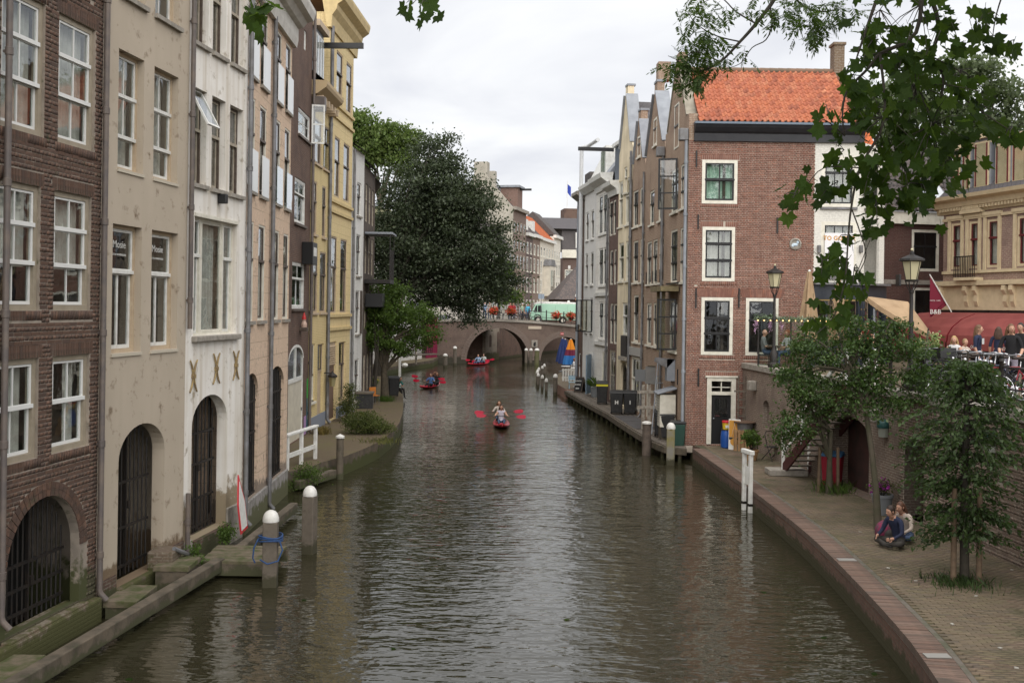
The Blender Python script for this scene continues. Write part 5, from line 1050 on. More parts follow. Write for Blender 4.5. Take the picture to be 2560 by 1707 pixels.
# ------------------------------------------------------------------ bridge
BR0, BR1 = (-7.6, 100.6), (9.5, 102.4)
BRG = House('arch_bridge', 'brick canal bridge with two round arches and a stone coping', BR0, BR1, 'bridge')
BRM = BRK('bridge_brick', (.18, .125, .1), (.155, .108, .088), (.22, .185, .155), var=(.13, .095, .08), moss=((.06, .055, .04), -.1, .9))
a0, a1 = BRG.px((1167, 860))[0], BRG.px((1322, 860))[0]; t1 = BRG.px((1248, 820))[1]; b0, b1 = BRG.px((1352, 880))[0], BRG.px((1468, 880))[0]; t2 = BRG.px((1409, 842))[1]
archs = [(a0, a1, -.6, t1, t1-.35), (b0, b1, -.6, t2, t2-.35)]
def bridgewall():
    mb = MB(); z0, z1 = -.6, 3.75; D = 5.6; S = sorted({0, BRG.W} | {o[0] for o in archs} | {o[1] for o in archs})
    for i in range(len(S)-1):
        cx_ = (S[i]+S[i+1])/2; inn = [o for o in archs if o[0] < cx_ < o[1]]; zb_ = inn[0][3] if inn else z0
        for y in (0, D): mb.quad((S[i], y, zb_), (S[i+1], y, zb_), (S[i+1], y, z1), (S[i], y, z1))
    for (a, b, c, d, rise) in archs:
        n = 24; m_ = (a+b)/2; hw = (b-a)/2; sp = d-rise; P = [(a, c)]+[(m_-hw*math.cos(PI*k/n), sp+rise*math.sin(PI*k/n)) for k in range(n+1)]+[(b, c)]
        for k in range(len(P)-1):
            p, q = P[k], P[k+1]; mb.quad((p[0], 0, p[1]), (p[0], D, p[1]), (q[0], D, q[1]), (q[0], 0, q[1]))
            if 0 < k < len(P)-2:
                for y in (0, D): mb.quad((p[0], y, p[1]), (q[0], y, q[1]), (q[0], y, d), (p[0], y, d))
    topl = [(0, 4.2), (3, 4.32), (6.5, 4.34), (9.5, 4.22), (12.5, 4.0), (15, 3.78), (BRG.W, 3.76)]
    for y in (0, D): mb.poly([(0, y, z1), (BRG.W, y, z1)]+[(x, y, z) for x, z in reversed(topl)])
    mb.build('wall', BRM, BRG.o); dk = MB()
    for k in range(len(topl)-1): (x0, za), (x1, zb_) = topl[k], topl[k+1]; dk.quad((x0, 0, za), (x1, 0, zb_), (x1, D, zb_), (x0, D, za))
    dk.build('deck', PAVE, BRG.o); cp = MB()
    for k in range(len(topl)-1): (x0, za), (x1, zb_) = topl[k], topl[k+1]; cp.add([(x0, -.14, za-.16), (x1, -.14, zb_-.16), (x1, .3, zb_-.16), (x0, .3, za-.16), (x0, -.14, za+.08), (x1, -.14, zb_+.08), (x1, .3, zb_+.08), (x0, .3, za+.08)], BOXF.tolist())
    cp.build('coping', STONE, BRG.o); return topl
topl = bridgewall()
def decz(x):
    for k in range(len(topl)-1):
        if topl[k][0] <= x <= topl[k+1][0]: t = (x-topl[k][0])/(topl[k+1][0]-topl[k][0]); return topl[k][1]+t*(topl[k+1][1]-topl[k][1])
    return 4
for o_ in archs: arch_ring(BRG, o_[:4], o_[4], BRK('arch_ring_brick', (.2, .145, .115), (.17, .125, .1), (.24, .2, .18), .1, .06), .55, 40, 2, y=-.05)
sx, sz = BRG.px((1337, 819)); BRG.box('name_plaque', M('pale_plaque', (.5, .42, .33), .8), sx-.65, sx+.65, -.06, 0, sz-.14, sz+.14)
sx, sz = BRG.px((1405, 834)); ns = BRG.box('no_entry_plate', M('sign_red', (.5, .03, .04), .5), sx-.16, sx+.16, -.07, -.02, sz-.12, sz+.12); MB().box(sx-.14, sx+.14, -.08, -.071, sz-.03, sz+.03).build('white_bar', WHITE, ns)
sx, sz = BRG.px((1336, 859)); st = BRG.box('relief_stone', STONE, sx-.3, sx+.3, -.12, 0, sz-.35, sz+.35, .02); MB().ball((sx, -.16, sz-.05), (.12, .1, .2)).ball((sx+.05, -.2, sz+.12), .08).build('relief_figure', BLACKP, st)
# railing of the bridge
mb = MB(); RXS = [.6+k*1.75 for k in range(10)]
rl = thing('bridge_railing', 'black iron railing along the bridge parapet', 'railing', BRG.o.location, BRG.ang)
for x in RXS: MB().box(x-.05, x+.05, .03, .13, decz(x)+.07, decz(x)+1.15).ball((x, .08, decz(x)+1.2), .07, 8, 6).build('post', IRON, rl)
for h in (.5, 1.05): MB().tube([(x, .08, decz(x)+h) for x in RXS], .025, 6).build('rail', IRON, rl)
# ------------------------------------------------------------------ town behind the bridge
def FLp(Y): return (-6+.24*(Y-112), Y)
SEG = [(112, 124, 14.5, FARM[2][0], 'white stucco house under the maple beyond the bridge', 17), (124.1, 136.9, 13.2, M('grey_cement_render', (.42, .39, .33), .9, var=(.32, .3, .25), vs=.8, streak=(.3, .27, .22)), 'low grey rendered house under the tall gable beyond the bridge', 0), (137, 144.6, 18.9, BRK('far_mauve_brick', (.2, .135, .11), (.18, .12, .1), (.26, .22, .19)), 'tall brown brick house with a hoist beam beyond the bridge', 0),
       (144.7, 149, 16.0, BRK('far_plum_brick', (.13, .085, .08), (.11, .075, .07), (.18, .16, .15)), 'dark brick house with white window surrounds beyond the bridge', 0), (149.1, 154, 16.1, BRK('far_tan_brick', (.24, .16, .125), (.2, .14, .11), (.3, .26, .22)), 'tan brick house with a white cornice beyond the bridge', 0),
       (154.1, 164.4, 16.0, M('far_ivory_stucco', (.66, .61, .52), .8, var=(.56, .52, .44)), 'ivory stucco house with an oriel and orange roof beyond the bridge', 0), (164.5, 170, 17.1, M('far_chalk_stucco', (.7, .67, .6), .8, var=(.6, .57, .5)), 'chalk white house at the bend beyond the bridge', 0)]
for i, (ya, yb, zt, mt, lb, pk) in enumerate(SEG):
    H = House('town_house', lb, FLp(ya), FLp(yb)); n = max(2, round(H.W/2.2)); ops = []
    for k in range(n):
        for z in (4.6, 7.8, 10.7, 13.3, 15.6):
            if z+1.9 < zt-.3: x = (k+.5)*H.W/n; ops.append((x-.55, x+.55, z, z+2.1 if z < 13 else z+1.6))
    H.wall(3.9, zt, ops, mt, D=9, reveal=.15)
    for r in ops: H.window(r, [(.6, 1, 1), (.4, 1, 1)], y=.0, casing=CREAMP if i != 2 else GREYFR, sash=DKFR if i < 4 else WHITE, cw=.13, each=False, sill=CREAMP if i > 2 else None)
    if 1: H.box('cornice', WHITE if i > 2 else STONE, -.05, H.W+.05, -.45, .1, zt-.25, zt+.2)
    if i == 2:
        pk = 23.6; gm = MATS['grey_cement_render']; MB().prism([(-.02, 4), (-.02, zt), (4.0, pk), (5.0, pk), (9, zt), (9, 4)], -.35, -.006, 'yz').build('side_gable', gm, H.o, fix=True); MB().prism([(.3, zt+.2), (4.5, pk-.5), (9, zt+.2)], .0, H.W, 'yz').build('roof', GTILE, H.o, fix=True)
        MB().box(-.4, .9, 3.6, 5.4, pk-.6, pk+1.5).build('chimney', gm, H.o); MB().box(4.6, 5.6, 3.8, 5.2, pk-1.2, pk+.9).build('chimney', gm, H.o)
        dm = H.box('hoist_dormer', BRK('hoist_brick', (.24, .14, .11), (.2, .12, .09), (.24, .2, .18)), 2.4, 5.2, -.02, 2.4, zt+.21, zt+3.0); MB().box(2.1, 5.5, -.3, 2.8, zt+3.01, zt+3.3).build('dormer_roof', ZINCL, dm); MB().box(3.7, 3.9, -1.6, .2, zt+2.7, zt+2.98).build('hoist_beam', BLACKP, dm)
    else:
        MB().prism([(-.2, zt+.2), (3.6, zt+4), (8.5, zt+.2)], 0, H.W, 'yz').build('roof', RTILE if i == 5 else DARKTILE, H.o, fix=True)
        if i in (3, 4): H.box('dormer', WHITE, 1.2, 2.6, .3, 3, zt+.21, zt+2.2); H.box('chimney', BROWN, 3.4, 4.2, 3, 4, zt+2, zt+5.6)
    if i == 5: orl = H.box('oriel', mt, 2.6, 6.4, -1.1, -.01, 7.4, 12); MB().box(3.0, 6.0, -1.14, -1.101, 8.2, 11.4).build('oriel_pane', GLASS, orl); MB().prism([(2.4, 12.01), (6.6, 12.01), (5.6, 13), (3.4, 13)], -1.2, -.01).build('oriel_roof', ZINC, orl, fix=True)
H = House('end_town_house', 'brown brick town house with a mansard roof and white dormer closing the view', (8.6, 176), (17, 177))
ops = [(x, x+1.5, z, z+2.8) for x in (.4, 3.3, 6.2) for z in (5.2, 9.4)] + [(x, x+1.5, 12.9, 15.2) for x in ()]
H.wall(3.9, 14.2, ops, BRK('end_house_brick', (.15, .095, .08), (.13, .085, .07), (.2, .17, .15)), D=9, reveal=.2)
for r in ops: H.window(r, [(.6, 1, 1), (.4, 1, 1)], y=0, casing=CREAMP, sash=DKFR, cw=.14, each=False, curtain=(CURT, 'full'))
for r in ops: H.box('keystone', WHITE, (r[0]+r[1])/2-.2, (r[0]+r[1])/2+.2, -.06, .01, r[3]+.1, r[3]+.7)
H.box('cornice', CREAMP, -.2, H.W, -.5, .1, 14.2, 15.6); MB().prism([(-.3, 15.61), (.8, 19.2), (8, 19.2), (8, 15.61)], -.1, H.W, 'yz').build('roof', DARKTILE, H.o, fix=True)
dm = H.box('dormer', WHITE, 2.2, 4.8, -.2, 1.5, 15.62, 18.6); MB().box(2.7, 4.3, -.25, -.201, 15.9, 18.2).build('dormer_pane', GLASS, dm)
MB().prism([(0, 19.21), (3, 21.3), (9, 21.3), (9, 19.21)], -3, H.W, 'yz').build('upper_roof', GTILE, H.o, fix=True)
H.box('roof_block', BRB, 4, H.W, 5, 9, 21.31, 24.0); H.box('roof_block', BROWN, 1.0, 3.9, 5, 9, 21.31, 23.2)
fp = thing('flagpole', 'thin flagpole with a blue flag on the brown end house roof', 'flagpole', (8.6+.9, 181.5, 23.1)); MB().tube([(0, 0, 0), (0, 0, 5)], [.06, .04], 8).build('pole', WHITE, fp); mb = MB()
for k in range(6): xa, xb = k*.11, (k+1)*.11; mb.quad((xa, .1*math.sin(k), 3.0-k*.15), (xb, .1*math.sin(k+1), 3.0-(k+1)*.15), (xb, .1*math.sin(k+1), 4.5-(k+1)*.1), (xa, .1*math.sin(k), 4.5-k*.1))
mb.build('flag', M('blue_flag', (.03, .06, .35), .7), fp)
HU = House('hipped_kiosk', 'low building with a steep dark hipped tile roof beyond the van', (5.4, 120), (12, 121), 'building')
HU.wall(3.9, 6.6, [], BROWN, D=6, room=False); mb = MB(); mb.add([(-.5, -.5, 6.6), (HU.W, -.5, 6.6), (HU.W, 6, 6.6), (-.5, 6, 6.6), (3.2, 2.6, 11.2), (HU.W, 2.6, 11.2)], [(0, 1, 5, 4), (3, 0, 4), (1, 2, 5), (2, 3, 4, 5)]); mb.build('roof', DARKTILE, HU.o)
# bank wall seen through the big arch
H = House('far_wharf_wall', 'pale brick wharf wall with cellar windows seen through the big bridge arch', (-2.7, 105.9), (4, 126), 'wall')
ops = [(1.2, 1.9, 1.4, 2.7, .3), (3.6, 4.3, .7, 3.0, .3), (4.9, 5.5, 1.7, 3.0, .3), (5.8, 6.4, 1.7, 3.0, .3), (9.3, 10.2, 1.6, 3.1, .4), (11, 12, .7, 3.3, .3)]
H.wall(-.5, 4.0, ops, BRK('pale_wharf_brick', (.36, .29, .22), (.3, .25, .2), (.4, .36, .3), var=(.26, .21, .16), moss=((.09, .08, .04), .1, 1)), D=1, reveal=.2, room=False)
for o_ in ops: H.box('shutter', M('red_brown_shutter', (.14, .06, .045), .7), o_[0], o_[1], .15, .19, o_[2], o_[3])
# ------------------------------------------------------------------ vegetation
BARK = M('bark', (.1, .08, .055), .9, var=(.06, .05, .035), vs=9, bump=.5, bs=25)
BARKD = M('dark_bark', (.045, .038, .028), .9, var=(.03, .026, .02), vs=9, bump=.5, bs=25)
BARKM = M('mossy_bark', (.085, .07, .05), .9, var=(.055, .055, .03), vs=5, bump=.5, bs=25)
STAKE = M('tree_stake', (.16, .11, .07), .85, var=(.11, .075, .05), vs=8, bump=.3)
def leaf_field(name, mat, parent, P, size, aspect=.55, droop=.35, kind=None, flat=0.0, axis=None):
    """one mesh of small bent leaves at the points P"""
    n = len(P); P = np.asarray(P, float)
    a = rng.normal(size=(n, 3)); a[:, 2] -= droop
    if axis is not None: a = a*.45+axis
    a /= np.linalg.norm(a, axis=1)[:, None]
    r = rng.normal(size=(n, 3)); r[:, 2] += flat
    b = np.cross(a, r); b /= np.linalg.norm(b, axis=1)[:, None]+1e-9; c = np.cross(a, b)
    s = size*rng.uniform(.65, 1.25, n)[:, None]
    V = np.empty((n, 4, 3)); V[:, 0] = P; V[:, 1] = P+a*s*.5+b*s*aspect*.5+c*s*.08; V[:, 2] = P+a*s; V[:, 3] = P+a*s*.5-b*s*aspect*.5+c*s*.08
    F = np.arange(n*4).reshape(n, 4)
    return mkobj(name, npmesh(name, V.reshape(-1, 3), F), mat, parent, kind=kind)
def blob_points(blobs, n, clump=.35, per=28, shell=.45):
    """points in leafy clumps spread through ellipsoids (c, r)"""
    vol = np.array([r[0]*r[1]*r[2] for c, r in blobs])**.8; vol /= vol.sum(); out = []
    for (c, r), f in zip(blobs, vol):
        nc = max(2, int(n*f/per)); d = rng.normal(size=(nc, 3)); d /= np.linalg.norm(d, axis=1)[:, None]
        rad = rng.uniform(0, 1, nc)**shell; C = np.array(c)+d*rad[:, None]*np.array(r)
        k = rng.integers(0, nc, int(n*f)); sg = clump*rng.uniform(.5, 1.3, nc)[k]
        out.append(C[k]+rng.normal(size=(len(k), 3))*np.stack([sg, sg, sg*.5], 1))
    return np.concatenate(out)
def BL(u, v, Y, ru, rv, ry=None):
    c = PX(u, v, Y); k = Y/FPX; return (tuple(c), (ru*k, ry or (ru+rv)/2*k, rv*k))
def limbs(mb, base, tips, r0, r1=.02, bend=.25, n=7):
    for t in tips:
        base_, t = Vector(base), Vector(t); d = t-base_; pts = []
        for k in range(5):
            f = k/4; p = base_+d*f+Vector((0, 0, bend*d.length*math.sin(f*PI)*.5)); pts.append(p)
        mb.tube(pts, [r0+(r1-r0)*k/4 for k in range(5)], n)
def tree(name, label, base, trunk, rad, blobs, n, leaf, mats, barkm, clump=.35, cat='tree', nl=14, aspect=.6, group=None, per=28, droop=.35):
    t = thing(name, label, cat, base, 0, group); b0 = Vector(base); mb = MB(); pts = [Vector(p)-b0 for p in trunk]
    mb.tube(pts, [rad*1.25]+[rad*(1-.5*k/len(pts)) for k in range(1, len(pts))], 12)
    fork = pts[-1]
    for (c, r) in blobs:
        for k in range(max(2, nl//len(blobs))):
            d = Vector(rng.normal(size=3)); d.normalize(); limbs(mb, pts[-1-int(rng.integers(0, min(2, len(pts)-1)))], [Vector(c)-b0+Vector((d.x*r[0], d.y*r[1], d.z*r[2]))*.75], rad*.42, .015)
    mb.build('trunk', barkm, t, smooth=True)
    P = blob_points([(tuple(Vector(c)-b0), r) for c, r in blobs], n, clump, per)
    leaf_field('crown', mats, t, P, leaf, aspect, droop, flat=.9)
    return t
MAPLE = leafmat('maple_leaf', [(.034, .046, .026), (.046, .062, .034), (.058, .072, .044), (.03, .04, .024), (.066, .078, .052)], .15, .55, .22)
tree('dark_maple_tree', 'big dark leaved maple overhanging the canal on the left bank before the bridge', (-9.4, 73, .6), [(-9.4, 73, .55), (-9.2, 73, 3), (-8.6, 73.6, 6), (-7.4, 74.5, 9)], .42,
     [BL(1090, 400, 75, 75, 65), BL(1060, 480, 75, 110, 80), BL(1140, 520, 75, 95, 90), BL(1010, 570, 75, 85, 90), BL(1100, 610, 75, 130, 95), BL(1200, 620, 75, 75, 75), BL(960, 640, 74, 45, 70), BL(1010, 700, 74, 80, 55), BL(1130, 710, 75, 120, 60), BL(1225, 705, 76, 60, 45), BL(1270, 735, 76, 30, 22), BL(1165, 775, 75, 42, 45), BL(1060, 745, 75, 50, 35), BL(1235, 580, 75, 32, 25), BL(1122, 340, 75, 18, 22), BL(1290, 705, 76, 26, 18), BL(935, 580, 74, 26, 50), BL(1250, 660, 75, 34, 30), BL(1180, 470, 75, 40, 40)],
     76000, .23, MAPLE, BARKD, .62, per=140)
GRN = leafmat('fresh_green_leaf', [(.06, .105, .02), (.085, .14, .028), (.05, .085, .018), (.11, .17, .04)], .35)
b_ = GR(963, 1000, .6)
tree('young_wharf_tree', 'bright green young tree with a forked trunk on the left wharf', b_, [b_-Vector((0, 0, .05)), PX(960, 930, b_.y), PX(972, 860, b_.y)], .2,
     [BL(960, 790, 54.5, 58, 60), BL(1030, 800, 54.5, 60, 50), BL(918, 800, 54, 26, 42), BL(985, 735, 54.5, 45, 32), BL(1050, 850, 54, 30, 28), BL(950, 860, 54, 55, 25), BL(1080, 790, 54.5, 22, 22), BL(925, 715, 54, 24, 26), BL(1085, 830, 54, 24, 26), BL(905, 770, 54, 18, 30), BL(1000, 870, 54, 40, 22)], 16500, .14, GRN, BARK, .22)
b2_ = GR(932, 1006, .6)
tree('slim_wharf_tree', 'slim dark trunk tree beside the young green tree on the left wharf', b2_, [b2_-Vector((0, 0, .05)), PX(940, 930, b2_.y), PX(945, 850, b2_.y)], .1, [BL(925, 830, b2_.y, 30, 30), BL(945, 770, b2_.y, 30, 40)], 2500, .14, GRN, BARKD, .2, nl=5)
PALEG = leafmat('pale_distance_leaf', [(.1, .15, .04), (.13, .19, .055), (.08, .12, .035), (.16, .2, .07)], .4)
tree('backyard_tree', 'light green tree rising behind the left bank roofs', (-14.5, 108, 3.6), [(-14.5, 108, 3.5), (-14.4, 108, 12), (-14, 108, 16)], .4,
     [BL(905, 330, 108, 45, 55), BL(970, 350, 108, 60, 45), BL(925, 390, 108, 60, 40), BL(1020, 350, 108, 40, 35), BL(885, 300, 108, 30, 25), BL(1000, 400, 108, 50, 40)], 12000, .4, PALEG, BARK, .6)
DISTG = leafmat('grey_green_leaf', [(.1, .13, .075), (.13, .16, .095), (.085, .11, .06), (.16, .19, .12)], .4)
tree('street_tree', 'airy grey green street tree behind the dormered house', (27, 58, 3.62), [(27, 58, 3.6), (27, 58, 8), (26.5, 58, 11)], .3,
     [BL(2290, 200, 58, 60, 40), BL(2420, 170, 58, 70, 35), BL(2500, 230, 58, 60, 40), BL(2360, 270, 58, 80, 40), BL(2260, 300, 58, 45, 35), BL(2470, 320, 58, 70, 40), BL(2540, 290, 58, 40, 40), BL(2380, 360, 58, 60, 35)], 9000, .3, DISTG, BARKD, .55, nl=26, per=22)
tree('street_tree', 'second airy tree filling the gap above the hipped tile roof', (21, 66, 3.62), [(21, 66, 3.6), (21.2, 66, 9), (21.5, 66, 12)], .25,
     [BL(2200, 260, 66, 60, 50), BL(2150, 330, 66, 45, 50), BL(2240, 350, 66, 55, 45)], 5000, .3, DISTG, BARKD, .5, nl=12)
tree('bank_tree', 'light green tree beside the maple at the bridge street', (-1.5, 113, 4.05), [(-1.5, 113, 4), (-1.4, 113, 7)], .18, [BL(1235, 700, 113, 35, 40), BL(1255, 670, 113, 25, 30), BL(1262, 740, 113, 28, 22), BL(1290, 745, 113, 18, 18)], 5000, .32, GRN, BARKD, .45)
# wharf trees on the right
OAKL = leafmat('glossy_wharf_leaf', [(.032, .062, .014), (.045, .085, .02), (.026, .05, .014), (.065, .11, .032), (.1, .13, .055)], .28, .4)
t1 = GR(2073, 1233, .6)
tree('staked_wharf_tree', 'staked broad leaved tree in front of the red stairs on the right wharf', t1, [t1-Vector((0, 0, .05)), PX(2074, 1150, t1.y), PX(2078, 1080, t1.y)], .085,
     [BL(1985, 1075, 28, 48, 62), BL(2050, 1000, 28.3, 70, 60), BL(2000, 960, 28.3, 50, 50)], 4000, .1, OAKL, BARKM, .2)
for du in (-23, 26):
    s_ = GR(2073+du-4, 1231, .6); st = MB().tube([(0, 0, -.1), (.02 if du < 0 else -.02, 0, 1.25)], [.05, .045], 10).build('tree_stake', STAKE, smooth=True, loc=s_); tag(st, 'rough round stake supporting the tree by the stairs', 'stake', 'stakes of the tree by the stairs')
t2 = GR(2195, 1322, .6)
tree('leaning_wharf_tree', 'broad leaved wharf tree with a bare trunk beside the seated couple', t2, [t2-Vector((0, 0, .05)), PX(2190, 1220, 23.7), PX(2178, 1120, 23.8), PX(2162, 1010, 24), PX(2120, 930, 24.2)], .08,
     [BL(2035, 880, 24.5, 80, 75), BL(2150, 880, 24.3, 90, 80), BL(2250, 880, 24, 80, 75), BL(2200, 980, 24, 90, 70), BL(2090, 970, 24.3, 70, 50), BL(2300, 960, 23.8, 45, 60), BL(1975, 930, 24.6, 40, 35), BL(2120, 810, 24.5, 50, 25), BL(2220, 810, 24, 45, 25)], 11500, .09, OAKL, BARKM, .19, per=60)
# hornbeam with drooping feathery twigs
t3 = GR(2411, 1452, .6); HB = leafmat('hornbeam_leaf', [(.034, .06, .02), (.05, .085, .028), (.028, .048, .018), (.075, .115, .04)], .3, .45)
hb = thing('hornbeam_tree', 'feathery drooping hornbeam tied to stakes at the right wharf wall', 'tree', t3); mb = MB(); mb.tube([(0, 0, -.05), (-.02, 0, 1.5), (.0, .02, 3), (.03, .05, 4.3)], [.09, .075, .05, .015], 10)
LP_, LA_ = [], []
for k in range(310):
    z0 = rng.uniform(.75, 4.1); an = rng.uniform(0, 2*PI); wdt = (.8 if z0 < 1.9 else 1.1 if z0 < 3 else 1.1*(4.5-z0)/1.5+.12)*rng.uniform(.6, 1.1); d = np.array((math.cos(an), math.sin(an)*.9, 0))
    p = np.array((0.01*z0, 0, z0)); pts = [p.copy()]; vz = rng.uniform(.1, .5); sp = wdt/9
    for j in range(10):
        p = p+d*sp+np.array((0, 0, vz*sp)); vz -= .1; pts.append(p.copy())
    mb.tube(pts[::2]+[pts[-1]], [.012]+[.006]*3+[.004]*(len(pts[::2])-3), 4, False)
    for j in range(2, 11):
        for q in range(4): LP_.append(pts[j]+rng.normal(0, .035, 3)*np.array((1, 1, .5))); LA_.append(d*.6+np.array((0, 0, -.35)))
mb.build('trunk', BARKD, hb, smooth=True)
leaf_field('crown', HB, hb, LP_, .1, .5, .3, axis=np.array(LA_))
for du in (-28, 36):
    s_ = GR(2411+du, 1455, .6); st = MB().tube([(0, 0, -.1), (0, 0, 1.75)], [.055, .05], 10).build('tree_stake', STAKE, smooth=True, loc=s_); tag(st, 'round timber stake beside the hornbeam trunk', 'stake', 'stakes of the hornbeam')
def bush(label, base, blobs, n, leaf, mat, name='shrub', cat='shrub', clump=.12, stems=7, aspect=.5):
    t = thing(name, label, cat, base); b0 = Vector(base); mb = MB()
    for (c, r) in blobs: limbs(mb, Vector((rng.normal(0, .05), rng.normal(0, .05), -.03)), [Vector(c)-b0+Vector(rng.normal(0, .3, 3))*r[0] for k in range(stems)], .015, .005, n=4)
    mb.build('stems', BARKD, t); leaf_field('foliage', mat, t, blob_points([(tuple(Vector(c)-b0), r) for c, r in blobs], n, clump, 18, .5), leaf, aspect, 0)
    return t
OLIV = leafmat('olive_shrub_leaf', [(.06, .08, .02), (.085, .1, .03), (.05, .07, .018), (.11, .11, .04)], .3)
g = GR(920, 1084, .6); bush('low spreading olive shrub at the edge of the left wharf', g, [((g.x-.5, g.y, 1.0), (.55, .6, .4)), ((g.x+.25, g.y-.1, .95), (.55, .6, .35)), ((g.x-.1, g.y+.4, 1.1), (.5, .5, .4)), ((g.x+.7, g.y+.2, .8), (.35, .4, .22))], 7000, .075, OLIV)
g = GR(868, 1052, .6); bush('upright shrub against the tall yellow house', g, [((g.x, g.y, 1.2), (.4, .4, .65)), ((g.x+.1, g.y, 1.9), (.25, .25, .35))], 3000, .075, OLIV)
g = GR(770, 1212, .12); bush('weedy green plant growing over the timber below the white railing', g, [((g.x, g.y, .45), (.45, .35, .3)), ((g.x-.3, g.y-.2, .25), (.3, .3, .3))], 2600, .06, GRN, 'weed', 'plant')
g = GR(487, 1425, .22); bush('ivy like plant between the beige and white houses above the beam', g, [((g.x, g.y, .45), (.16, .16, .28))], 900, .06, GRN, 'weed', 'plant', .06)
g = GR(565, 1355, .35); bush('small weed at the foot of the white house', g, [((g.x, g.y, .55), (.14, .14, .22))], 500, .07, GRN, 'weed', 'plant', .06)
DRY = leafmat('dry_grass', [(.25, .17, .07), (.2, .14, .05), (.16, .14, .04)], .3)
def tuft(label, base, n, h, spread, mat, kind='grass'):
    t = thing('grass_tuft', label, kind, base); V = []; F = []
    for k in range(n):
        x, y = rng.normal(0, spread, 2); an = rng.uniform(0, 2*PI); hh = h*rng.uniform(.5, 1.2); lx, ly = rng.normal(0, .35*hh, 2); w_ = .008
        o = len(V); V += [(x-w_*math.cos(an), y-w_*math.sin(an), -.01), (x+w_*math.cos(an), y+w_*math.sin(an), -.01), (x+lx*.5+w_*.7, y+ly*.5, hh*.65), (x+lx, y+ly, hh)]; F.append((o, o+1, o+2, o+3))
    mkobj('blades', npmesh('blades', V, F), mat, t, kind='stuff')
tuft('dry straw tuft at the corner of the yellow brick house', GR(805, 1085, .6), 260, .3, .16, DRY); tuft('grass tuft at the foot of the young wharf tree', GR(965, 1003, .6), 300, .3, .2, GRN)
tuft('grass strip along the edge of the left wharf', GR(955, 1105, .6), 300, .16, .35, leafmat('yellow_grass', [(.16, .15, .05), (.12, .13, .04)], .3)); tuft('weeds below the door of the corner house', GR(1768, 1102, .6), 300, .2, .17, GRN); tuft('weeds around the foot of the hornbeam stakes', GR(2400, 1460, .6), 400, .16, .3, HB); tuft('weeds at the foot of the retaining wall under the stairs', (9.0, 28.4, .6), 300, .3, .25, GRN)
# ------------------------------------------------------------------ plane tree twigs hanging into the picture
PLANE = leafmat('plane_leaf', [(.018, .036, .007), (.03, .06, .01), (.014, .028, .007), (.06, .1, .015)], .5, .6, .12)
def planeleaf(seed):
    r_ = random.Random(seed); tips = [(-90, .12), (-62, .45), (-38, .66), (-14, .56), (10, .92), (26, .7), (42, .62), (56, .82), (74, .7), (90, 1.06), (106, .7), (124, .82), (138, .62), (154, .7), (170, .92), (194, .56), (218, .66), (242, .45)]
    mb = MB(); ctr = (0, 0, 0); P = []
    for a, r in tips:
        r *= r_.uniform(.9, 1.1)*.56; x, y = r*math.cos(math.radians(a)), r*math.sin(math.radians(a))+.28; P.append((x, y, -.25*x*x-.12*(y-.28)**2*2+.12*abs(x)*r_.uniform(-.6, 1)))
    n = len(P); vs = [(0, .28, .02)]+P; fs = [(0, 1+i, 1+(i+1) % n) for i in range(n)]
    fs = [f for f in fs]
    mb.add(vs, fs); mb.tube([(0, 0.05, 0), (0, -.25, .03)], .012, 4); me = mb.mesh('leaf'); me.materials.append(PLANE); return me
PLM = [planeleaf(k) for k in range(4)]
CL = [(2200, 60, 70, 22), (2300, 55, 85, 34), (2180, 130, 55, 20), (2255, 180, 85, 38), (2370, 80, 55, 18), (2130, 210, 45, 14), (2290, 265, 105, 60), (2400, 205, 60, 20), (2440, 290, 60, 26), (2130, 290, 45, 14), (2205, 335, 80, 38), (2330, 355, 90, 52), (2255, 430, 70, 34), (2380, 420, 45, 16), (2070, 300, 30, 8), (2180, 435, 55, 22), (2110, 390, 30, 7), (2010, 460, 30, 8), (1985, 495, 22, 7), (2095, 470, 30, 7), (2190, 525, 40, 16), (2300, 480, 40, 14), (2470, 50, 30, 12), (2485, 100, 22, 6), (2530, 335, 30, 16), (2535, 110, 20, 5), (2080, 640, 34, 10), (2055, 665, 28, 8), (2135, 690, 40, 16), (2075, 760, 34, 10), (2040, 815, 22, 4), (2110, 600, 26, 6), (655, 18, 34, 14), (625, 40, 16, 5), (1065, 8, 30, 11)]
PT = thing('plane_tree', 'hanging plane tree twigs with large lobed leaves in front of the right bank', 'tree', (7.6, 7.2, .6))
PO = Vector((7.6, 7.2, .6)); YB0 = 9.5; mb = MB()
def pl(pts, r0, r1, jig=.0):
    Q = [PX(u, v, YB0+dy)-PO for u, v, dy in pts]; mb.tube(spline(Q, 4), [r0+(r1-r0)*k/(4*(len(Q)-1)) for k in range(4*(len(Q)-1)+1)], 6)
mb.tube([(0, 0, -.05), (.05, .1, 3), (0, .3, 6), (-.4, .8, 8.3)], [.32, .27, .22, .16], 12)
TOPC = PO+Vector((-.4, .8, 8.2)); T_ = TOPC-PO
for (u, v) in ((2306, -60), (2212, -60), (2522, -60)): q = PX(u, v, YB0)-PO; mb.tube([T_, (T_+q)/2+Vector((0, 0, .4)), q], [.1, .05, .022], 8)
q = PX(1065, -90, YB0)-PO; q2 = PX(655, -110, YB0-1)-PO; mb.tube([T_, (T_+q)/2+Vector((0, 0, .8)), q], [.09, .04, .012], 8); mb.tube([q, (q+q2)/2+Vector((0, 0, .2)), q2], [.012, .01, .006], 6)
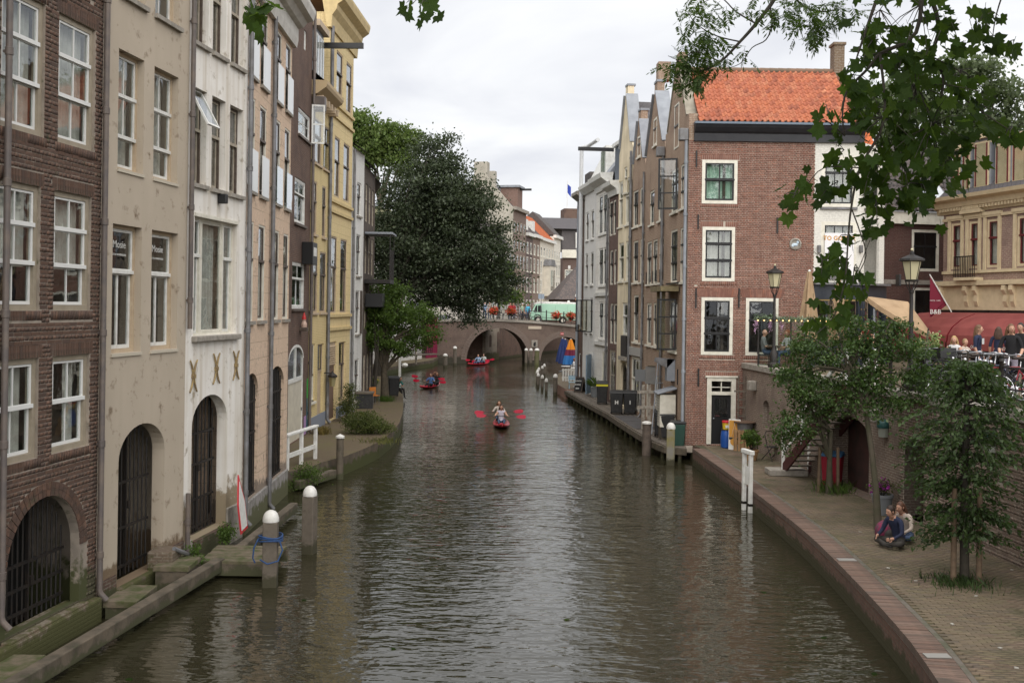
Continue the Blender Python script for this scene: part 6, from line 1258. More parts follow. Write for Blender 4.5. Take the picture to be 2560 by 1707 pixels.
pl([(2306, -60, 0), (2290, 82, 0), (2200, 135, .1), (2171, 171, .1), (2118, 228, .2), (2106, 286, .2), (2112, 340, .2)], .022, .007); pl([(2212, -60, 0), (2163, 82, -.1), (2140, 150, -.1)], .02, .006); pl([(2306, -60, 0), (2347, 61, .2), (2330, 143, .3), (2359, 204, .3), (2314, 367, .2), (2240, 510, 0)], .024, .006)
pl([(2200, 135, .1), (2210, 300, -.2), (2150, 420, -.2), (2128, 520, -.2), (2120, 600, -.3), (2112, 700, -.3), (2085, 790, -.3), (2040, 835, -.3)], .014, .004); pl([(2128, 520, -.2), (2150, 580, -.2), (2165, 640, -.2), (2140, 690, -.2), (2175, 600, -.3)], .007, .003); pl([(2112, 340, .2), (2060, 300, .1), (2030, 320, .1)], .007, .003); pl([(2150, 420, -.2), (2060, 420, -.2), (2010, 470, -.2), (1970, 500, -.2)], .007, .003); pl([(2522, -60, 0), (2490, 40, 0), (2480, 110, 0)], .01, .003); pl([(2359, 204, .3), (2440, 270, .2), (2530, 330, .2)], .01, .004); pl([(2330, 143, .3), (2400, 180, .2), (2450, 240, .2)], .008, .003)
for (u, v) in ((655, -110), (1065, -90)): pl([(u, v, -1 if u < 1000 else 0), (u-5, v+70, -1 if u < 1000 else 0), (u, v+120, -1 if u < 1000 else 0)], .006, .003)
LVS = []
for (u, v, r, n) in CL:
    for k in range(n):
        uu, vv = u+rng.normal(0, r*.62), v+rng.normal(0, r*.62); dy = rng.normal(0, .35)-(1 if u < 700 else 0)
        LVS.append((PX(uu, vv, YB0+dy)-PO, rng.uniform(.12, .215)*(1.25 if (v > 780) else 1)))
        if k % 3 == 0: p = PX(uu, vv, YB0+dy)-PO; c = PX(u, v-r*.5, YB0+(-1 if u < 700 else 0))-PO; mb.tube([c, (c+p)/2+Vector((0, 0, .03)), p], [.005, .004, .002], 4, False)
mb.build('trunk', BARKD, PT, smooth=True)
order = sorted(range(len(LVS)), key=lambda i: -LVS[i][1]); sing = set(order[:300]); RV, RFc, cnt = [], [], 0
for i, (p, s_) in enumerate(LVS):
    e = Matrix.Rotation(rng.normal(0, .8), 4, 'Z') @ Matrix.Rotation(-PI/2-.2+rng.normal(0, .55), 4, 'X') @ Matrix.Rotation(rng.normal(0, .6), 4, 'Y') @ Matrix.Rotation(rng.normal(0, .5), 4, 'Z')
    me = PLM[i % 4]
    if i in sing:
        o = mkobj('leaf', me, None, PT); o.matrix_basis = Matrix.Translation(p) @ e @ Matrix.Scale(s_, 4)
    else:
        T = Matrix.Translation(p) @ e @ Matrix.Scale(s_, 4); vs = [T @ v_.co for v_ in me.vertices]; RV += vs; RFc += [tuple(j+cnt for j in f.vertices) for f in me.polygons]; cnt += len(vs)
MB().add(RV, RFc).build('foliage', PLANE, PT, kind='stuff')
P_ = blob_points([((0, 1, 13), (4.5, 4.5, 2.6)), ((2.5, -3, 13.5), (5, 5, 3.5)), ((-3.5, -1, 12.5), (3.5, 4, 2.5)), ((4.5, 2.5, 13.2), (4, 3.5, 2.6))], 9000, .6, 30); P_ = P_[(P_[:, 2]+.6) > 5.6+.4*np.maximum(P_[:, 1]+7.2, 0)+1.2]
leaf_field('crown', PLANE, PT, P_, .3, .8, .2)
# ------------------------------------------------------------------ pinnate branch from above
PINN = leafmat('pinnate_leaf', [(.035, .065, .016), (.05, .09, .022), (.028, .05, .014), (.075, .12, .03)], .4)
def pinnate(seed):
    r_ = random.Random(seed); mb = MB(); n = 6; mb.tube([(0, 0, 0), (0, .5, -.02), (0, 1, -.12)], [.01, .008, .004], 4)
    def lf(x, y, z, an, s):
        d = Vector((math.cos(an), math.sin(an), -.25)); sd = Vector((-math.sin(an), math.cos(an), 0)); p = Vector((x, y, z)); mb.add([p, p+d*s*.5+sd*s*.15, p+d*s, p+d*s*.5-sd*s*.15], [(0, 1, 2, 3)])
    for k in range(n):
        y = .2+.75*k/n; z = -.02-.1*(y**3)
        for sgn in (0, 1): lf(0, y, z, (.55+r_.uniform(-.2, .2)) if sgn == 0 else PI-(.55+r_.uniform(-.2, .2)), .36*r_.uniform(.85, 1.15))
    lf(0, 1, -.12, PI/2, .36); me = mb.mesh('leaf'); me.materials.append(PINN); return me
PNM = [pinnate(k) for k in range(4)]
YP = 15.0; PN = thing('pinnate_tree', 'pinnate leaved branch reaching in from above over the canal', 'tree', (9.6, 13.6, 3.62)); PNO = Vector((9.6, 13.6, 3.62)); mb = MB()
mb.tube([(0, 0, -.05), (0, 0, 4), (-.6, .4, 7.2)], [.2, .17, .12], 10)
def pb(pts, r0, r1): Q = [PX(u, v, YP+dy)-PNO for u, v, dy in pts]; S_ = spline(Q, 4); mb.tube(S_, [r0+(r1-r0)*k/(len(S_)-1) for k in range(len(S_))], 6); return S_
q = PX(1960, -60, YP)-PNO; mb.tube([(-.6, .4, 7.2), (q+Vector((-.6, .4, 7.2)))/2+Vector((0, 0, .5)), q], [.12, .07, .035], 8)
BRS = [pb([(1960, -60, 0), (1935, 0, 0), (1890, 60, 0), (1850, 105, 0), (1800, 155, .1), (1740, 180, .2), (1690, 150, .2)], .035, .008), pb([(1925, 15, 0), (1930, 60, 0), (1915, 100, 0), (1880, 120, 0), (1850, 160, 0), (1800, 175, 0)], .012, .004), pb([(1890, 60, 0), (1840, 30, .1), (1800, -5, .1), (1750, 10, .1)], .014, .005), pb([(1960, -60, 0), (2000, 10, .2), (2060, 30, .2), (2100, 20, .2)], .02, .006), pb([(1850, 105, 0), (1790, 90, .3), (1740, 60, .3), (1720, 30, .3)], .012, .004), pb([(1800, 155, .1), (1740, 130, .1), (1700, 150, .2), (1670, 140, .2)], .01, .004)]
mb.build('trunk', BARKD, PN, smooth=True)
PC = [(1700, 160, 36, 26), (1750, 170, 36, 26), (1740, 120, 36, 26), (1770, 80, 36, 24), (1740, 40, 36, 18), (1790, 30, 34, 16), (1730, 190, 24, 14), (1800, 150, 26, 10), (1970, 30, 40, 26), (2030, 40, 36, 26), (2080, 30, 34, 22), (2020, 75, 26, 14), (1990, -5, 50, 20), (1880, 10, 30, 8), (2120, 20, 30, 14), (1860, 130, 16, 4), (1760, 5, 30, 12)]
cnt = 0
for (u, v, r, n) in PC:
    for k in range(n):
        p = PX(u+rng.normal(0, r*.6), v+rng.normal(0, r*.55), YP+rng.normal(0, .3))-PNO; s_ = rng.uniform(.2, .3)
        o = mkobj('leaf', PNM[cnt % 4], None, PN); o.matrix_basis = Matrix.Translation(p) @ Matrix.Rotation(rng.uniform(0, 2*PI), 4, 'Z') @ Matrix.Rotation(rng.uniform(-1.2, .3), 4, 'X') @ Matrix.Rotation(rng.normal(0, .4), 4, 'Y') @ Matrix.Scale(s_, 4); cnt += 1
        if cnt >= 300: break
    if cnt >= 300: break
# ------------------------------------------------------------------ timber, posts, things on the water
WOODO = M('old_wet_timber', (.125, .1, .072), .85, var=(.05, .042, .03), vs=3.5, bump=.5, bs=18, streak=(.12, .1, .075), moss=((.06, .06, .03), -.1, .3))
WOODM = M('mossy_timber', (.15, .12, .085), .9, var=(.06, .07, .022), vs=4.5, bump=.5, bs=18)
WOODG = M('grey_timber', (.145, .122, .095), .85, var=(.1, .082, .063), vs=7, bump=.4, bs=18, streak=(.12, .1, .08), moss=((.05, .045, .025), -.1, .35))
PLANK = M('deck_plank', (.15, .125, .1), .85, var=(.1, .085, .07), vs=6, bump=.4, bs=20, island=[(.19, .16, .13), (.13, .11, .09), (.17, .14, .11)])
CAPW = M('white_post_cap', (.64, .63, .6), .5, var=(.5, .48, .44), vs=7)
def beam(label, p, q, wd, ht, mat=WOODO, name='timber_beam', cat='beam'):
    o = MB().bar(p, q, wd, ht).build(name, mat, bevel=.02); return tag(o, label, cat)
beam('long mossy fender beam along the foot of the near left houses', (-7.05, 12.6, .22), (-5.92, 21.0, .26), .22, .26)
beam('short fender beam beside the jetty at the foot of the peach house', (-5.85, 22.3, .22), (-5.72, 27.2, .22), .2, .24)
beam('timber beam below the white railing ending at the capped post', (-6.35, 30.6, .2), (-5.62, 32.7, .22), .22, .26)
jt = thing('jetty', 'small mossy plank jetty beside the post with blue rope', 'jetty', (-5.55, 21.5, 0))
for k in range(6): MB().box(-.75, .75, -.66+k*.225, -.45+k*.225, .3, .36).build('plank', WOODM, jt, loc=(random.gauss(0, .02), 0, random.gauss(0, .005)))
for y in (-.6, .62): MB().box(-.78, .78, y-.06, y+.06, .06, .298).build('joist', WOODO, jt)
for x in (-.6, .6): MB().tube([(x, .4, -1.5), (x, .4, .06)], .08, 8).build('pile', WOODO, jt)
for (lb, p, s_) in (('mossy plank step at the foot of the near brick house', (-7.25, 14.6, .17), (.3, .85, .05)), ('mossy plank step beside the gate of the beige house', (-6.85, 18.6, .2), (.3, .55, .06)), ('greenish timber step below the beige house gate', (-6.5, 20.2, .42), (.34, .5, .05))):
    o = thing('timber_step', lb, 'step', p)
    for k in range(2): MB().box(-s_[0], s_[0], -s_[1]+k*s_[1]+.01, k*s_[1]-.01, 0, s_[2]*2).build('plank', WOODM, o, bevel=.01)
    MB().box(-s_[0]+.04, s_[0]-.04, -s_[1]+.04, s_[1]-.04, -.5, -.003).build('support', WOODO, o)
o = MB().box(-.25, .25, -.28, .28, -.3, .62).build('stone_block', MATS['mossy_plinth_stone'], loc=(-6.82, 20.3, .1), bevel=.03); tag(o, 'stone block step at the beige house gate', 'step')
o = MB().tube([(0, 0, .5), (.1, .3, .35), (.28, .75, .12)], .045, 8).build('loose_pipe', ZINC, loc=(-6.6, 20.2, .25), smooth=True); tag(o, 'loose grey pipe lying on the steps of the beige house', 'pipe')
def post(label, p, top, r, sq=True, cap='dome', mat=None, group=None):
    t = thing('mooring_post', label, 'post', p, random.uniform(-.3, .3), group); n = 4 if sq else 12; R = r*1.35 if sq else r; mb = MB()
    rot = Matrix.Rotation(PI/4, 3, 'Z') if sq else None; h = top-.19 if cap == 'dome' else top-.1
    mb.lathe([(R*1.0, -1.5), (R, h*.5), (R*.99, h)], n if not sq else 8, (0, 0, 0), rot) if not sq else mb.lathe([(R, -1.5), (R, h)], 4, (0, 0, 0), rot)
    mb.build('shaft', mat or WOODG, t, bevel=.025 if sq else 0, smooth=not sq)
    if cap == 'dome': pr = [(r*1.08, 0), (r*1.1, .03), (r*1.06, .08), (r*.9, .15), (r*.62, .2), (r*.28, .225), (.004, .23)]
    elif cap == 'flat': pr = [(r*1.15, 0), (r*1.15, .05), (r*.6, .09), (.004, .11)]
    else: pr = [(r*1.2, 0), (r*1.2, .06), (.01, .13)]
    MB().lathe([(a, z+h+.002) for a, z in pr], 16).build('cap', CAPW, t, smooth=True); return t
g = GR(675, 1464, 0); p1 = post('square mooring post with white dome cap and blue rope tied around it', g, 1.47, .15)
ROPE = M('blue_rope', (.03, .075, .19), .8, var=(.02, .045, .12), vs=20); rp = thing('rope', 'blue rope wound around the mooring post by the jetty', 'rope', g)
for z, q in ((1.0, .0), (.96, .4), (.92, .9)): MB().tube([(.235*math.cos(a+q), .235*math.sin(a+q), z+.02*math.sin(2*a)) for a in np.linspace(0, 2*PI, 17)], .016, 6).build('turn', ROPE, rp, smooth=True)
MB().tube([(-.2, -.15, .98), (-.28, -.2, .8), (-.3, -.2, .6), (-.26, -.18, .5)], .016, 6).tube([(.2, -.12, .95), (.27, -.15, .75), (.2, -.22, .55), (0, -.26, .5), (-.15, -.24, .58)], .016, 6).build('loose_end', ROPE, rp, smooth=True)
post('square mooring post with white dome cap standing alone off the peach house', GR(773, 1382, 0), 1.48, .145)
post('round mooring post with flat white cap at the end of the left wharf beam', GR(849, 1197, 0), 1.42, .12, False, 'pyr', WOODO)
post('weathered round mooring post with flat white cap off the timber deck', GR(1616, 1137, 0), 1.3, .17, False, 'flat', M('rotten_post_timber', (.13, .1, .08), .9, var=(.07, .055, .045), vs=5, bump=.8, bs=14))
post('square mooring post with white dome cap and yellow lichen off the timber deck', GR(1676, 1162, 0), 1.49, .15, True, 'dome', M('lichen_post_timber', (.2, .185, .16), .85, var=(.2, .17, .04), vs=2.5, bump=.4, moss=((.05, .045, .025), -.1, .35)))
post('dark mooring post with white cap off the parasol terrace', GR(1388, 988, 0), 1.33, .14, False)
z3 = lambda x, y: (1000+x*.1722, 880+y*.1722)
for (x, y) in ((2003, 515), (2064, 550), (2122, 608), (1990, 470), (1998, 445), (2013, 415), (2063, 385), (2093, 350)): post('slim mooring post with white cap in the double row off the terrace', GR(*z3(x, y), 0), .98, .1, False, 'dome', None, 'double row of slim posts')
for (u, v, tp) in ((1315, 912, 1.55), (1327, 913, 1.55)): post('grey bridge fender post with white cap before the pier', (PX(u, v, 99.6).x, 99.6, 0), 1.6, .15, False, 'dome', None, 'fender posts at the bridge pier')
post('mossy bridge fender post with white cap beside the smaller arch', (PX(1342, 914, 99.4).x, 99.4, 0), 1.62, .22, False, 'dome', M('mossy_post', (.12, .11, .06), .9, var=(.08, .09, .03)))
post('low post with white cap before the magenta doors', (PX(1113, 912, 93.5).x, 93.5, 0), 1.25, .2, False); post('tall post with white cap at the left bridge abutment', (PX(1137, 908, 97).x, 97, 0), 1.8, .18, False)
# white railing at the wharf start
wr = thing('white_railing', 'white painted timber railing at the start of the left wharf', 'railing', (-6.72, 30.75, .6), math.atan2(2.55, .42)); Lr = 2.55
for x in (.08, 1.25, 2.5): MB().box(x-.06, x+.06, -.05, .05, -.6, 1.02).build('post', WHITE, wr, bevel=.01)
MB().box(-.05, 2.6, -.075, .075, 1.021, 1.1).build('top_rail', WHITE, wr, bevel=.015); MB().box(0, 2.5, -.03, .03, .35, .48).build('lower_rail', WHITE, wr)
# leaning road sign
rs = thing('road_sign', 'white warning sign board with red border leaning against the peach house', 'sign', (-6.1, 23.6, .36), .9); rs.rotation_euler = (-.12, 0, 1.62); rs.scale = (.85, 1, .9)
MB().prism([(-.42, 0), (.42, 0), (.42, .75), (0, 1.45), (-.42, .75)], -.012, .012).build('board', M('sign_red', (.5, .03, .04), .5), rs, fix=True); MB().prism([(-.34, .08), (.34, .08), (.34, .7), (0, 1.28), (-.34, .7)], -.02, -.013).build('face', WHITE, rs, fix=True); MB().prism([(-.4, .02), (.4, .02), (.4, .74), (0, 1.42), (-.4, .74)], .0125, .018).build('back', ZINC, rs, fix=True)
# ------------------------------------------------------------------ timber deck along the right houses
tdk = thing('timber_deck', 'weathered timber deck on piles along the right bank houses', 'deck', (0, 0, 0))
EDG = [(6.45, 37.35), (5.78, 37.9), (5.5, 39.4), (5.23, 42.2), (4.95, 46), (4.7, 49.7), (4.0, 56.2), (3.37, 63)]
FAC = [(6.52, 38.05), (6.5, 38.1), (6.45, 39.4), (6.34, 42.2), (6.2, 46), (5.98, 49.7), (5.2, 56.2), (4.4, 63)]
for i in range(len(EDG)-1):
    L_ = math.dist(EDG[i], EDG[i+1]); n = 6 if i > 0 else 4
    for k in range(n):
        f0, f1 = k/n+.012, (k+1)/n-.012
        def mixp(a, b, f): return (a[0]+(b[0]-a[0])*f, a[1]+(b[1]-a[1])*f)
        P = [mixp(EDG[i], FAC[i], f0), mixp(EDG[i+1], FAC[i+1], f0), mixp(EDG[i+1], FAC[i+1], f1), mixp(EDG[i], FAC[i], f1)]
        MB().prism(P, .48+random.gauss(0, .004), .545+random.gauss(0, .005), 'xy').build('plank', PLANK, tdk, fix=True)
    a, b = EDG[i], EDG[i+1]; MB().bar((a[0]-.03, a[1], .4), (b[0]-.03, b[1], .4), .1, .22).build('edge_beam', WOODO, tdk)
    npl = max(1, int(L_/1.1))
    for k in range(npl): f = (k+.5)/npl; p = mixp(a, b, f); MB().tube([(p[0]+.12, p[1], -1.5), (p[0]+.12, p[1], .42)], .07, 7).build('pile', WOODO, tdk)
for (y0, y1) in ((43.2, 46.0), (46.05, 48.4)):
    f = lambda y: 5.23-(y-42.2)*.0707; o = MB().prism([(f(y0)+.1, y0), (f(y1)+.1, y1), (f(y1)+1.05, y1), (f(y0)+1.05, y0)], .553, .566, 'xy').build('deck_mat', M('grey_rubber_mat', (.09, .085, .085), .85, var=(.07, .065, .065)), fix=True); tag(o, 'grey rubber mat on the timber deck in front of the black bins' if y0 > 45 else 'grey rubber mat on the timber deck beside the picket fence', 'mat')
BINP = M('black_bin_plastic', (.016, .016, .017), .5, var=(.03, .03, .03), vs=6)
def wheelie(label, loc, rz, wd=.56, ht=1.05, body=BINP, lid=BINP, group=None, band=None, txt=None, cat='bin'):
    t = thing('wheelie_bin', label, cat, loc, rz, group); a, b = wd/2*.82, wd/2
    mb = MB(); mb.add([(-a, -a, .08), (a, -a, .08), (a, a, .08), (-a, a, .08), (-b, -b, ht*.9), (b, -b, ht*.9), (b, b, ht*.9), (-b, b, ht*.9)], BOXF.tolist()); mb.build('body', body, t, bevel=.04)
    mb = MB(); mb.add([(-b-.03, -b-.04, ht*.905), (b+.03, -b-.04, ht*.905), (b+.03, b+.03, ht*.905), (-b-.03, b+.03, ht*.905), (-b, -b, ht*.96), (b, -b, ht*.96), (b*.95, b, ht*1.02), (-b*.95, b, ht*1.02)], BOXF.tolist()); mb.build('lid', lid, t, bevel=.02)
    MB().tube([(-b*.8, b+.06, ht*.93), (b*.8, b+.06, ht*.93)], .018, 8).build('handle', lid, t)
    for s in (-1, 1): MB().lathe([(.1, -.03), (.1, .03)], 12, (s*a*.95, a, .1), Matrix.Rotation(PI/2, 3, 'Y')).build('wheel', BINP, t)
    if band: MB().box(-b-.01, b+.01, -b-.012, -b+.01, ht*.8, ht*.89).build('band', band, t)
    if txt: o = lettering(txt, .24, WHITE, t, (0, -b*.93-.02, ht*.52), (PI/2+.06, 0, 0), bold=.012)
    return t
YEL = M('yellow_plastic', (.6, .55, .03), .5)
g1 = GR(1541, 1035, .55); wheelie('black wheelie bin with a white H on its front on the timber deck', g1, -.1, .64, 1.12, txt='H'); g2 = GR(1571, 1035, .55); wheelie('black wheelie bin with a white 1 on its front on the timber deck', (g2.x+.06, g2.y-.05, .55), -.1, .64, 1.12, txt='1')
wheelie('black bin with a bright yellow band beside the palm pot', GR(1505, 1010, .55), -.1, .6, 1.2, band=YEL)
wheelie('black wheelie bin behind the capped posts beside the ladder', GR(1650, 1092, .55), -.15, .5, 1.08); wheelie('black wheelie bin in front of the louvred cabinet', GR(1668, 1098, .55), -.15, .56, 1.05)
gc = thing('storage_box', 'dark green storage box with black lid at the corner of the brick house', 'box', GR(1694, 1112, .55), -.05); mb = MB(); mb.add([(-.2, -.25, 0), (.2, -.25, 0), (.2, .25, 0), (-.2, .25, 0), (-.25, -.3, .8), (.25, -.3, .8), (.25, .3, .8), (-.25, .3, .8)], BOXF.tolist()); mb.build('body', M('dark_green_plastic', (.02, .06, .045), .5), gc, bevel=.02); MB().box(-.27, .27, -.32, .32, .801, .9).build('lid', BINP, gc, bevel=.03)
# louvred cabinet
cb = thing('louvred_cabinet', 'cream louvred cabinet with zinc roof standing against the canal gable', 'cabinet', (6.08, 40.1, .55), -PI/2-.03); cb.rotation_euler = (0, 0, -PI/2)
MB().box(-.5, .5, -.3, .3, .5, 1.75).build('body', CREAMP, cb); mb = MB().add([(-.58, -.42, 1.76), (.58, -.42, 1.76), (.58, .33, 1.98), (-.58, .33, 1.98), (-.58, -.42, 1.8), (.58, -.42, 1.8), (.58, .33, 2.03), (-.58, .33, 2.03)], BOXF.tolist()).build('roof', ZINCL, cb)
for k in range(10): MB().obox((-.1, -.315, .68+k*.1), (.3, .03, .006), Matrix.Rotation(-.6, 3, 'X')).build('louvre_slat', ZINC, cb)
MB().box(-.45, .45, -.25, .25, 0, .498).build('base', WOODO, cb)
cw = thing('vent_cowl', 'grey metal vent cowl on the canal gable above the cabinet', 'vent', (6.2, 40.6, 2.8), -PI/2); MB().prism([(0, 0), (.5, 0), (.5, .85), (.0, .85)], -.1, .22).build('box', ZINCL, cw, fix=True); MB().prism([(-.1, .5), (-.55, .75), (-.5, .9), (.22, .85)], .0, .5, 'yz').build('hood', ZINC, cw, fix=True)
# ladder
ld = thing('ladder', 'grey aluminium ladder leaning against the brown gabled house', 'ladder', (5.72, 41.4, .55)); A_, B2_ = Vector((0, 0, 0)), Vector((.5, 2.0, 2.9)); sd_ = Vector((.32, -.12, 0))
for s in (0, 1): MB().bar(A_+sd_*s, B2_+sd_*s, .035, .08).build('stile', ZINCL, ld)
for k in range(11): f = (k+.5)/11; p = A_.lerp(B2_, f); MB().tube([p, p+sd_], .016, 6).build('rung', ZINCL, ld)
# picket fence
pf = thing('picket_fence', 'weathered white picket fence on the timber deck', 'fence', GR(1614, 1072, .55), .15); WP = M('flaking_white_paint', (.46, .42, .36), .8, var=(.25, .21, .17), vs=9)
for k, x in enumerate((-.12, .14)): MB().box(x-.06, x+.06, -.05, .05, 0, 1.85).build('picket', WP, pf, bevel=.008)
for z in (.85, 1.5): MB().box(-.4, .55, -.085, -.052, z, z+.13).build('rail', WP, pf)
sb = thing('grey_board', 'pair of blank grey boards mounted in front of the brown gabled house', 'board', (5.95, 44.6, 2.35), -.35); MB().box(-.1, .78, -.03, .03, 0, .75).build('panel', M('blank_grey_panel', (.2, .195, .185), .6, var=(.16, .155, .15)), sb); MB().box(-.55, -.11, -.02, .02, .1, .62).build('panel', M('blue_grey_panel', (.16, .165, .17), .6), sb); MB().box(.02, .1, .031, .1, -1.79, .5).build('mount', WOODG, sb); MB().box(.0, .5, -.05, .05, .751, .8).build('cap', WOODO, sb)
# things on the far deck
BLUEC = M('sky_blue_paint', (.28, .45, .56), .5, var=(.22, .38, .5))
def foldchair(label, loc, rz, mat=BLUEC, back=.85, group=None):
    t = thing('folding_chair', label, 'chair', loc, rz, group)
    for s in (-1, 1):
        MB().bar((s*.2, .22, 0), (s*.2, -.2, .46), .025, .025).build('leg', mat, t); MB().bar((s*.18, -.22, 0), (s*.18, .2, back), .025, .025).build('leg', mat, t)
    for k in range(5): MB().box(-.2, .2, -.2+k*.09, -.13+k*.09, .455, .475).build('seat_slat', mat, t)
    for k in range(3): MB().box(-.2, .2, .13+k*.03, .15+k*.03, .6+k*.09, .67+k*.09).build('back_slat', mat, t)
    return t
foldchair('pale blue slatted folding chair at the end of the timber deck', GR(1430, 974, .56), .1); foldchair('pale blue slatted folding chair behind the chalkboard', GR(1460, 968, .56), 1.2)
ab_ = thing('chalkboard', 'black A frame chalkboard with white writing on the timber deck', 'chalkboard', GR(1450, 980, .56), -.6)
for s in (-1, 1):
    o = MB().box(-.28, .28, -.02, .02, 0, .95).build('board', M('dark_wood_frame', (.05, .035, .025), .6), ab_); o.rotation_euler = (s*.28, 0, 0); o.location = (0, s*.27, 0); o2 = MB().box(-.23, .23, -.028, -.021, .08, .88).build('slate', BLACKP, ab_); o2.rotation_euler = o.rotation_euler; o2.location = o.location
for k, tx in enumerate(('LUNCH', 'KOFFIE', 'BIER')): lettering(tx, .13, WHITE, ab_, (0, -.24+k*-.045+.02, .68-k*.22), (PI/2-.28, 0, 0))
TERR = M('terracotta', (.3, .14, .08), .8, var=(.22, .1, .06)); ZP = M('grey_pot', (.16, .17, .18), .7)
def pot(label, loc, r=.22, h=.35, mat=TERR, leafm=GRN, n=500, hh=.35, leaf=.1, flowers=None, cat='potted plant'):
    t = thing('potted_plant', label, cat, loc); MB().lathe([(r*.72, 0), (r, h*.85), (r*1.08, h*.86), (r*1.08, h), (r*.9, h), (r*.85, h*.9)], 14).build('pot', mat, t, smooth=True)
    mb = MB()
    for k in range(8): a = k*.8; mb.tube([(0, 0, h*.85), (r*.6*math.cos(a), r*.6*math.sin(a), h+hh*.5), (r*1.1*math.cos(a), r*1.1*math.sin(a), h+hh)], [.012, .009, .005], 4)
    mb.build('stems', BARKD, t); leaf_field('foliage', leafm, t, blob_points([((0, 0, h+hh*.6), (r*1.25, r*1.25, hh*.55))], n, .07, 12, .5), leaf, .45, 0)
    if flowers: P = blob_points([((0, 0, h+hh*.75), (r*1.3, r*1.3, hh*.5))], 60, .05, 3, .4); leaf_field('flowers', flowers, t, P, .09, .9, 0)
    return t
pm = thing('potted_palm', 'spiky palm in a dark pot on the timber deck', 'potted plant', GR(1487, 992, .56)); MB().lathe([(.2, 0), (.27, .5), (.29, .52), (.25, .52)], 12).build('pot', ZP, pm); mb = MB()
for k in range(34):
    a = k*2.4; e = .25+.9*(k % 7)/7; l = .75; d = Vector((math.cos(a)*math.cos(e), math.sin(a)*math.cos(e), math.sin(e))); s = Vector((-math.sin(a), math.cos(a), 0)); p0 = Vector((0, 0, .55+.2*(k/34))); p1 = p0+d*l*.6; p2 = p0+d*l+Vector((0, 0, -.15)); mb.add([p0-s*.015, p0+s*.015, p1+s*.03, p2, p1-s*.03], [(0, 1, 2, 3, 4)])
mb.build('fronds', GRN, pm)
tt = thing('timber_counter', 'rough timber counter with a green crate on the deck before the cream house', 'counter', GR(1560, 985, .56), -.12)
MB().box(-.9, .75, -.2, .2, .95, 1.03).build('top', WOODG, tt)
for x in (-.85, -.35, .3, .7): MB().box(x-.05, x+.05, -.15, .15, 0, .949).build('leg', WOODG, tt)
cr = thing('crate', 'green plastic crate on the timber counter', 'crate', GR(1565, 985, .56)+Vector((.25, 0, 1.031)), -.12); MB().box(-.3, .3, -.18, .18, 0, .03).build('base', M('green_crate', (.03, .14, .09), .5), cr)
for (x0, x1, y0, y1) in ((-.3, .3, -.18, -.16), (-.3, .3, .16, .18), (-.3, -.28, -.16, .16), (.28, .3, -.16, .16)): MB().box(x0, x1, y0, y1, .031, .26).build('side', M('green_crate', (.03, .14, .09), .5), cr)
# parasols, closed
def parasol(label, loc, h, bands, r=.22, base=True, pole=None, folds=8):
    t = thing('closed_parasol', label, 'parasol', loc); MB().tube([(0, 0, 0), (0, 0, h)], .025, 8).build('pole', pole or WOODG, t)
    z0 = h*.3; tot = h-z0
    for (f0, f1, mat) in bands:
        mb = MB(); n = folds*4; prof = []
        for j in range(4):
            f = f0+(f1-f0)*j/3; prof.append((z0+tot*f, r*(1.02-.86*f**1.3)))
        vs = [(rr*(1+.2*math.cos(folds*2*PI*k/n))*math.cos(2*PI*k/n), rr*(1+.2*math.cos(folds*2*PI*k/n))*math.sin(2*PI*k/n), z) for z, rr in prof for k in range(n)]; fs = [(j*n+k, j*n+(k+1) % n, (j+1)*n+(k+1) % n, (j+1)*n+k) for j in range(3) for k in range(n)]
        mb.add(vs, fs); mb.build('canopy', mat, t, smooth=True)
    MB().ball((0, 0, h+.02), .05, 8, 6).build('finial', WHITE, t)
    if base: MB().lathe([(.25, 0), (.25, .06), (.05, .1)], 12).build('base', ZP, t)
    return t
ORNG = M('orange_canvas', (.75, .27, .02), .8); MARC = M('maroon_canvas', (.16, .02, .05), .8); BLUC = M('blue_canvas', (.03, .16, .42), .8); NAVC = M('navy_canvas', (.015, .035, .13), .8, var=(.03, .05, .17), vs=6); BEI = M('beige_canvas', (.36, .25, .15), .85, var=(.28, .19, .11), vs=3)
g = PX(1426, 930, 76); parasol('closed orange, maroon and blue parasol on the far terrace', (g.x, 76, .62), 2.65, [(0, .36, BLUC), (.36, .6, MARC), (.6, 1, ORNG)], .5)
for k, (u, y) in enumerate(((1412, 77.5), (1405, 80))): g = PX(u, 930, y); parasol('closed navy parasol with white print beside the orange one' if k == 0 else 'closed navy parasol furthest along the terrace edge', (g.x, y, .62), 2.6, [(0, 1, NAVC)], .42)
tb = thing('terrace_fence', 'low white slatted fence at the terrace', 'fence', (4.05, 70, .62), .4)
for k in range(7): MB().box(-.6+k*.2, -.48+k*.2, -.015, .015, 0, .85).build('picket', WHITE, tb)
for z in (.2, .72): MB().box(-.62, .74, .016, .04, z, z+.08).build('rail', WHITE, tb)
def ctable(label, loc, r=.35, top=WHITE):
    t = thing('bistro_table', label, 'table', loc); MB().lathe([(r, .7), (r, .73)], 18).build('top', top, t); MB().tube([(0, 0, .03), (0, 0, .7)], .03, 8).build('stem', IRON, t); MB().lathe([(.2, 0), (.2, .02), (.03, .05)], 12).build('base', IRON, t); return t
ctable('small white terrace table under the navy parasols', (4.0, 75, .62)); ctable('small white terrace table beside the orange parasol', (4.6, 73.2, .62))
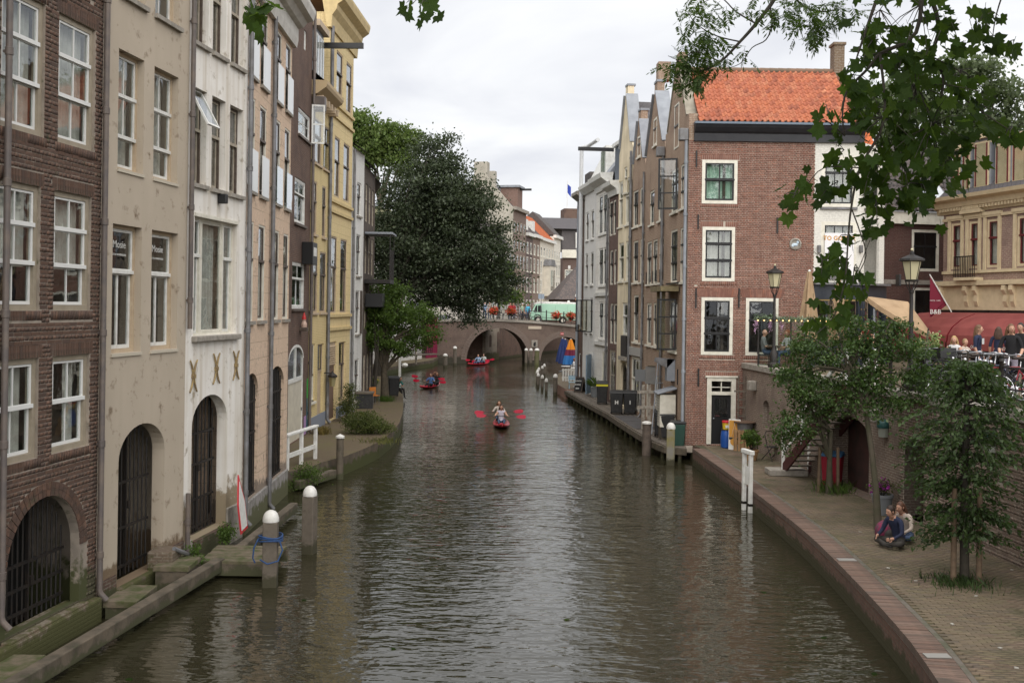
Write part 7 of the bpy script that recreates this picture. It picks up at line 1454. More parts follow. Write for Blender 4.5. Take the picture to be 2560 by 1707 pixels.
# things in front of the corner house
bb_ = thing('barrel', 'blue plastic barrel beside the black door', 'barrel', GR(1815, 1119, .6)); MB().lathe([(.16, 0), (.19, .03), (.205, .25), (.205, .4), (.19, .58), (.17, .62), (.17, .64)], 20).build('body', M('blue_plastic', (.015, .07, .28), .4), bb_, smooth=True); MB().lathe([(.178, .641), (.178, .67), (.165, .675)], 20).build('lid_ring', BINP, bb_)
bk = thing('bucket', 'yellow bucket with a red lid standing on the blue barrel', 'bucket', GR(1815, 1119, .6)+Vector((0, 0, .676))); MB().lathe([(.13, 0), (.15, .24)], 16).build('body', M('yellow_bucket', (.6, .42, .03), .5), bk, smooth=True); MB().lathe([(.162, .241), (.162, .3), (.155, .31)], 16).build('lid', M('red_lid', (.5, .02, .03), .5), bk); MB().box(-.06, .06, -.152, -.138, .06, .16).build('label', WHITE, bk)
CRW = M('crate_wood', (.32, .19, .09), .75, var=(.24, .14, .065), vs=6, island=[(.36, .22, .11), (.28, .165, .08)])
def slatcrate(label, loc, rz, wd=.3, ht=.75):
    t = thing('wooden_crate', label, 'crate', loc, rz)
    for k in range(5): MB().box(-wd+.01+k*wd*.4, -wd+wd*.36+k*wd*.4, -.3, -.28, 0, ht).build('slat', CRW, t)
    for k in range(4): MB().box(-wd-.02, -wd, -.28+k*.15, -.16+k*.15, 0, ht).build('slat', CRW, t)
    MB().box(-wd, wd, -.27, .3, ht-.08, ht-.06).build('shelf', CRW, t); MB().box(-wd, wd, .28, .3, 0, ht-.09).build('back', CRW, t); return t
g = GR(1858, 1125, .6); slatcrate('upright slatted wooden crate carrying the zinc tub', (g.x, g.y, .6), -.3); tb2 = thing('zinc_tub', 'zinc tub with a rusty round lid on the slatted crate', 'tub', (g.x+.05, g.y, 1.3), 0); MB().lathe([(.26, 0), (.3, .3)], 18).build('body', ZINC, tb2, smooth=True); MB().lathe([(.4, .301), (.4, .33), (.38, .335)], 20).build('lid', M('rusty_lid', (.12, .075, .05), .8), tb2)
g = GR(1880, 1100, .6); pot('bushy herb in a terracotta pot on the zinc tub', (g.x-.15, g.y-.2, 1.64), .2, .2, TERR, OLIV, 900, .5, .07); g = GR(1878, 1150, .6); pot('leafy green plant in a crate below the wall arch', (g.x, g.y, .6), .24, .35, CRW, GRN, 600, .55, .13); pot('lavender like plant beside the black door', GR(1838, 1112, .6)+Vector((.1, .2, 0)), .18, .8, WOODG, leafmat('lilac_leaf', [(.1, .06, .14), (.05, .08, .04), (.14, .09, .18)], .3), 400, .35, .06)
sg_ = thing('banner_sign', 'white and amber banner sign leaning by the crates', 'sign', GR(1836, 1124, .6), -.55); MB().box(-.22, .22, -.012, .012, 0, 1.1).build('board', WHITE, sg_); MB().box(-.2, .2, -.018, -.0125, .45, 1.05).build('amber_field', OR, sg_); MB().lathe([(.16, 0), (.16, .006), (.1, .007)], 20, (0, -.0125, .3), Matrix.Rotation(PI/2, 3, 'X')).build('amber_disc', OR, sg_); MB().bar((-.1, -.02, .5), (.02, -.02, 1.0), .02, .006).bar((.1, -.02, .5), (-.02, -.02, 1.0), .02, .006).build('white_mark', WHITE, sg_); MB().box(-.2, .2, -.019, -.0126, .36, .44).build('dark_stripe', BINP, sg_)
tl = thing('trellis', 'grey timber trellis ladder against the retaining wall beside the black door', 'trellis', (8.52, 37.7, .6), -.1)
for x in (-.14, .14): MB().box(x-.025, x+.025, -.025, .025, .6, 2.6).build('stile', WOODG, tl)
for k in range(6): MB().box(-.3 if k == 4 else -.13, .13, -.045, -.026, .8+k*.3, .86+k*.3).build('rung', WOODG, tl)
fc = thing('garden_chair', 'black tubular folding chair by the retaining wall', 'chair', GR(1930, 1150, .6), .5)
for s in (-1, 1): MB().tube([(s*.22, -.25, 0), (s*.21, .0, .45), (s*.2, .15, .85), (s*.12, .18, .95)], .014, 8).build('frame_tube', IRON, fc); MB().tube([(s*.2, .28, 0), (s*.2, -.2, .45)], .014, 8).build('leg', IRON, fc)
MB().box(-.2, .2, -.2, .15, .44, .46).build('seat', BINP, fc, bevel=.01); MB().tube([(-.12, .18, .95), (.12, .18, .95)], .014, 8).build('back_rail', IRON, fc)
# white mooring gate on the quay edge
mg = thing('mooring_gate', 'white painted timber mooring frame on the brick quay edge', 'mooring frame', (6.64, 28.6, 0), -1.35)
for x in (-.2, .2): MB().box(x-.055, x+.055, -.05, .05, -.1, 1.6).build('post', WHITE, mg, bevel=.01)
MB().box(-.3, .3, -.07, .07, 1.601, 1.72).build('top_rail', WHITE, mg, bevel=.015); MB().box(-.144, .144, -.02, .02, .75, 1.25).build('panel', WHITE, mg)
for x in (-.2, .2): MB().box(x-.06, x+.06, -.056, .056, .18, .25).build('iron_strap', IRON, mg)
# stairs
ST0, ST1 = Vector((8.35, 31.3, .75)), Vector((9.05, 27.6, 3.62)); stn = thing('stairs', 'dark red timber stairs with white handrails up to the street', 'stairs', ST0); D_ = ST1-ST0; sdv = Vector((D_.y, -D_.x, 0)).normalized()*-.85
SRED = M('oxblood_paint', (.07, .018, .018), .55, var=(.05, .014, .014))
for s in (0, 1): MB().bar(sdv*s, D_+sdv*s, .06, .3).build('stringer', SRED, stn)
for k in range(15): p = D_*((k+.5)/15); c = p+sdv*.5; dx_ = D_.copy(); dx_.z = 0; dx_.normalize(); MB().obox(c+Vector((0, 0, .05)), (.13, .39, .018), Matrix.Rotation(math.atan2(dx_.y, dx_.x), 3, 'Z')).build('tread', WOODG, stn)
for s in (0, 1): MB().bar(sdv*s+Vector((0, 0, .95)), D_+sdv*s+Vector((0, 0, .95)), .07, .1).build('handrail', WHITE, stn); MB().bar(sdv*s+Vector((0, 0, .5)), D_+sdv*s+Vector((0, 0, .5)), .04, .08).build('mid_rail', WHITE, stn)
for s in (0, 1):
    for f in (0, .33, .66, 1): MB().box(-.04, .04, -.04, .04, 0, .92).build('baluster', WHITE, stn, loc=D_*f+sdv*s)
o = MB().box(-.35, .8, -.35, .35, 0, .17).build('stone_step', STONE, loc=(ST0.x-.1, ST0.y+.1, .6), bevel=.015); tag(o, 'grey stone step at the foot of the red stairs', 'step')
wheelie('red wheelie bin with a blue lid in the niche behind the stairs', (9.2, 29.2, .6), -.5, .55, 1.0, M('red_bin_plastic', (.3, .012, .03), .5), M('blue_bin_lid', (.03, .1, .2), .5))
pot('purple flowering plant in a grey bowl by the wharf wall', (9.25, 25.4, .6), .25, .5, ZP, OLIV, 500, .3, .07, leafmat('purple_petal', [(.3, .02, .3), (.4, .05, .35)], .3))
for k, (y) in enumerate((14.9, 20.6)): MB().box(0, .36, -.09, .09, 0, .012).build('mooring_plate', M('pale_plate', (.27, .26, .24), .7), qw, loc=(qx(y)+.06, y, WH+.018))
for (lb, p) in (('green domed wall lamp on the retaining wall behind the hornbeam', (10.02, 21.3, 3.0)), ('green domed wall lamp on the retaining wall beyond the hornbeam', (9.55, 26.2, 2.7))):
    wl = thing('wall_lamp', lb, 'lamp', p, 0); MB().lathe([(.16, -.05), (.17, 0), (.16, .08), (.1, .15), (.01, .18)], 14).build('hood', M('bottle_green_enamel', (.02, .08, .075), .4), wl, smooth=True); MB().lathe([(.12, -.28), (.14, -.051)], 12).build('glass', M('lamp_opal', (.3, .32, .28), .3), wl); MB().box(0, .28, -.03, .03, -.02, .05).build('bracket', IRON, wl)
SCR = M('paper_scrap', (.36, .34, .3), .8)
for k, (u, v) in enumerate(((2540, 1670), (2530, 1425), (2150, 1330), (2290, 1452), (2440, 1490), (2380, 1560), (2220, 1420), (2500, 1620))):
    g = GR(u, v, .6); o = MB().prism([(-.05, -.03), (.05, -.04), (.06, .02), (-.03, .05)], .0, .012, 'xy').build('litter', SCR, loc=(g.x, g.y, .605), fix=True); o.rotation_euler = (.1, .05, k); o.scale = (.6, .6, 1); tag(o, 'small pale scrap of litter lying on the right wharf paving', 'litter', 'scraps of litter on the wharf')
# ------------------------------------------------------------------ street furniture
LG = M('lamp_cream_glass', (.55, .5, .32), .35, spec=.5)
def lamp(label, loc, h):
    t = thing('street_lamp', label, 'street lamp', loc); MB().lathe([(.2, 0), (.2, .12), (.13, .18), (.13, .5), (.09, .56), (.06, .7), (.055, 1.6), (.075, 1.62), (.075, 1.7), (.05, 1.75), (.042, h-1.0), (.06, h-.98), (.06, h-.92)], 14).build('pole', IRON, t, smooth=True)
    mb = MB()
    for k in range(4): a = k*PI/2+PI/4; mb.tube([(.04*math.cos(a), .04*math.sin(a), h-.95), (.12*math.cos(a), .12*math.sin(a), h-.82), (.15*math.cos(a), .15*math.sin(a), h-.7)], .014, 6)
    mb.lathe([(.16, h-.7), (.17, h-.66), (.15, h-.65)], 16); mb.build('bracket', IRON, t)
    MB().lathe([(.14, h-.648), (.235, h-.2)], 6).build('lantern_glass', LG, t); mb = MB()
    for k in range(6): a = k*PI/3; mb.tube([(.145*math.cos(a), .145*math.sin(a), h-.65), (.24*math.cos(a), .24*math.sin(a), h-.2)], .009, 5)
    mb.lathe([(.25, h-.2), (.31, h-.18), (.3, h-.13), (.14, h-.06), (.06, h-.03), (.05, h+.04), (.02, h+.07)], 12); mb.build('lantern_roof', IRON, t); MB().ball((0, 0, h+.1), .035, 8, 6).build('finial', LG, t)
    return t
g = PX(2278, 770, 25.6); lamp('black street lamp with cream lantern at the retaining wall beside the bicycles', (g.x, g.y, 3.66), 3.42); g = PX(1936, 770, 35.2); lamp('black street lamp with cream lantern before the corner house windows', (g.x, g.y, 3.66), 3.42)
parasol('tall closed beige parasol against the corner house wall', (PX(2022, 770, 36.6).x, 36.6, 3.62), 3.4, [(0, 1, BEI)], .34, folds=6); parasol('closed beige parasol standing in front of the TO GO poster', (PX(2096, 770, 36.9).x, 36.9, 3.62), 3.25, [(0, 1, BEI)], .3, folds=6)
op = thing('open_parasol', 'open beige parasol tilted beside the cafe front', 'parasol', (PX(2262, 770, 36).x, 36, 3.62)); mb = MB(); n = 8
for k in range(n): a0, a1 = 2*PI*k/n, 2*PI*(k+1)/n; mb.add([(0, 0, .55), (1.3*math.cos(a0), 1.3*math.sin(a0), 0), (1.3*math.cos(a1), 1.3*math.sin(a1), 0)], [(0, 1, 2)]); mb.quad((1.3*math.cos(a0), 1.3*math.sin(a0), 0), (1.3*math.cos(a1), 1.3*math.sin(a1), 0), (1.3*math.cos(a1), 1.3*math.sin(a1), -.15), (1.3*math.cos(a0), 1.3*math.sin(a0), -.15))
o = mb.build('canopy', BEI, op, loc=(-.2, 0, 1.9)); o.rotation_euler = (.25, .5, 0); MB().tube([(0, 0, 0), (0, 0, 1.95), (-.1, 0, 2.3)], .03, 8).build('pole', WOODG, op)
o = MB().tube([(0, 0, 0), (0, 0, 2.1)], .045, 10).build('steel_post', ZINCL, loc=(PX(2186, 770, 35.5).x, 35.5, 3.62), smooth=True); tag(o, 'plain grey steel post before the navy shopfront', 'post')
# glass screen with flower garland
gs = thing('glass_screen', 'clear glass windscreen at the terrace before the corner house', 'screen', (8.75, 36.3, 3.66)); pts = [(0, 0), (.35, -.9)]
MB().box(0, 2.3, 0, .015, 0, 1.65).build('glass_panel', glassmat('screen_glass', (.86, .9, .88), .7), gs)
for x in (0, 1.15, 2.3): MB().box(x-.02, x+.02, -.02, .035, 0, 1.7).build('post', IRON, gs)
gd = thing('garland', 'leaf garland with warm lights and lilac flowers along the terrace screen', 'garland', (8.6, 36.25, 5.36)); P = []
for k in range(1500): x = rng.uniform(0, 3.6); P.append((x, rng.normal(0, .05), rng.normal(0, .05)-.06*math.sin(x/3.6*PI)))
leaf_field('foliage', leafmat('grey_garland_leaf', [(.2, .26, .2), (.12, .18, .1), (.3, .36, .3)], .3), gd, P, .09, .4, .1)
LIL = leafmat('lilac_petal', [(.5, .3, .5), (.6, .42, .58), (.42, .22, .45)], .3)
for x in (.05, .55, .95, 1.75, 2.2, 3.0): P = [(x+rng.normal(0, .035), rng.normal(0, .035), -.1-abs(rng.normal(0, .2))) for k in range(110)]; leaf_field('flower_tail', LIL, gd, P, .05, .8, .1)
MB().tube([(0, 0, -.02), (1.8, 0, -.1), (3.6, 0, -.02)], .02, 5).build('wire', IRON, gd)
for k in range(16): MB().ball((.1+k*.22, -.06, -.1), .025, 6, 5).build('light_bulb', M('warm_bulb', (.6, .4, .2), .4, emit=((1, .6, .25), 2.2)), gd)
# flag
fg = thing('banner_flag', 'dark red B&B flag on a slanting pole at the awning', 'flag', (PX(2345, 740, 41).x, 41, 6.2)); MB().tube([(.55, .0, -.55), (-.35, 0, .95)], .025, 6).build('pole', WHITE, fg); mb = MB(); FR = M('dark_red_flag', (.16, .012, .03), .8)
mb.add([(-.33, 0, .9), (.3, .05, -.1), (.38, .08, -.28), (-.2, .12, -.75), (-.32, .02, -.75)], [(0, 1, 2, 3, 4)]); mb.build('cloth', FR, fg); lettering('B&B', .26, WHITE, fg, (-.1, -.02, -.55)); lettering('HOTEL  CAFE', .07, WHITE, fg, (-.12, -.02, -.1))
# hydrangeas, scooter screen
hy = thing('hydrangea', 'pale green hydrangea heads in a pot at the terrace edge', 'potted plant', (PX(2325, 870, 28).x, 28, 3.62)); MB().lathe([(.25, 0), (.32, .5), (.3, .5)], 12).build('pot', ZP, hy); leaf_field('foliage', GRN, hy, blob_points([((0, 0, .8), (.45, .4, .3))], 500, .08, 10), .14, .6, 0)
for k in range(11): a = k*2.4; r_ = .12+.3*((k*7) % 11)/11; leaf_field('flower_head', leafmat('hydrangea_petal', [(.42, .5, .18), (.55, .6, .35), (.4, .5, .15)], .3), hy, [(r_*math.cos(a)+rng.normal(0, .05), r_*.8*math.sin(a)+rng.normal(0, .05), 1.05+.14*(k % 3)+rng.normal(0, .05)) for q in range(70)], .05, .9, 0)
BIKEC = [M('black_bike_paint', (.012, .012, .014), .35), M('dark_blue_bike_paint', (.02, .03, .07), .35), M('red_bike_paint', (.25, .02, .03), .35)]; CHROME = M('chrome', (.6, .6, .62), .18, metal=1); TYRE = M('tyre_rubber', (.015, .015, .015), .8); SAD = M('saddle_leather', (.03, .02, .015), .5)
def ring(mb, c, R, r, n=22, m=6):
    o = len(mb.v)
    for i in range(n):
        a = 2*PI*i/n
        for j in range(m): b = 2*PI*j/m; rr = R+r*math.cos(b); mb.v.append((c[0]+rr*math.cos(a), c[1]+r*math.sin(b), c[2]+rr*math.sin(a)))
    for i in range(n):
        for j in range(m): mb.f.append((o+i*m+j, o+((i+1) % n)*m+j, o+((i+1) % n)*m+(j+1) % m, o+i*m+(j+1) % m))
    return mb
def bike(label, loc, rz, mat, crate=False, lean=.08, group=None):
    t = thing('bicycle', label, 'bicycle', loc, rz, group); t.rotation_euler = (lean, 0, rz)
    for x in (-.54, .54):
        wq = ring(MB(), (x, 0, .35), .325, .02).build('wheel', TYRE, t, smooth=True); ring(MB(), (x, 0, .35), .298, .009).build('rim', CHROME, wq); mb = MB()
        for k in range(14): a = 2*PI*k/14; mb.tube([(x, 0, .35), (x+.295*math.cos(a), 0, .35+.295*math.sin(a))], .0022, 3, False)
        mb.lathe([(.025, -.04), (.025, .04)], 8, (x, 0, .35), Matrix.Rotation(PI/2, 3, 'X')); mb.build('spokes', CHROME, wq)
        P = [(x+.37*math.cos(a), 0, .35+.37*math.sin(a)) for a in np.linspace(.1 if x > 0 else .6, 2.4 if x > 0 else 3.2, 9)]; mb = MB(); mb.tube(P, .022, 5); mb.build('mudguard', mat, wq)
    mb = MB(); bbk, st, hd, rr_, fr_ = (-.05, 0, .32), (-.2, 0, .82), (.36, 0, .88), (-.54, 0, .35), (.54, 0, .35)
    for p, q in ((bbk, st), (bbk, (.4, 0, .72)), (st, (.38, 0, .8)), (bbk, rr_), ((-.17, 0, .74), rr_), (hd, (.41, 0, .68)), ((.41, 0, .68), fr_)): mb.tube([p, q], .017, 7)
    mb.build('frame', mat, t); MB().tube([(-.2, 0, .82), (-.22, 0, .98)], .013, 6).build('seat_post', CHROME, t)
    MB().prism([(-.36, -.09), (-.36, .09), (-.2, .07), (-.02, .025), (-.02, -.025), (-.2, -.07)], .98, 1.04, 'xy').build('saddle', SAD, t, bevel=.02, fix=True)
    MB().tube([(.36, 0, .88), (.33, 0, 1.06)], .014, 6).tube([(.1, .3, 1.06), (.25, .27, 1.1), (.35, .12, 1.08), (.35, -.12, 1.08), (.25, -.27, 1.1), (.1, -.3, 1.06)], .013, 8).build('handlebar', CHROME, t, smooth=True); MB().tube([(.1, .3, 1.06), (.2, .285, 1.085)], .019, 6).tube([(.1, -.3, 1.06), (.2, -.285, 1.085)], .019, 6).build('grips', BINP, t)
    mb = MB().box(-.78, -.3, -.07, .07, .72, .735); mb.bar((-.7, .06, .72), (-.54, .06, .36), .01, .01).bar((-.7, -.06, .72), (-.54, -.06, .36), .01, .01); mb.build('carrier', IRON, t); MB().lathe([(.09, -.02), (.09, .02)], 14, (-.05, 0, .32), Matrix.Rotation(PI/2, 3, 'X')).tube([(-.05, .05, .32), (.1, .05, .25)], .012, 6).tube([(-.05, -.05, .32), (-.2, -.05, .39)], .012, 6).build('crank', CHROME, t)
    MB().ball((.44, 0, .92), .045, 8, 6).build('headlamp', CHROME, t)
    if crate:
        mb = MB().box(.4, .8, -.22, .22, .9, .92)
        for (x0, x1, y0, y1) in ((.4, .8, -.22, -.2), (.4, .8, .2, .22), (.4, .42, -.2, .2), (.78, .8, -.2, .2)): mb.box(x0, x1, y0, y1, .921, 1.15)
        mb.build('crate', BINP, t)
    return t
def wallx(y): return 11.92-.0847*y
BKL = ['black city bicycle by the street railing with a front crate', 'black city bicycle parked second from the crate bicycle', 'dark blue city bicycle parked at the street railing', 'red framed city bicycle parked at the street railing']
bk0 = [bike('black city bicycle parked with others at the street railing', (0, 0, 0), 0, BIKEC[0]), bike('dark blue city bicycle in the row at the street railing', (0, 0, 0), 0, BIKEC[1]), bike('red framed city bicycle in the row at the street railing', (0, 0, 0), 0, BIKEC[2]), bike('black city bicycle with a plastic front crate at the street railing', (0, 0, 0), 0, BIKEC[0], True)]
used = set()
for k, (y, kind) in enumerate(((22.2, 0), (22.55, 2), (22.95, 0), (23.3, 1), (23.7, 0), (24.1, 0), (24.5, 3), (24.95, 0), (25.35, 0), (25.8, 0))):
    loc = (wallx(y)+1.05+random.uniform(-.1, .1), y, 3.62); rz = PI+.15+random.gauss(0, .12)
    if kind not in used: used.add(kind); b_ = bk0[kind]; b_.location = loc; b_.rotation_euler = (.08, 0, rz)
    else: b_ = dup(bk0[kind], loc, rz); b_.rotation_euler = (random.gauss(.08, .04), 0, rz)
    if kind == 0: b_['group'] = 'plain black bicycles at the street railing'
# street railing
sr = thing('street_railing', 'black iron railing with ball topped posts on the retaining wall', 'railing', (0, 0, 0)); YS = [16.3, 18.0, 19.7, 21.4, 23.1, 24.8, 26.5]
for y in YS: MB().lathe([(.11, 3.66), (.1, 3.72), (.055, 3.78), (.045, 4.6), (.06, 4.62), (.035, 4.68)], 10, (wallx(y)+.14, y, 0)).ball((wallx(y)+.14, y, 4.72), .05, 8, 6).build('post', IRON, sr, smooth=True)
for z in (4.05, 4.5): MB().tube([(wallx(y)+.14, y, z) for y in YS], .02, 6).build('rail', IRON, sr)
sc = thing('scooter', 'parked scooter with a tall clear windscreen at the end of the bicycle row', 'scooter', (PX(2358, 900, 27).x+.1, 27, 3.62), 2.8)
for x in (-.6, .6): ring(MB(), (x, 0, .24), .18, .06).build('wheel', TYRE, sc, smooth=True)
MB().prism([(-.85, .45), (-.75, .75), (-.2, .8), (0, .45), (.35, .35), (.42, .95), (.55, .95), (.62, .4), (.1, .2), (-.5, .3)], -.16, .16).build('body', M('grey_scooter_paint', (.12, .12, .13), .35), sc, bevel=.04, fix=True); MB().box(-.75, -.15, -.15, .15, .81, .9).build('seat', SAD, sc, bevel=.03); MB().tube([(.42, -.32, 1.02), (.5, 0, 1.0), (.42, .32, 1.02)], .018, 8).build('handlebar', IRON, sc)
mb = MB(); n = 8
for k in range(n): a0, a1 = -.26+.52*k/n, -.26+.52*(k+1)/n; h0, h1 = 1.62-2.2*a0*a0, 1.62-2.2*a1*a1; mb.quad((.56-.6*a0*a0, a0, 1.0), (.56-.6*a1*a1, a1, 1.0), (.48-.6*a1*a1, a1, h1), (.48-.6*a0*a0, a0, h0))
mb.build('windscreen', glassmat('windscreen_glass', (.75, .78, .78), 2.5), sc, smooth=True)
# ------------------------------------------------------------------ on the bridge: van, bicycles, flower baskets
van = thing('delivery_van', 'mint green vintage delivery van with a white roof on the bridge', 'van', (PX(1384, 806, 104).x, 104, 4.02), .02); MINT = M('mint_van_paint', (.38, .6, .46), .4, var=(.34, .55, .42), vs=1.5); HWv = .98
side = [(-2.42, .35), (-2.44, .85), (-2.3, 1.1), (-1.95, 1.85), (-1.6, 1.98), (2.25, 1.98), (2.42, 1.8), (2.45, .45), (2.4, .35)]
def arcpts(xc, r): return [(xc+r*math.cos(a), .33+r*math.sin(a)) for a in np.linspace(0, PI, 9)]
side2 = side[:-1]+[(2.42, .36)]+arcpts(.88, .4)+arcpts(-1.62, .4)
MB().prism(side2, -HWv, HWv).build('body', MINT, van, bevel=.05, fix=True)
MB().prism([(-2.02, 1.93), (-1.65, 2.14), (0, 2.2), (2.2, 2.14), (2.46, 1.95)], -HWv+.02, HWv-.02).build('roof', WHITE, van, bevel=.06, fix=True)
dw = MB().prism([(-2.1, 1.12), (-1.87, 1.78), (-1.3, 1.8), (-1.25, 1.12)], -HWv-.012, -HWv+.005).build('cab_window', M('van_window', (.03, .035, .035), .08, spec=.8), van, fix=True); MB().box(-1.72, -1.67, -HWv-.018, -HWv-.011, 1.12, 1.8).build('window_bar', MINT, dw)
MB().prism([(-2.29, 1.16), (-1.98, 1.84), (-1.97, 1.84), (-2.28, 1.16)], -.85, .85).build('windscreen', M('van_window', (.03, .035, .035), .08), van, fix=True)
for x in (-1.15, .1, 1.35): MB().box(x-.008, x+.008, -HWv-.006, -HWv+.002, .45, 1.85).build('panel_seam', M('dark_mint_seam', (.16, .27, .2), .6), van)
MB().box(-1.15, 2.35, -HWv-.012, -HWv+.002, 1.15, 1.19).build('swage_line', MINT, van); MB().box(-2.5, -2.38, -.95, .95, .38, .52).build('bumper', ZINC, van, bevel=.02)
for xc in (-1.62, .88):
    for s in (-1, 1):
        wq = MB().lathe([(.2, -.09), (.3, -.09), (.33, -.05), (.33, .05), (.3, .09), (.2, .09)], 20, (xc, s*.86, .33), Matrix.Rotation(PI/2, 3, 'X')).build('wheel', TYRE, van, smooth=True); MB().lathe([(.2, -.05), (.2, .05), (.13, .07), (.05, .06)], 16, (xc, s*.93, .33), Matrix.Rotation(s*PI/2, 3, 'X')).build('hubcap', M('cream_hub', (.55, .52, .45), .5), wq)
MB().ball((-2.4, -.7, .75), (.05, .12, .12), 10, 6).build('headlight', LG, van); MB().ball((-2.4, .7, .75), (.05, .12, .12), 10, 6).build('headlight', LG, van); MB().lathe([(.14, 2.18), (.14, 2.28), (.05, 2.34)], 10, (1.5, 0, 0)).build('roof_vent', WHITE, van); MB().box(2.46, 3.0, -.9, -.88, 1.45, 1.5).box(2.46, 3.0, .88, .9, 1.45, 1.5).build('serving_flap_arm', ZINC, van)
for k, (u, kind) in enumerate(((1237, 0), (1278, 0), (1292, 1), (1330, 0))):
    b_ = dup(bk0[kind], (PX(u, 800, 101.6).x, 101.6 if k != 3 else 101.9, decz(PX(u, 800, 101.6).x+7.6)+.0), [0.05, PI, .1, .1][k], ['black bicycle parked on the bridge at the first flower basket', 'black bicycle parked on the bridge behind the large red flower basket', 'dark blue bicycle parked on the bridge beside the pedestrians', 'black bicycle standing before the van nose on the bridge'][k], 'bicycles on the bridge')
RED = leafmat('red_petal', [(.5, .03, .02), (.6, .07, .03), (.42, .02, .03), (.62, .2, .12)], .25)
for k, (u, v, lb) in enumerate(((1234, 776, 'round red flower basket on the bridge railing under the maple'), (1277, 778, 'large red flower basket on the bridge railing beside the bicycles'), (1391, 788, 'orange red flower basket hanging before the van side'), (1428, 790, 'orange red flower basket hanging behind the rear van wheel'))):
    g = PX(u, v, 100.7); t = thing('flower_basket', lb, 'flower basket', g); MB().lathe([(.15, -.4), (.3, -.2), (.32, -.15)], 12).build('basket', IRON, t); MB().tube([(0, .1, -.75), (0, .1, -.3)], .03, 6).build('stand', IRON, t)
    leaf_field('foliage', GRN, t, blob_points([((0, 0, 0), (.42, .35, .35))], 260, .12, 8), .14, .6, 0); leaf_field('flowers', RED, t, blob_points([((0, -.05, 0), (.5, .42, .42))], 420, .1, 6, .35), .12, .9, 0)
o = thing('road_sign', 'square blue grey road sign on a thin pole behind the railing', 'sign', (PX(1352, 806, 103).x, 102.6, 4.02)); MB().tube([(0, 0, 0), (0, 0, 2.9)], .035, 6).build('pole', ZINC, o); MB().box(-.3, .3, -.03, 0, 2.45, 2.95).build('plate', M('blue_grey_sign', (.25, .3, .36), .5), o)
ic = thing('ice_cream_sign', 'giant ice cream cone advertising figure at the end of the van', 'sign', (PX(1442, 790, 103.5).x, 103.5, 4.02)); MB().tube([(0, 0, 0), (0, 0, 1.9)], .04, 6).build('pole', ZINC, ic); MB().lathe([(.03, 1.9), (.2, 2.55)], 10).build('cone', M('wafer', (.5, .25, .12), .7), ic); MB().ball((0, 0, 2.62), (.22, .22, .15)).build('lower_scoop', M('chocolate', (.12, .03, .04), .5), ic); MB().ball((0, 0, 2.82), (.21, .21, .24)).build('upper_scoop', WHITE, ic)
# left wharf bits
wheelie('black wheelie bin behind the person in teal on the left wharf', GR(984, 991, .6), .2, .6, 1.1); pl_ = thing('planter', 'dark planter box with a grey timber top near the narrow white house', 'planter', GR(906, 1020, .6), .1); MB().box(-.5, .5, -.35, .35, 0, .72).build('box', BINP, pl_, bevel=.02); MB().box(-.56, .56, -.42, .42, .721, .8).build('top', WOODG, pl_)
pot('green plant with yellow flowers in a dark trough on the left wharf', GR(925, 985, .6), .35, .45, BINP, GRN, 900, .4, .11, leafmat('yellow_petal', [(.5, .4, .03), (.6, .5, .05)], .3)); cz = thing('orange_chair', 'orange plastic chair beside the slim wharf tree', 'chair', GR(936, 1010, .6), .7); ORP = M('orange_plastic', (.45, .16, .03), .5)
MB().box(-.2, .2, -.2, .2, .42, .46).build('seat', ORP, cz, bevel=.02); MB().box(-.2, .2, .17, .21, .47, .85).build('backrest', ORP, cz, bevel=.02)
for x in (-.17, .17):
    for y in (-.17, .17): MB().tube([(x, y, 0), (x, y, .42)], .014, 6).build('leg', ZINC, cz)
wpz = thing('white_post_lamp', 'white timber post with an opal lamp at the left wharf edge', 'post', (PX(1000, 900, 62).x, 62, .6)); MB().box(-.07, .07, -.07, .07, -.5, 2.1).build('shaft', WHITE, wpz); MB().ball((.3, 0, 1.4), (.2, .2, .14)).build('lamp_dome', WHITE, wpz); MB().box(.07, .2, -.02, .02, 1.45, 1.5).build('arm', IRON, wpz)
fl = thing('lattice_fence', 'dark lattice fence panel with bench on the far left wharf', 'fence', (-9.6, 86.5, .6), .95); 
for k in range(2):
    MB().box(k*2.3, k*2.3+.12, -.06, .06, 0, 3.0).build('post', GREYFR, fl); mb = MB()
    for j in range(9): mb.bar((k*2.3+.12, 0, .9+j*.22), (k*2.3+2.25, 0, .9+j*.22), .03, .05)
    for j in range(9): mb.bar((k*2.3+.2+j*.25, 0, .9), (k*2.3+.2+j*.25, 0, 2.7), .05, .03)
    mb.build('lattice', IRON, fl)
MB().box(0, 4.6, -.7, -.1, .75, .85).build('bench_top', WOODG, fl)

for k, (u, v) in enumerate(((320, 1699), (990, 1620), (1420, 1545), (2178, 1680), (1905, 1480), (760, 1500), (1250, 1330), (2060, 1590))):
    g = GR(u, v, .012); o = mkobj('floating_leaf', PLM[k % 4], None, loc=g); o.rotation_euler = (.05, .05, k*1.3); o.scale = (.13, .13, .13); tag(o, 'fallen leaf floating on the canal', 'leaf', 'leaves floating on the water')
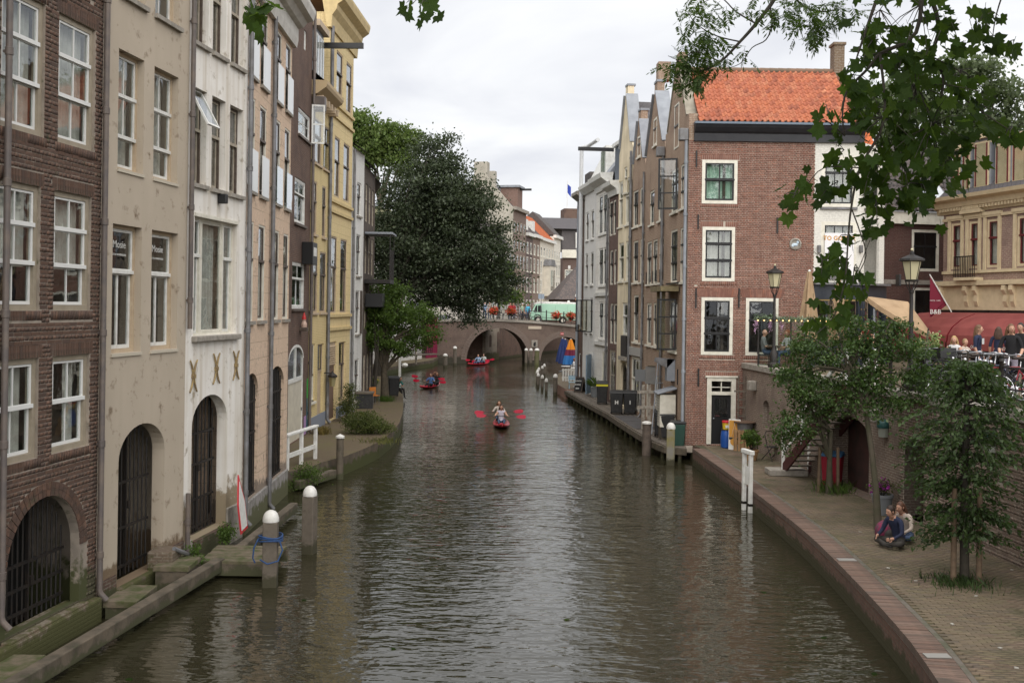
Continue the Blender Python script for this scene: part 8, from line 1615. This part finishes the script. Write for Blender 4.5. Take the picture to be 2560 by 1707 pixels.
# ------------------------------------------------------------------ people
SK = M('skin', (.5, .29, .2), .55, var=(.42, .23, .16), vs=9); SK2 = M('tanned_skin', (.42, .23, .15), .55, var=(.36, .19, .12), vs=9); EYE = M('dark_eye', (.02, .015, .012), .3); LIP = M('lip', (.32, .1, .09), .5); SHOE = M('dark_shoe', (.02, .018, .016), .6)
def cloth(n, c): return M(n+'_cloth', c, .9, var=tuple(.75*x for x in c), vs=7, bump=.2, bs=25)
STAND = dict(pel=(0, 0, .95), wai=(0, .01, 1.1), che=(0, .01, 1.29), nb=(0, .02, 1.43), nk=(0, 0, 1.52), hd=(0, -.02, 1.62), sl=(.17, .02, 1.4), el=(.23, .03, 1.13), wl=(.24, -.06, .9), hl=(.235, -.1, .82), hipl=(.085, 0, .9), kl=(.09, -.02, .49), al=(.09, .03, .08), tl=(.1, -.13, .035))
def mirror(P):
    for k in ('sl', 'el', 'wl', 'hl', 'hipl', 'kl', 'al', 'tl'):
        k2 = k[:-1]+'r'
        if k2 not in P and k in P: x, y, z = P[k]; P[k2] = (-x, y, z)
    return P
RADI = dict(pel=(.15, .12), wai=(.125, .1), che=(.15, .11), nb=(.085, .07), nk=(.05, .05), s=(.062, .062), e=(.045, .045), w=(.032, .028), h=(.036, .02), hip=(.095, .095), k=(.062, .065), a=(.042, .045), t=(.042, .03))
def person(label, loc, rz, P, shirt, trou, skin=None, hair=(.06, .035, .02), long=.0, sleeve='short', legs='long', sc=1.0, bald=False, group=None, shoe=None, turn=0, tilt=0):
    P = mirror(dict(P)); skin = skin or SK; t = thing('person', label, 'person', loc, rz, group)
    keys = ['pel', 'wai', 'che', 'nb', 'nk', 'sl', 'el', 'wl', 'hl', 'sr', 'er', 'wr', 'hr', 'hipl', 'kl', 'al', 'tl', 'hipr', 'kr', 'ar', 'tr']
    E = [('pel', 'wai'), ('wai', 'che'), ('che', 'nb'), ('nb', 'nk'), ('nb', 'sl'), ('sl', 'el'), ('el', 'wl'), ('wl', 'hl'), ('nb', 'sr'), ('sr', 'er'), ('er', 'wr'), ('wr', 'hr'), ('pel', 'hipl'), ('hipl', 'kl'), ('kl', 'al'), ('al', 'tl'), ('pel', 'hipr'), ('hipr', 'kr'), ('kr', 'ar'), ('ar', 'tr')]
    me = bpy.data.meshes.new('sk'); me.from_pydata([P[k] for k in keys], [(keys.index(a), keys.index(b)) for a, b in E], []); o = bpy.data.objects.new('sk', me); COL.objects.link(o)
    m = o.modifiers.new('s', 'SKIN'); m.use_smooth_shade = True; o.modifiers.new('ss', 'SUBSURF').levels = 1
    for i, k in enumerate(keys):
        r = RADI.get(k) or RADI.get(k[:-1]); sv = me.skin_vertices[0].data[i]; sv.radius = r; sv.use_root = (k == 'pel')
    dg = bpy.context.evaluated_depsgraph_get(); bme = bpy.data.meshes.new_from_object(o.evaluated_get(dg)); bpy.data.objects.remove(o)
    V = [v.co.copy() for v in bme.vertices]; F = [tuple(p.vertices) for p in bme.polygons]
    seglab = {('pel', 'wai'): 1, ('wai', 'che'): 1, ('che', 'nb'): 1, ('nb', 'nk'): 0, ('nb', 's'): 1, ('s', 'e'): 1 if sleeve else 0, ('e', 'w'): 1 if sleeve == 'long' else 0, ('w', 'h'): 0, ('pel', 'hip'): 2, ('hip', 'k'): 2, ('k', 'a'): 2 if legs == 'long' else 0, ('a', 't'): 3}
    segs = []
    for a, b in E:
        ka = a if a in ('pel', 'wai', 'che', 'nb', 'nk') else a[:-1]; kb = b if b in ('pel', 'wai', 'che', 'nb', 'nk') else b[:-1]; segs.append((Vector(P[a]), Vector(P[b]), seglab[(ka, kb)]))
    def lab(c):
        best, bl_ = 9, 0
        for a, b, l in segs:
            d = b-a; f = max(0, min(1, (c-a).dot(d)/d.dot(d))); q = (c-a-d*f).length
            if q < best: best, bl_ = q, l
        return bl_
    mb = MB(); mb.add(V, F); labs = [lab(sum((V[i] for i in f), Vector())/len(f)) for f in F]
    def app(fn, l): n0 = len(mb.f); fn(); labs.extend([l]*(len(mb.f)-n0))
    hd = Vector(P['hd']); nk = Vector(P['nk'])
    RH = Matrix.Rotation(turn, 3, 'Z') @ Matrix.Rotation(tilt, 3, 'X')
    hb_ = MB(); hb_.ball((0, 0, 0), (.074, .092, .115), 14, 10)
    for i, v in enumerate(hb_.v):
        x, y, z = v
        if z < 0: x *= 1+.22*z/.115; y = y*(1+.1*z/.115)-.012*(-z/.115)
        hb_.v[i] = (x, y, z)
    hb_.ball((0, -.095, -.012), (.013, .02, .02), 6, 5)
    for s in (-1, 1): hb_.ball((s*.077, .005, -.005), (.012, .02, .03), 6, 5)
    app(lambda: mb.add([hd+RH @ Vector(v) for v in hb_.v], hb_.f), 0); app(lambda: mb.tube([nk-Vector((0, 0, .04)), hd-Vector((0, 0, .05))], [.05, .048], 10), 0)
    for s in (-1, 1):
        e_ = MB().ball((s*.03, -.083, .015), (.012, .008, .007), 6, 5); app(lambda: mb.add([hd+RH @ Vector(v) for v in e_.v], e_.f), 4)
    l_ = MB().ball((0, -.083, -.055), (.024, .008, .008), 8, 5); app(lambda: mb.add([hd+RH @ Vector(v) for v in l_.v], l_.f), 5)
    for sd in ('l', 'r'):
        w_, h_ = Vector(P['w'+sd]), Vector(P['h'+sd]); d = (h_-w_).normalized(); s_ = d.cross(Vector((0, 1, 0)))
        if s_.length < .2: s_ = d.cross(Vector((0, 0, 1)))
        s_.normalize(); u_ = s_.cross(d)
        for k, ln in enumerate((.055, .068, .074, .066)):
            b = h_+s_*(-.027+.018*k)+d*.012; app(lambda: mb.tube([b, b+d*ln*.5+u_*.008, b+d*ln*.85+u_*.03], [.0085, .008, .0065], 6), 0)
        b = h_-d*.035+s_*.032*(1 if sd == 'l' else -1); app(lambda: mb.tube([b, b+(d+s_*.7*(1 if sd == 'l' else -1)).normalized()*.04, b+d*.06+s_*.022*(1 if sd == 'l' else -1)], [.011, .0095, .008], 6), 0)
    bm_ = mb.mesh('body'); [bm_.materials.append(x) for x in (skin, shirt, trou, shoe or SHOE, EYE, LIP)]
    bm_.polygons.foreach_set('material_index', labs); bm_.shade_smooth(); bpy.data.meshes.remove(bme)
    b_ = mkobj('body', bm_, None, t); t.scale = (sc, sc, sc)
    if not bald:
        hm = M('hair_%d_%d' % (int(hair[0]*1000), int(hair[1]*1000)), hair, .55, var=tuple(.6*x for x in hair), vs=18, bump=.4, bs=40); h = MB(); h.ball((0, .014, .022), (.084, .097, .11), 14, 9)
        h.v = [(x, y if not (y < -.045 and z < .055) else -.045, z if not (z < -.03 and y < .02) else -.03) for x, y, z in h.v]
        if long:
            for a in np.linspace(-1.25, 1.25, 9):
                x, y = .078*math.sin(a), .03+.062*math.cos(a); h.tube([(x*.8, y, .05), (x*1.12, y+.015, -.06), (x*1.3, y+.03, -.06-long*.5), (x*1.1, y+.045, -.06-long)], [.03, .034, .034, .014], 6)
        h.v = [tuple(hd+RH @ Vector(v)) for v in h.v]; h.build('hair', hm, t, smooth=True)
    return t
# poses
KAY = dict(pel=(0, 0, .12), wai=(0, .03, .27), che=(0, .05, .47), nb=(0, .04, .61), nk=(0, .02, .7), hd=(0, 0, .8), sl=(.17, .04, .58), el=(.3, -.1, .38), wl=(.34, -.32, .42), hl=(.34, -.4, .42), hipl=(.09, -.04, .1), kl=(.13, -.45, .26), al=(.11, -.8, .08), tl=(.11, -.88, .16))
CHAIR = dict(pel=(0, .02, .5), wai=(0, .05, .65), che=(0, .05, .85), nb=(0, .04, .99), nk=(0, .02, 1.08), hd=(0, 0, 1.18), sl=(.17, .04, .96), el=(.24, -.04, .7), wl=(.16, -.26, .68), hl=(.12, -.33, .69), hipl=(.09, -.02, .48), kl=(.11, -.43, .5), al=(.11, -.42, .08), tl=(.11, -.56, .04))
CROSS = dict(pel=(0, .04, .11), wai=(0, .03, .27), che=(0, -.05, .46), nb=(0, -.12, .59), nk=(0, -.17, .66), hd=(0, -.22, .75), sl=(.17, -.1, .56), el=(.25, -.16, .32), wl=(.2, -.36, .24), hl=(.17, -.43, .23), hipl=(.09, 0, .1), kl=(.33, -.3, .15), al=(-.05, -.36, .07), tl=(-.17, -.33, .06))
HUNCH = dict(CHAIR, che=(0, -.06, .83), nb=(0, -.14, .95), nk=(0, -.19, 1.02), hd=(0, -.25, 1.1), sl=(.17, -.12, .92), el=(.2, -.3, .7), wl=(.1, -.42, .68), hl=(.05, -.47, .7))
LEAN = dict(STAND, wl=(.22, -.3, .98), el=(.26, -.06, 1.12), hl=(.2, -.38, .98))
NAVYC = cloth('navy', (.02, .026, .06)); DEN = cloth('denim', (.06, .09, .16)); GREYT = cloth('charcoal', (.05, .045, .04)); BLK = cloth('black', (.012, .012, .014)); WHT = cloth('white', (.6, .6, .6)); REDC = cloth('red', (.32, .02, .03)); TEAL = cloth('teal', (.01, .14, .12)); BLU = cloth('blue', (.08, .17, .38)); SKYB = cloth('sky_blue', (.08, .42, .62)); MINTC = cloth('pale_green', (.35, .45, .33)); PAT = cloth('patterned_cream', (.5, .42, .36)); LBL = cloth('light_blue', (.3, .42, .6))
# kayaks
KRED = M('red_kayak_plastic', (.4, .012, .03), .35, spec=.6); PRED = M('red_paddle_plastic', (.55, .012, .05), .35, spec=.6)
def kayak(label, loc, rz):
    t = thing('kayak', label, 'kayak', loc, rz); n, m = 17, 12; V = []; F = []
    for i in range(n):
        f = i/(n-1)*2-1; y = f*2.05; wd = .38*(1-abs(f)**2.4)+.015; rise = .16*abs(f)**3
        for j in range(m):
            a = 2*PI*j/m; cx_, sz_ = math.cos(a), math.sin(a); z = .12+rise+(.13*sz_ if sz_ < 0 else .1*sz_)*(1-.35*abs(f)); V.append((wd*cx_, y, z))
    for i in range(n-1):
        for j in range(m): a, b = i*m+j, i*m+(j+1) % m; F.append((a, b, b+m, a+m))
    F.append(tuple(range(m-1, -1, -1))); F.append(tuple((n-1)*m+j for j in range(m))); MB().add(V, F).build('hull', KRED, t, smooth=True)
    mb = MB()
    for k in range(24): a0, a1 = 2*PI*k/24, 2*PI*(k+1)/24; mb.add([(.29*math.cos(a0), 1.25*math.sin(a0), .225), (.29*math.cos(a1), 1.25*math.sin(a1), .225), (.26*math.cos(a1), 1.18*math.sin(a1), .26), (.26*math.cos(a0), 1.18*math.sin(a0), .26)], [(0, 1, 2, 3)])
    mb.build('cockpit_rim', KRED, t); MB().lathe([(.001, .228), (1, .229)], 24).build('cockpit', BINP, t).scale = (.27, 1.2, 1); return t
def paddle(label, c, rz, tilt):
    t = thing('paddle', label, 'paddle', c); t.rotation_euler = (0, tilt, rz); MB().tube([(-.75, 0, 0), (.75, 0, 0)], .016, 8).build('shaft', BINP, t)
    for s in (-1, 1):
        pts = [(s*.68, -.02), (s*.8, -.085), (s*1.0, -.1), (s*1.13, -.07), (s*1.16, 0), (s*1.13, .07), (s*1.0, .09), (s*.8, .06), (s*.68, .02)]; MB().prism(pts, -.008, .008).build('blade', PRED, t, fix=True)
    return t
kx, ky = GR(1252, 1074, 0).x, 48.6
kayak('red kayak with two women paddling toward the camera in mid canal', (kx, ky, -.02), .03)
person('woman in a lilac white top with long brown hair in front of the middle kayak', (kx, ky-.55, .1), .03, KAY, cloth('lilac_white', (.55, .5, .58)), DEN, hair=(.06, .03, .018), long=.28, sleeve=None, turn=.05); person('woman in a pale top with fair hair in the rear of the middle kayak', (kx-.12, ky+.5, .2), .03, dict(KAY, sl=(.17, .04, .58)), cloth('pale_top', (.55, .48, .42)), DEN, hair=(.14, .075, .035), long=.1)
paddle('red bladed paddle held level by the woman in the front of the middle kayak', (kx, ky-.98, .54), .03, .02); paddle('red bladed paddle held by the woman in the rear of the middle kayak', (kx-.12, ky+.05, .63), .03, -.04)
k2 = GR(1070, 973, 0); kayak('red kayak with a couple near the left bank beyond the young tree', (k2.x, k2.y+1.5, -.02), -.25)
person('person in a blue shirt in front of the left bank kayak', (k2.x+.1, k2.y+.95, .1), -.25, dict(KAY, hd=(.0, 0, .8)), BLU, BLK, SK2, hair=(.12, .07, .05)); person('person with raised arm and brown hair in the rear of the left bank kayak', (k2.x+.45, k2.y+2.0, .12), -.25, dict(KAY, er=(-.32, -.02, .72), wr=(-.16, -.1, .9), hr=(-.1, -.1, .92)), BLK, BLK, SK2, hair=(.11, .05, .025), long=.2)
paddle('red bladed paddle dipping beside the left bank kayak', (k2.x+.05, k2.y+.6, .5), -.2, .03); paddle('red bladed paddle held high behind the blue shirt in the left bank kayak', (k2.x-.1, k2.y+1.3, .7), -.1, .08)
k3 = PX(1197, 905, 98.6); kayak('red kayak with two people at the mouth of the big bridge arch', (k3.x, 98.8, -.02), -.5)
person('person in a light blue shirt in the kayak at the arch', (k3.x-.05, 98.2, .12), -.4, KAY, LBL, DEN, hair=(.2, .15, .1), bald=True); person('person in a pale shirt in the kayak at the arch', (k3.x+.45, 99.1, .14), -.4, KAY, cloth('pale_grey', (.5, .52, .5)), DEN, hair=(.1, .06, .04))
paddle('red bladed paddle reaching out of the kayak at the arch', (k3.x-.1, 97.9, .5), -.1, .0); paddle('second red bladed paddle at the arch kayak', (k3.x+.4, 98.7, .45), -.3, -.12)
# seated couple
mloc = GR(2243, 1366, .605); person('man in a navy jacket sitting cross legged on the right wharf', mloc, -1.05, CROSS, NAVYC, GREYT, SK, hair=(.035, .02, .014), sleeve='long', sc=1.03, turn=-.2, tilt=.25)
wl_ = (mloc.x+.42, mloc.y+.6, .605); person('woman with brown hair and a patterned top sitting beyond the man in navy', wl_, -1.0, dict(CROSS, er=(-.22, -.3, .42), wr=(-.08, -.3, .6), hr=(-.05, -.28, .67)), PAT, DEN, SK, hair=(.1, .045, .025), long=.12, sleeve='long', tilt=.2)
bp = thing('backpack', 'magenta patterned backpack lying beside the seated couple', 'backpack', GR(2212, 1352, .605), .6); mb = MB().ball((0, 0, .22), (.25, .2, .24), 16, 10); mb.v = [(x, y, max(z, .0)) for x, y, z in mb.v]; mb.build('bag', M('magenta_pattern', (.2, .015, .06), .8, var=(.06, .05, .06), vs=14), bp, smooth=True); MB().ball((-.08, -.17, .16), (.15, .07, .13), 12, 8).build('front_pocket', GREYT, bp, smooth=True); MB().tube([(.05, .0, .44), (.1, .02, .52), (.16, .03, .42)], .015, 6).build('loop', BLK, bp)
# person in teal on the left wharf edge
ew = 61.0; ex = PX(1000, 950, ew).x; person('person in a teal jacket sitting on the edge of the left wharf', (ex-.15, ew, .16), .9, dict(HUNCH, al=(.11, -.5, .0), tl=(.11, -.62, -.03)), TEAL, cloth('dark_trouser', (.025, .022, .02)), SK2, hair=(.03, .02, .015), sleeve='long'); o = MB().box(-.35, .35, -.3, .3, 0, .44).build('timber_block', WOODO, loc=(ex-.2, ew+.1, .6-.4), bevel=.02); tag(o, 'dark timber block under the person in teal', 'block')
# street people
def street(label, u, vtop, Y, P, shirt, trou, h=1.72, rz=0, **kw):
    g = PX(u, vtop, Y); return person(label, (g.x, Y, 3.62), rz, P, shirt, trou, sc=kw.pop('sc', 1.0), **kw)
w1 = street('young woman in a navy printed T-shirt walking behind the bicycles', 2446, 820, 27, STAND, NAVYC, DEN, rz=.9, hair=(.16, .085, .04), long=.3, sc=.97, turn=.2)
MB().box(-.11, .11, -.0, .004, 0, .16).build('shirt_print', WHT, w1, loc=(0, -.125, 1.22)); 
street('woman in a black V neck top with curly hair pushing a bicycle', 2528, 812, 25.2, LEAN, BLK, cloth('lilac_trouser', (.3, .27, .33)), rz=-.5, hair=(.17, .085, .04), long=.24, sc=1.0, turn=.4)
street('dark haired person in a black shirt behind the woman in black', 2552, 816, 26.6, STAND, BLK, BLK, rz=-.8, hair=(.02, .016, .012), sc=1.01)
street('person with brown hair in a navy top seen from behind at the terrace', 2496, 835, 29, STAND, NAVYC, BLK, rz=2.6, hair=(.07, .035, .02), long=.2, sc=.93)
street('blonde woman in a white top seated under the awning', 2385, 850, 31, CHAIR, WHT, DEN, rz=-.6, hair=(.45, .3, .13), long=.15, sleeve=None); street('fair haired child seated beside the blonde woman under the awning', 2413, 860, 31.5, CHAIR, PAT, DEN, rz=.3, hair=(.3, .2, .1), sc=.93)
street('waitress in a red sleeveless top before the navy shopfront', 2167, 812, 34.5, LEAN, REDC, BLK, rz=-.3, hair=(.2, .1, .045), long=.0, sleeve=None, sc=.93)
street('bald man in a grey shirt seated behind the terrace screen', 1912, 833, 37.2, CHAIR, cloth('grey_shirt', (.2, .2, .2)), DEN, rz=1.2, bald=True, skin=SK); street('person in a white shirt with red hair seated at the terrace table', 1968, 840, 36.9, CHAIR, WHT, DEN, rz=-1.2, hair=(.3, .1, .04))
for k, (x, y) in enumerate(((PX(2385, 850, 31).x, 31.05), (PX(2413, 850, 31.5).x, 31.55), (PX(1912, 830, 37.2).x, 37.25), (PX(1968, 830, 36.9).x, 36.95))):
    t = thing('terrace_chair', ['dark terrace chair under the blonde woman', 'dark terrace chair under the fair haired child', 'dark terrace chair under the bald man', 'dark terrace chair under the person in white'][k], 'chair', (x, y, 3.62), [-.6, .3, 1.2, -1.2][k]); MB().box(-.2, .2, -.2, .2, .36, .4).build('seat', BINP, t); MB().box(-.2, .2, .2, .23, .41, .85).build('backrest', BINP, t)
    for xx in (-.18, .18):
        for yy in (-.18, .2): MB().tube([(xx, yy, 0), (xx, yy, .36)], .015, 6).build('leg', IRON, t)
ctable('round terrace table between the bald man and the person in white', (PX(1940, 830, 37).x, 37.0, 3.62), .35, WOODG)
# bridge people
for (u, vt, Y, P, sh, tr, rz, hr, lb, kw) in ((1212, 762, 102.2, STAND, LBL, DEN, .2, (.6, .58, .55), 'white haired person in light blue on the bridge under the maple', {}), (1224, 762, 102.6, STAND, PAT, DEN, -.3, (.2, .12, .06), 'person in a patterned top beside the white haired person on the bridge', {}), (1276, 757, 103.2, STAND, REDC, DEN, .4, (.1, .05, .03), 'person in red behind the large flower basket on the bridge', {}), (1284, 756, 103.6, STAND, REDC, BLK, -.4, (.12, .06, .03), 'taller person in red pausing behind the flower basket on the bridge', {}), (1306, 761, 102.4, STAND, MINTC, BLK, .9, (.5, .48, .45), 'grey haired man in a pale green shirt on the bridge', {}), (1320, 761, 102.7, STAND, SKYB, DEN, .3, (.03, .02, .015), 'person in a bright blue jacket next to the van on the bridge', {'sleeve': 'long'})):
    g = PX(u, vt, Y); person(lb, (g.x, Y, decz(g.x+7.6)), rz, P, sh, tr, hair=hr, **kw)
g = PX(1437, 925, 75); person('person in a dark vest and white shirt seated at the far terrace', (g.x, 75.5, .62), 1.4, CHAIR, WHT, BLK, SK2, hair=(.25, .1, .05)); t = thing('terrace_chair', 'pale terrace chair under the person at the far terrace', 'chair', (g.x, 75.55, .62), 1.4); MB().box(-.2, .2, -.2, .2, .36, .4).build('seat', WHITE, t); MB().box(-.2, .2, .2, .23, .41, .85).build('backrest', WHITE, t); MB().tube([(0, 0, 0), (0, 0, .36)], .04, 8).build('leg', WHITE, t)
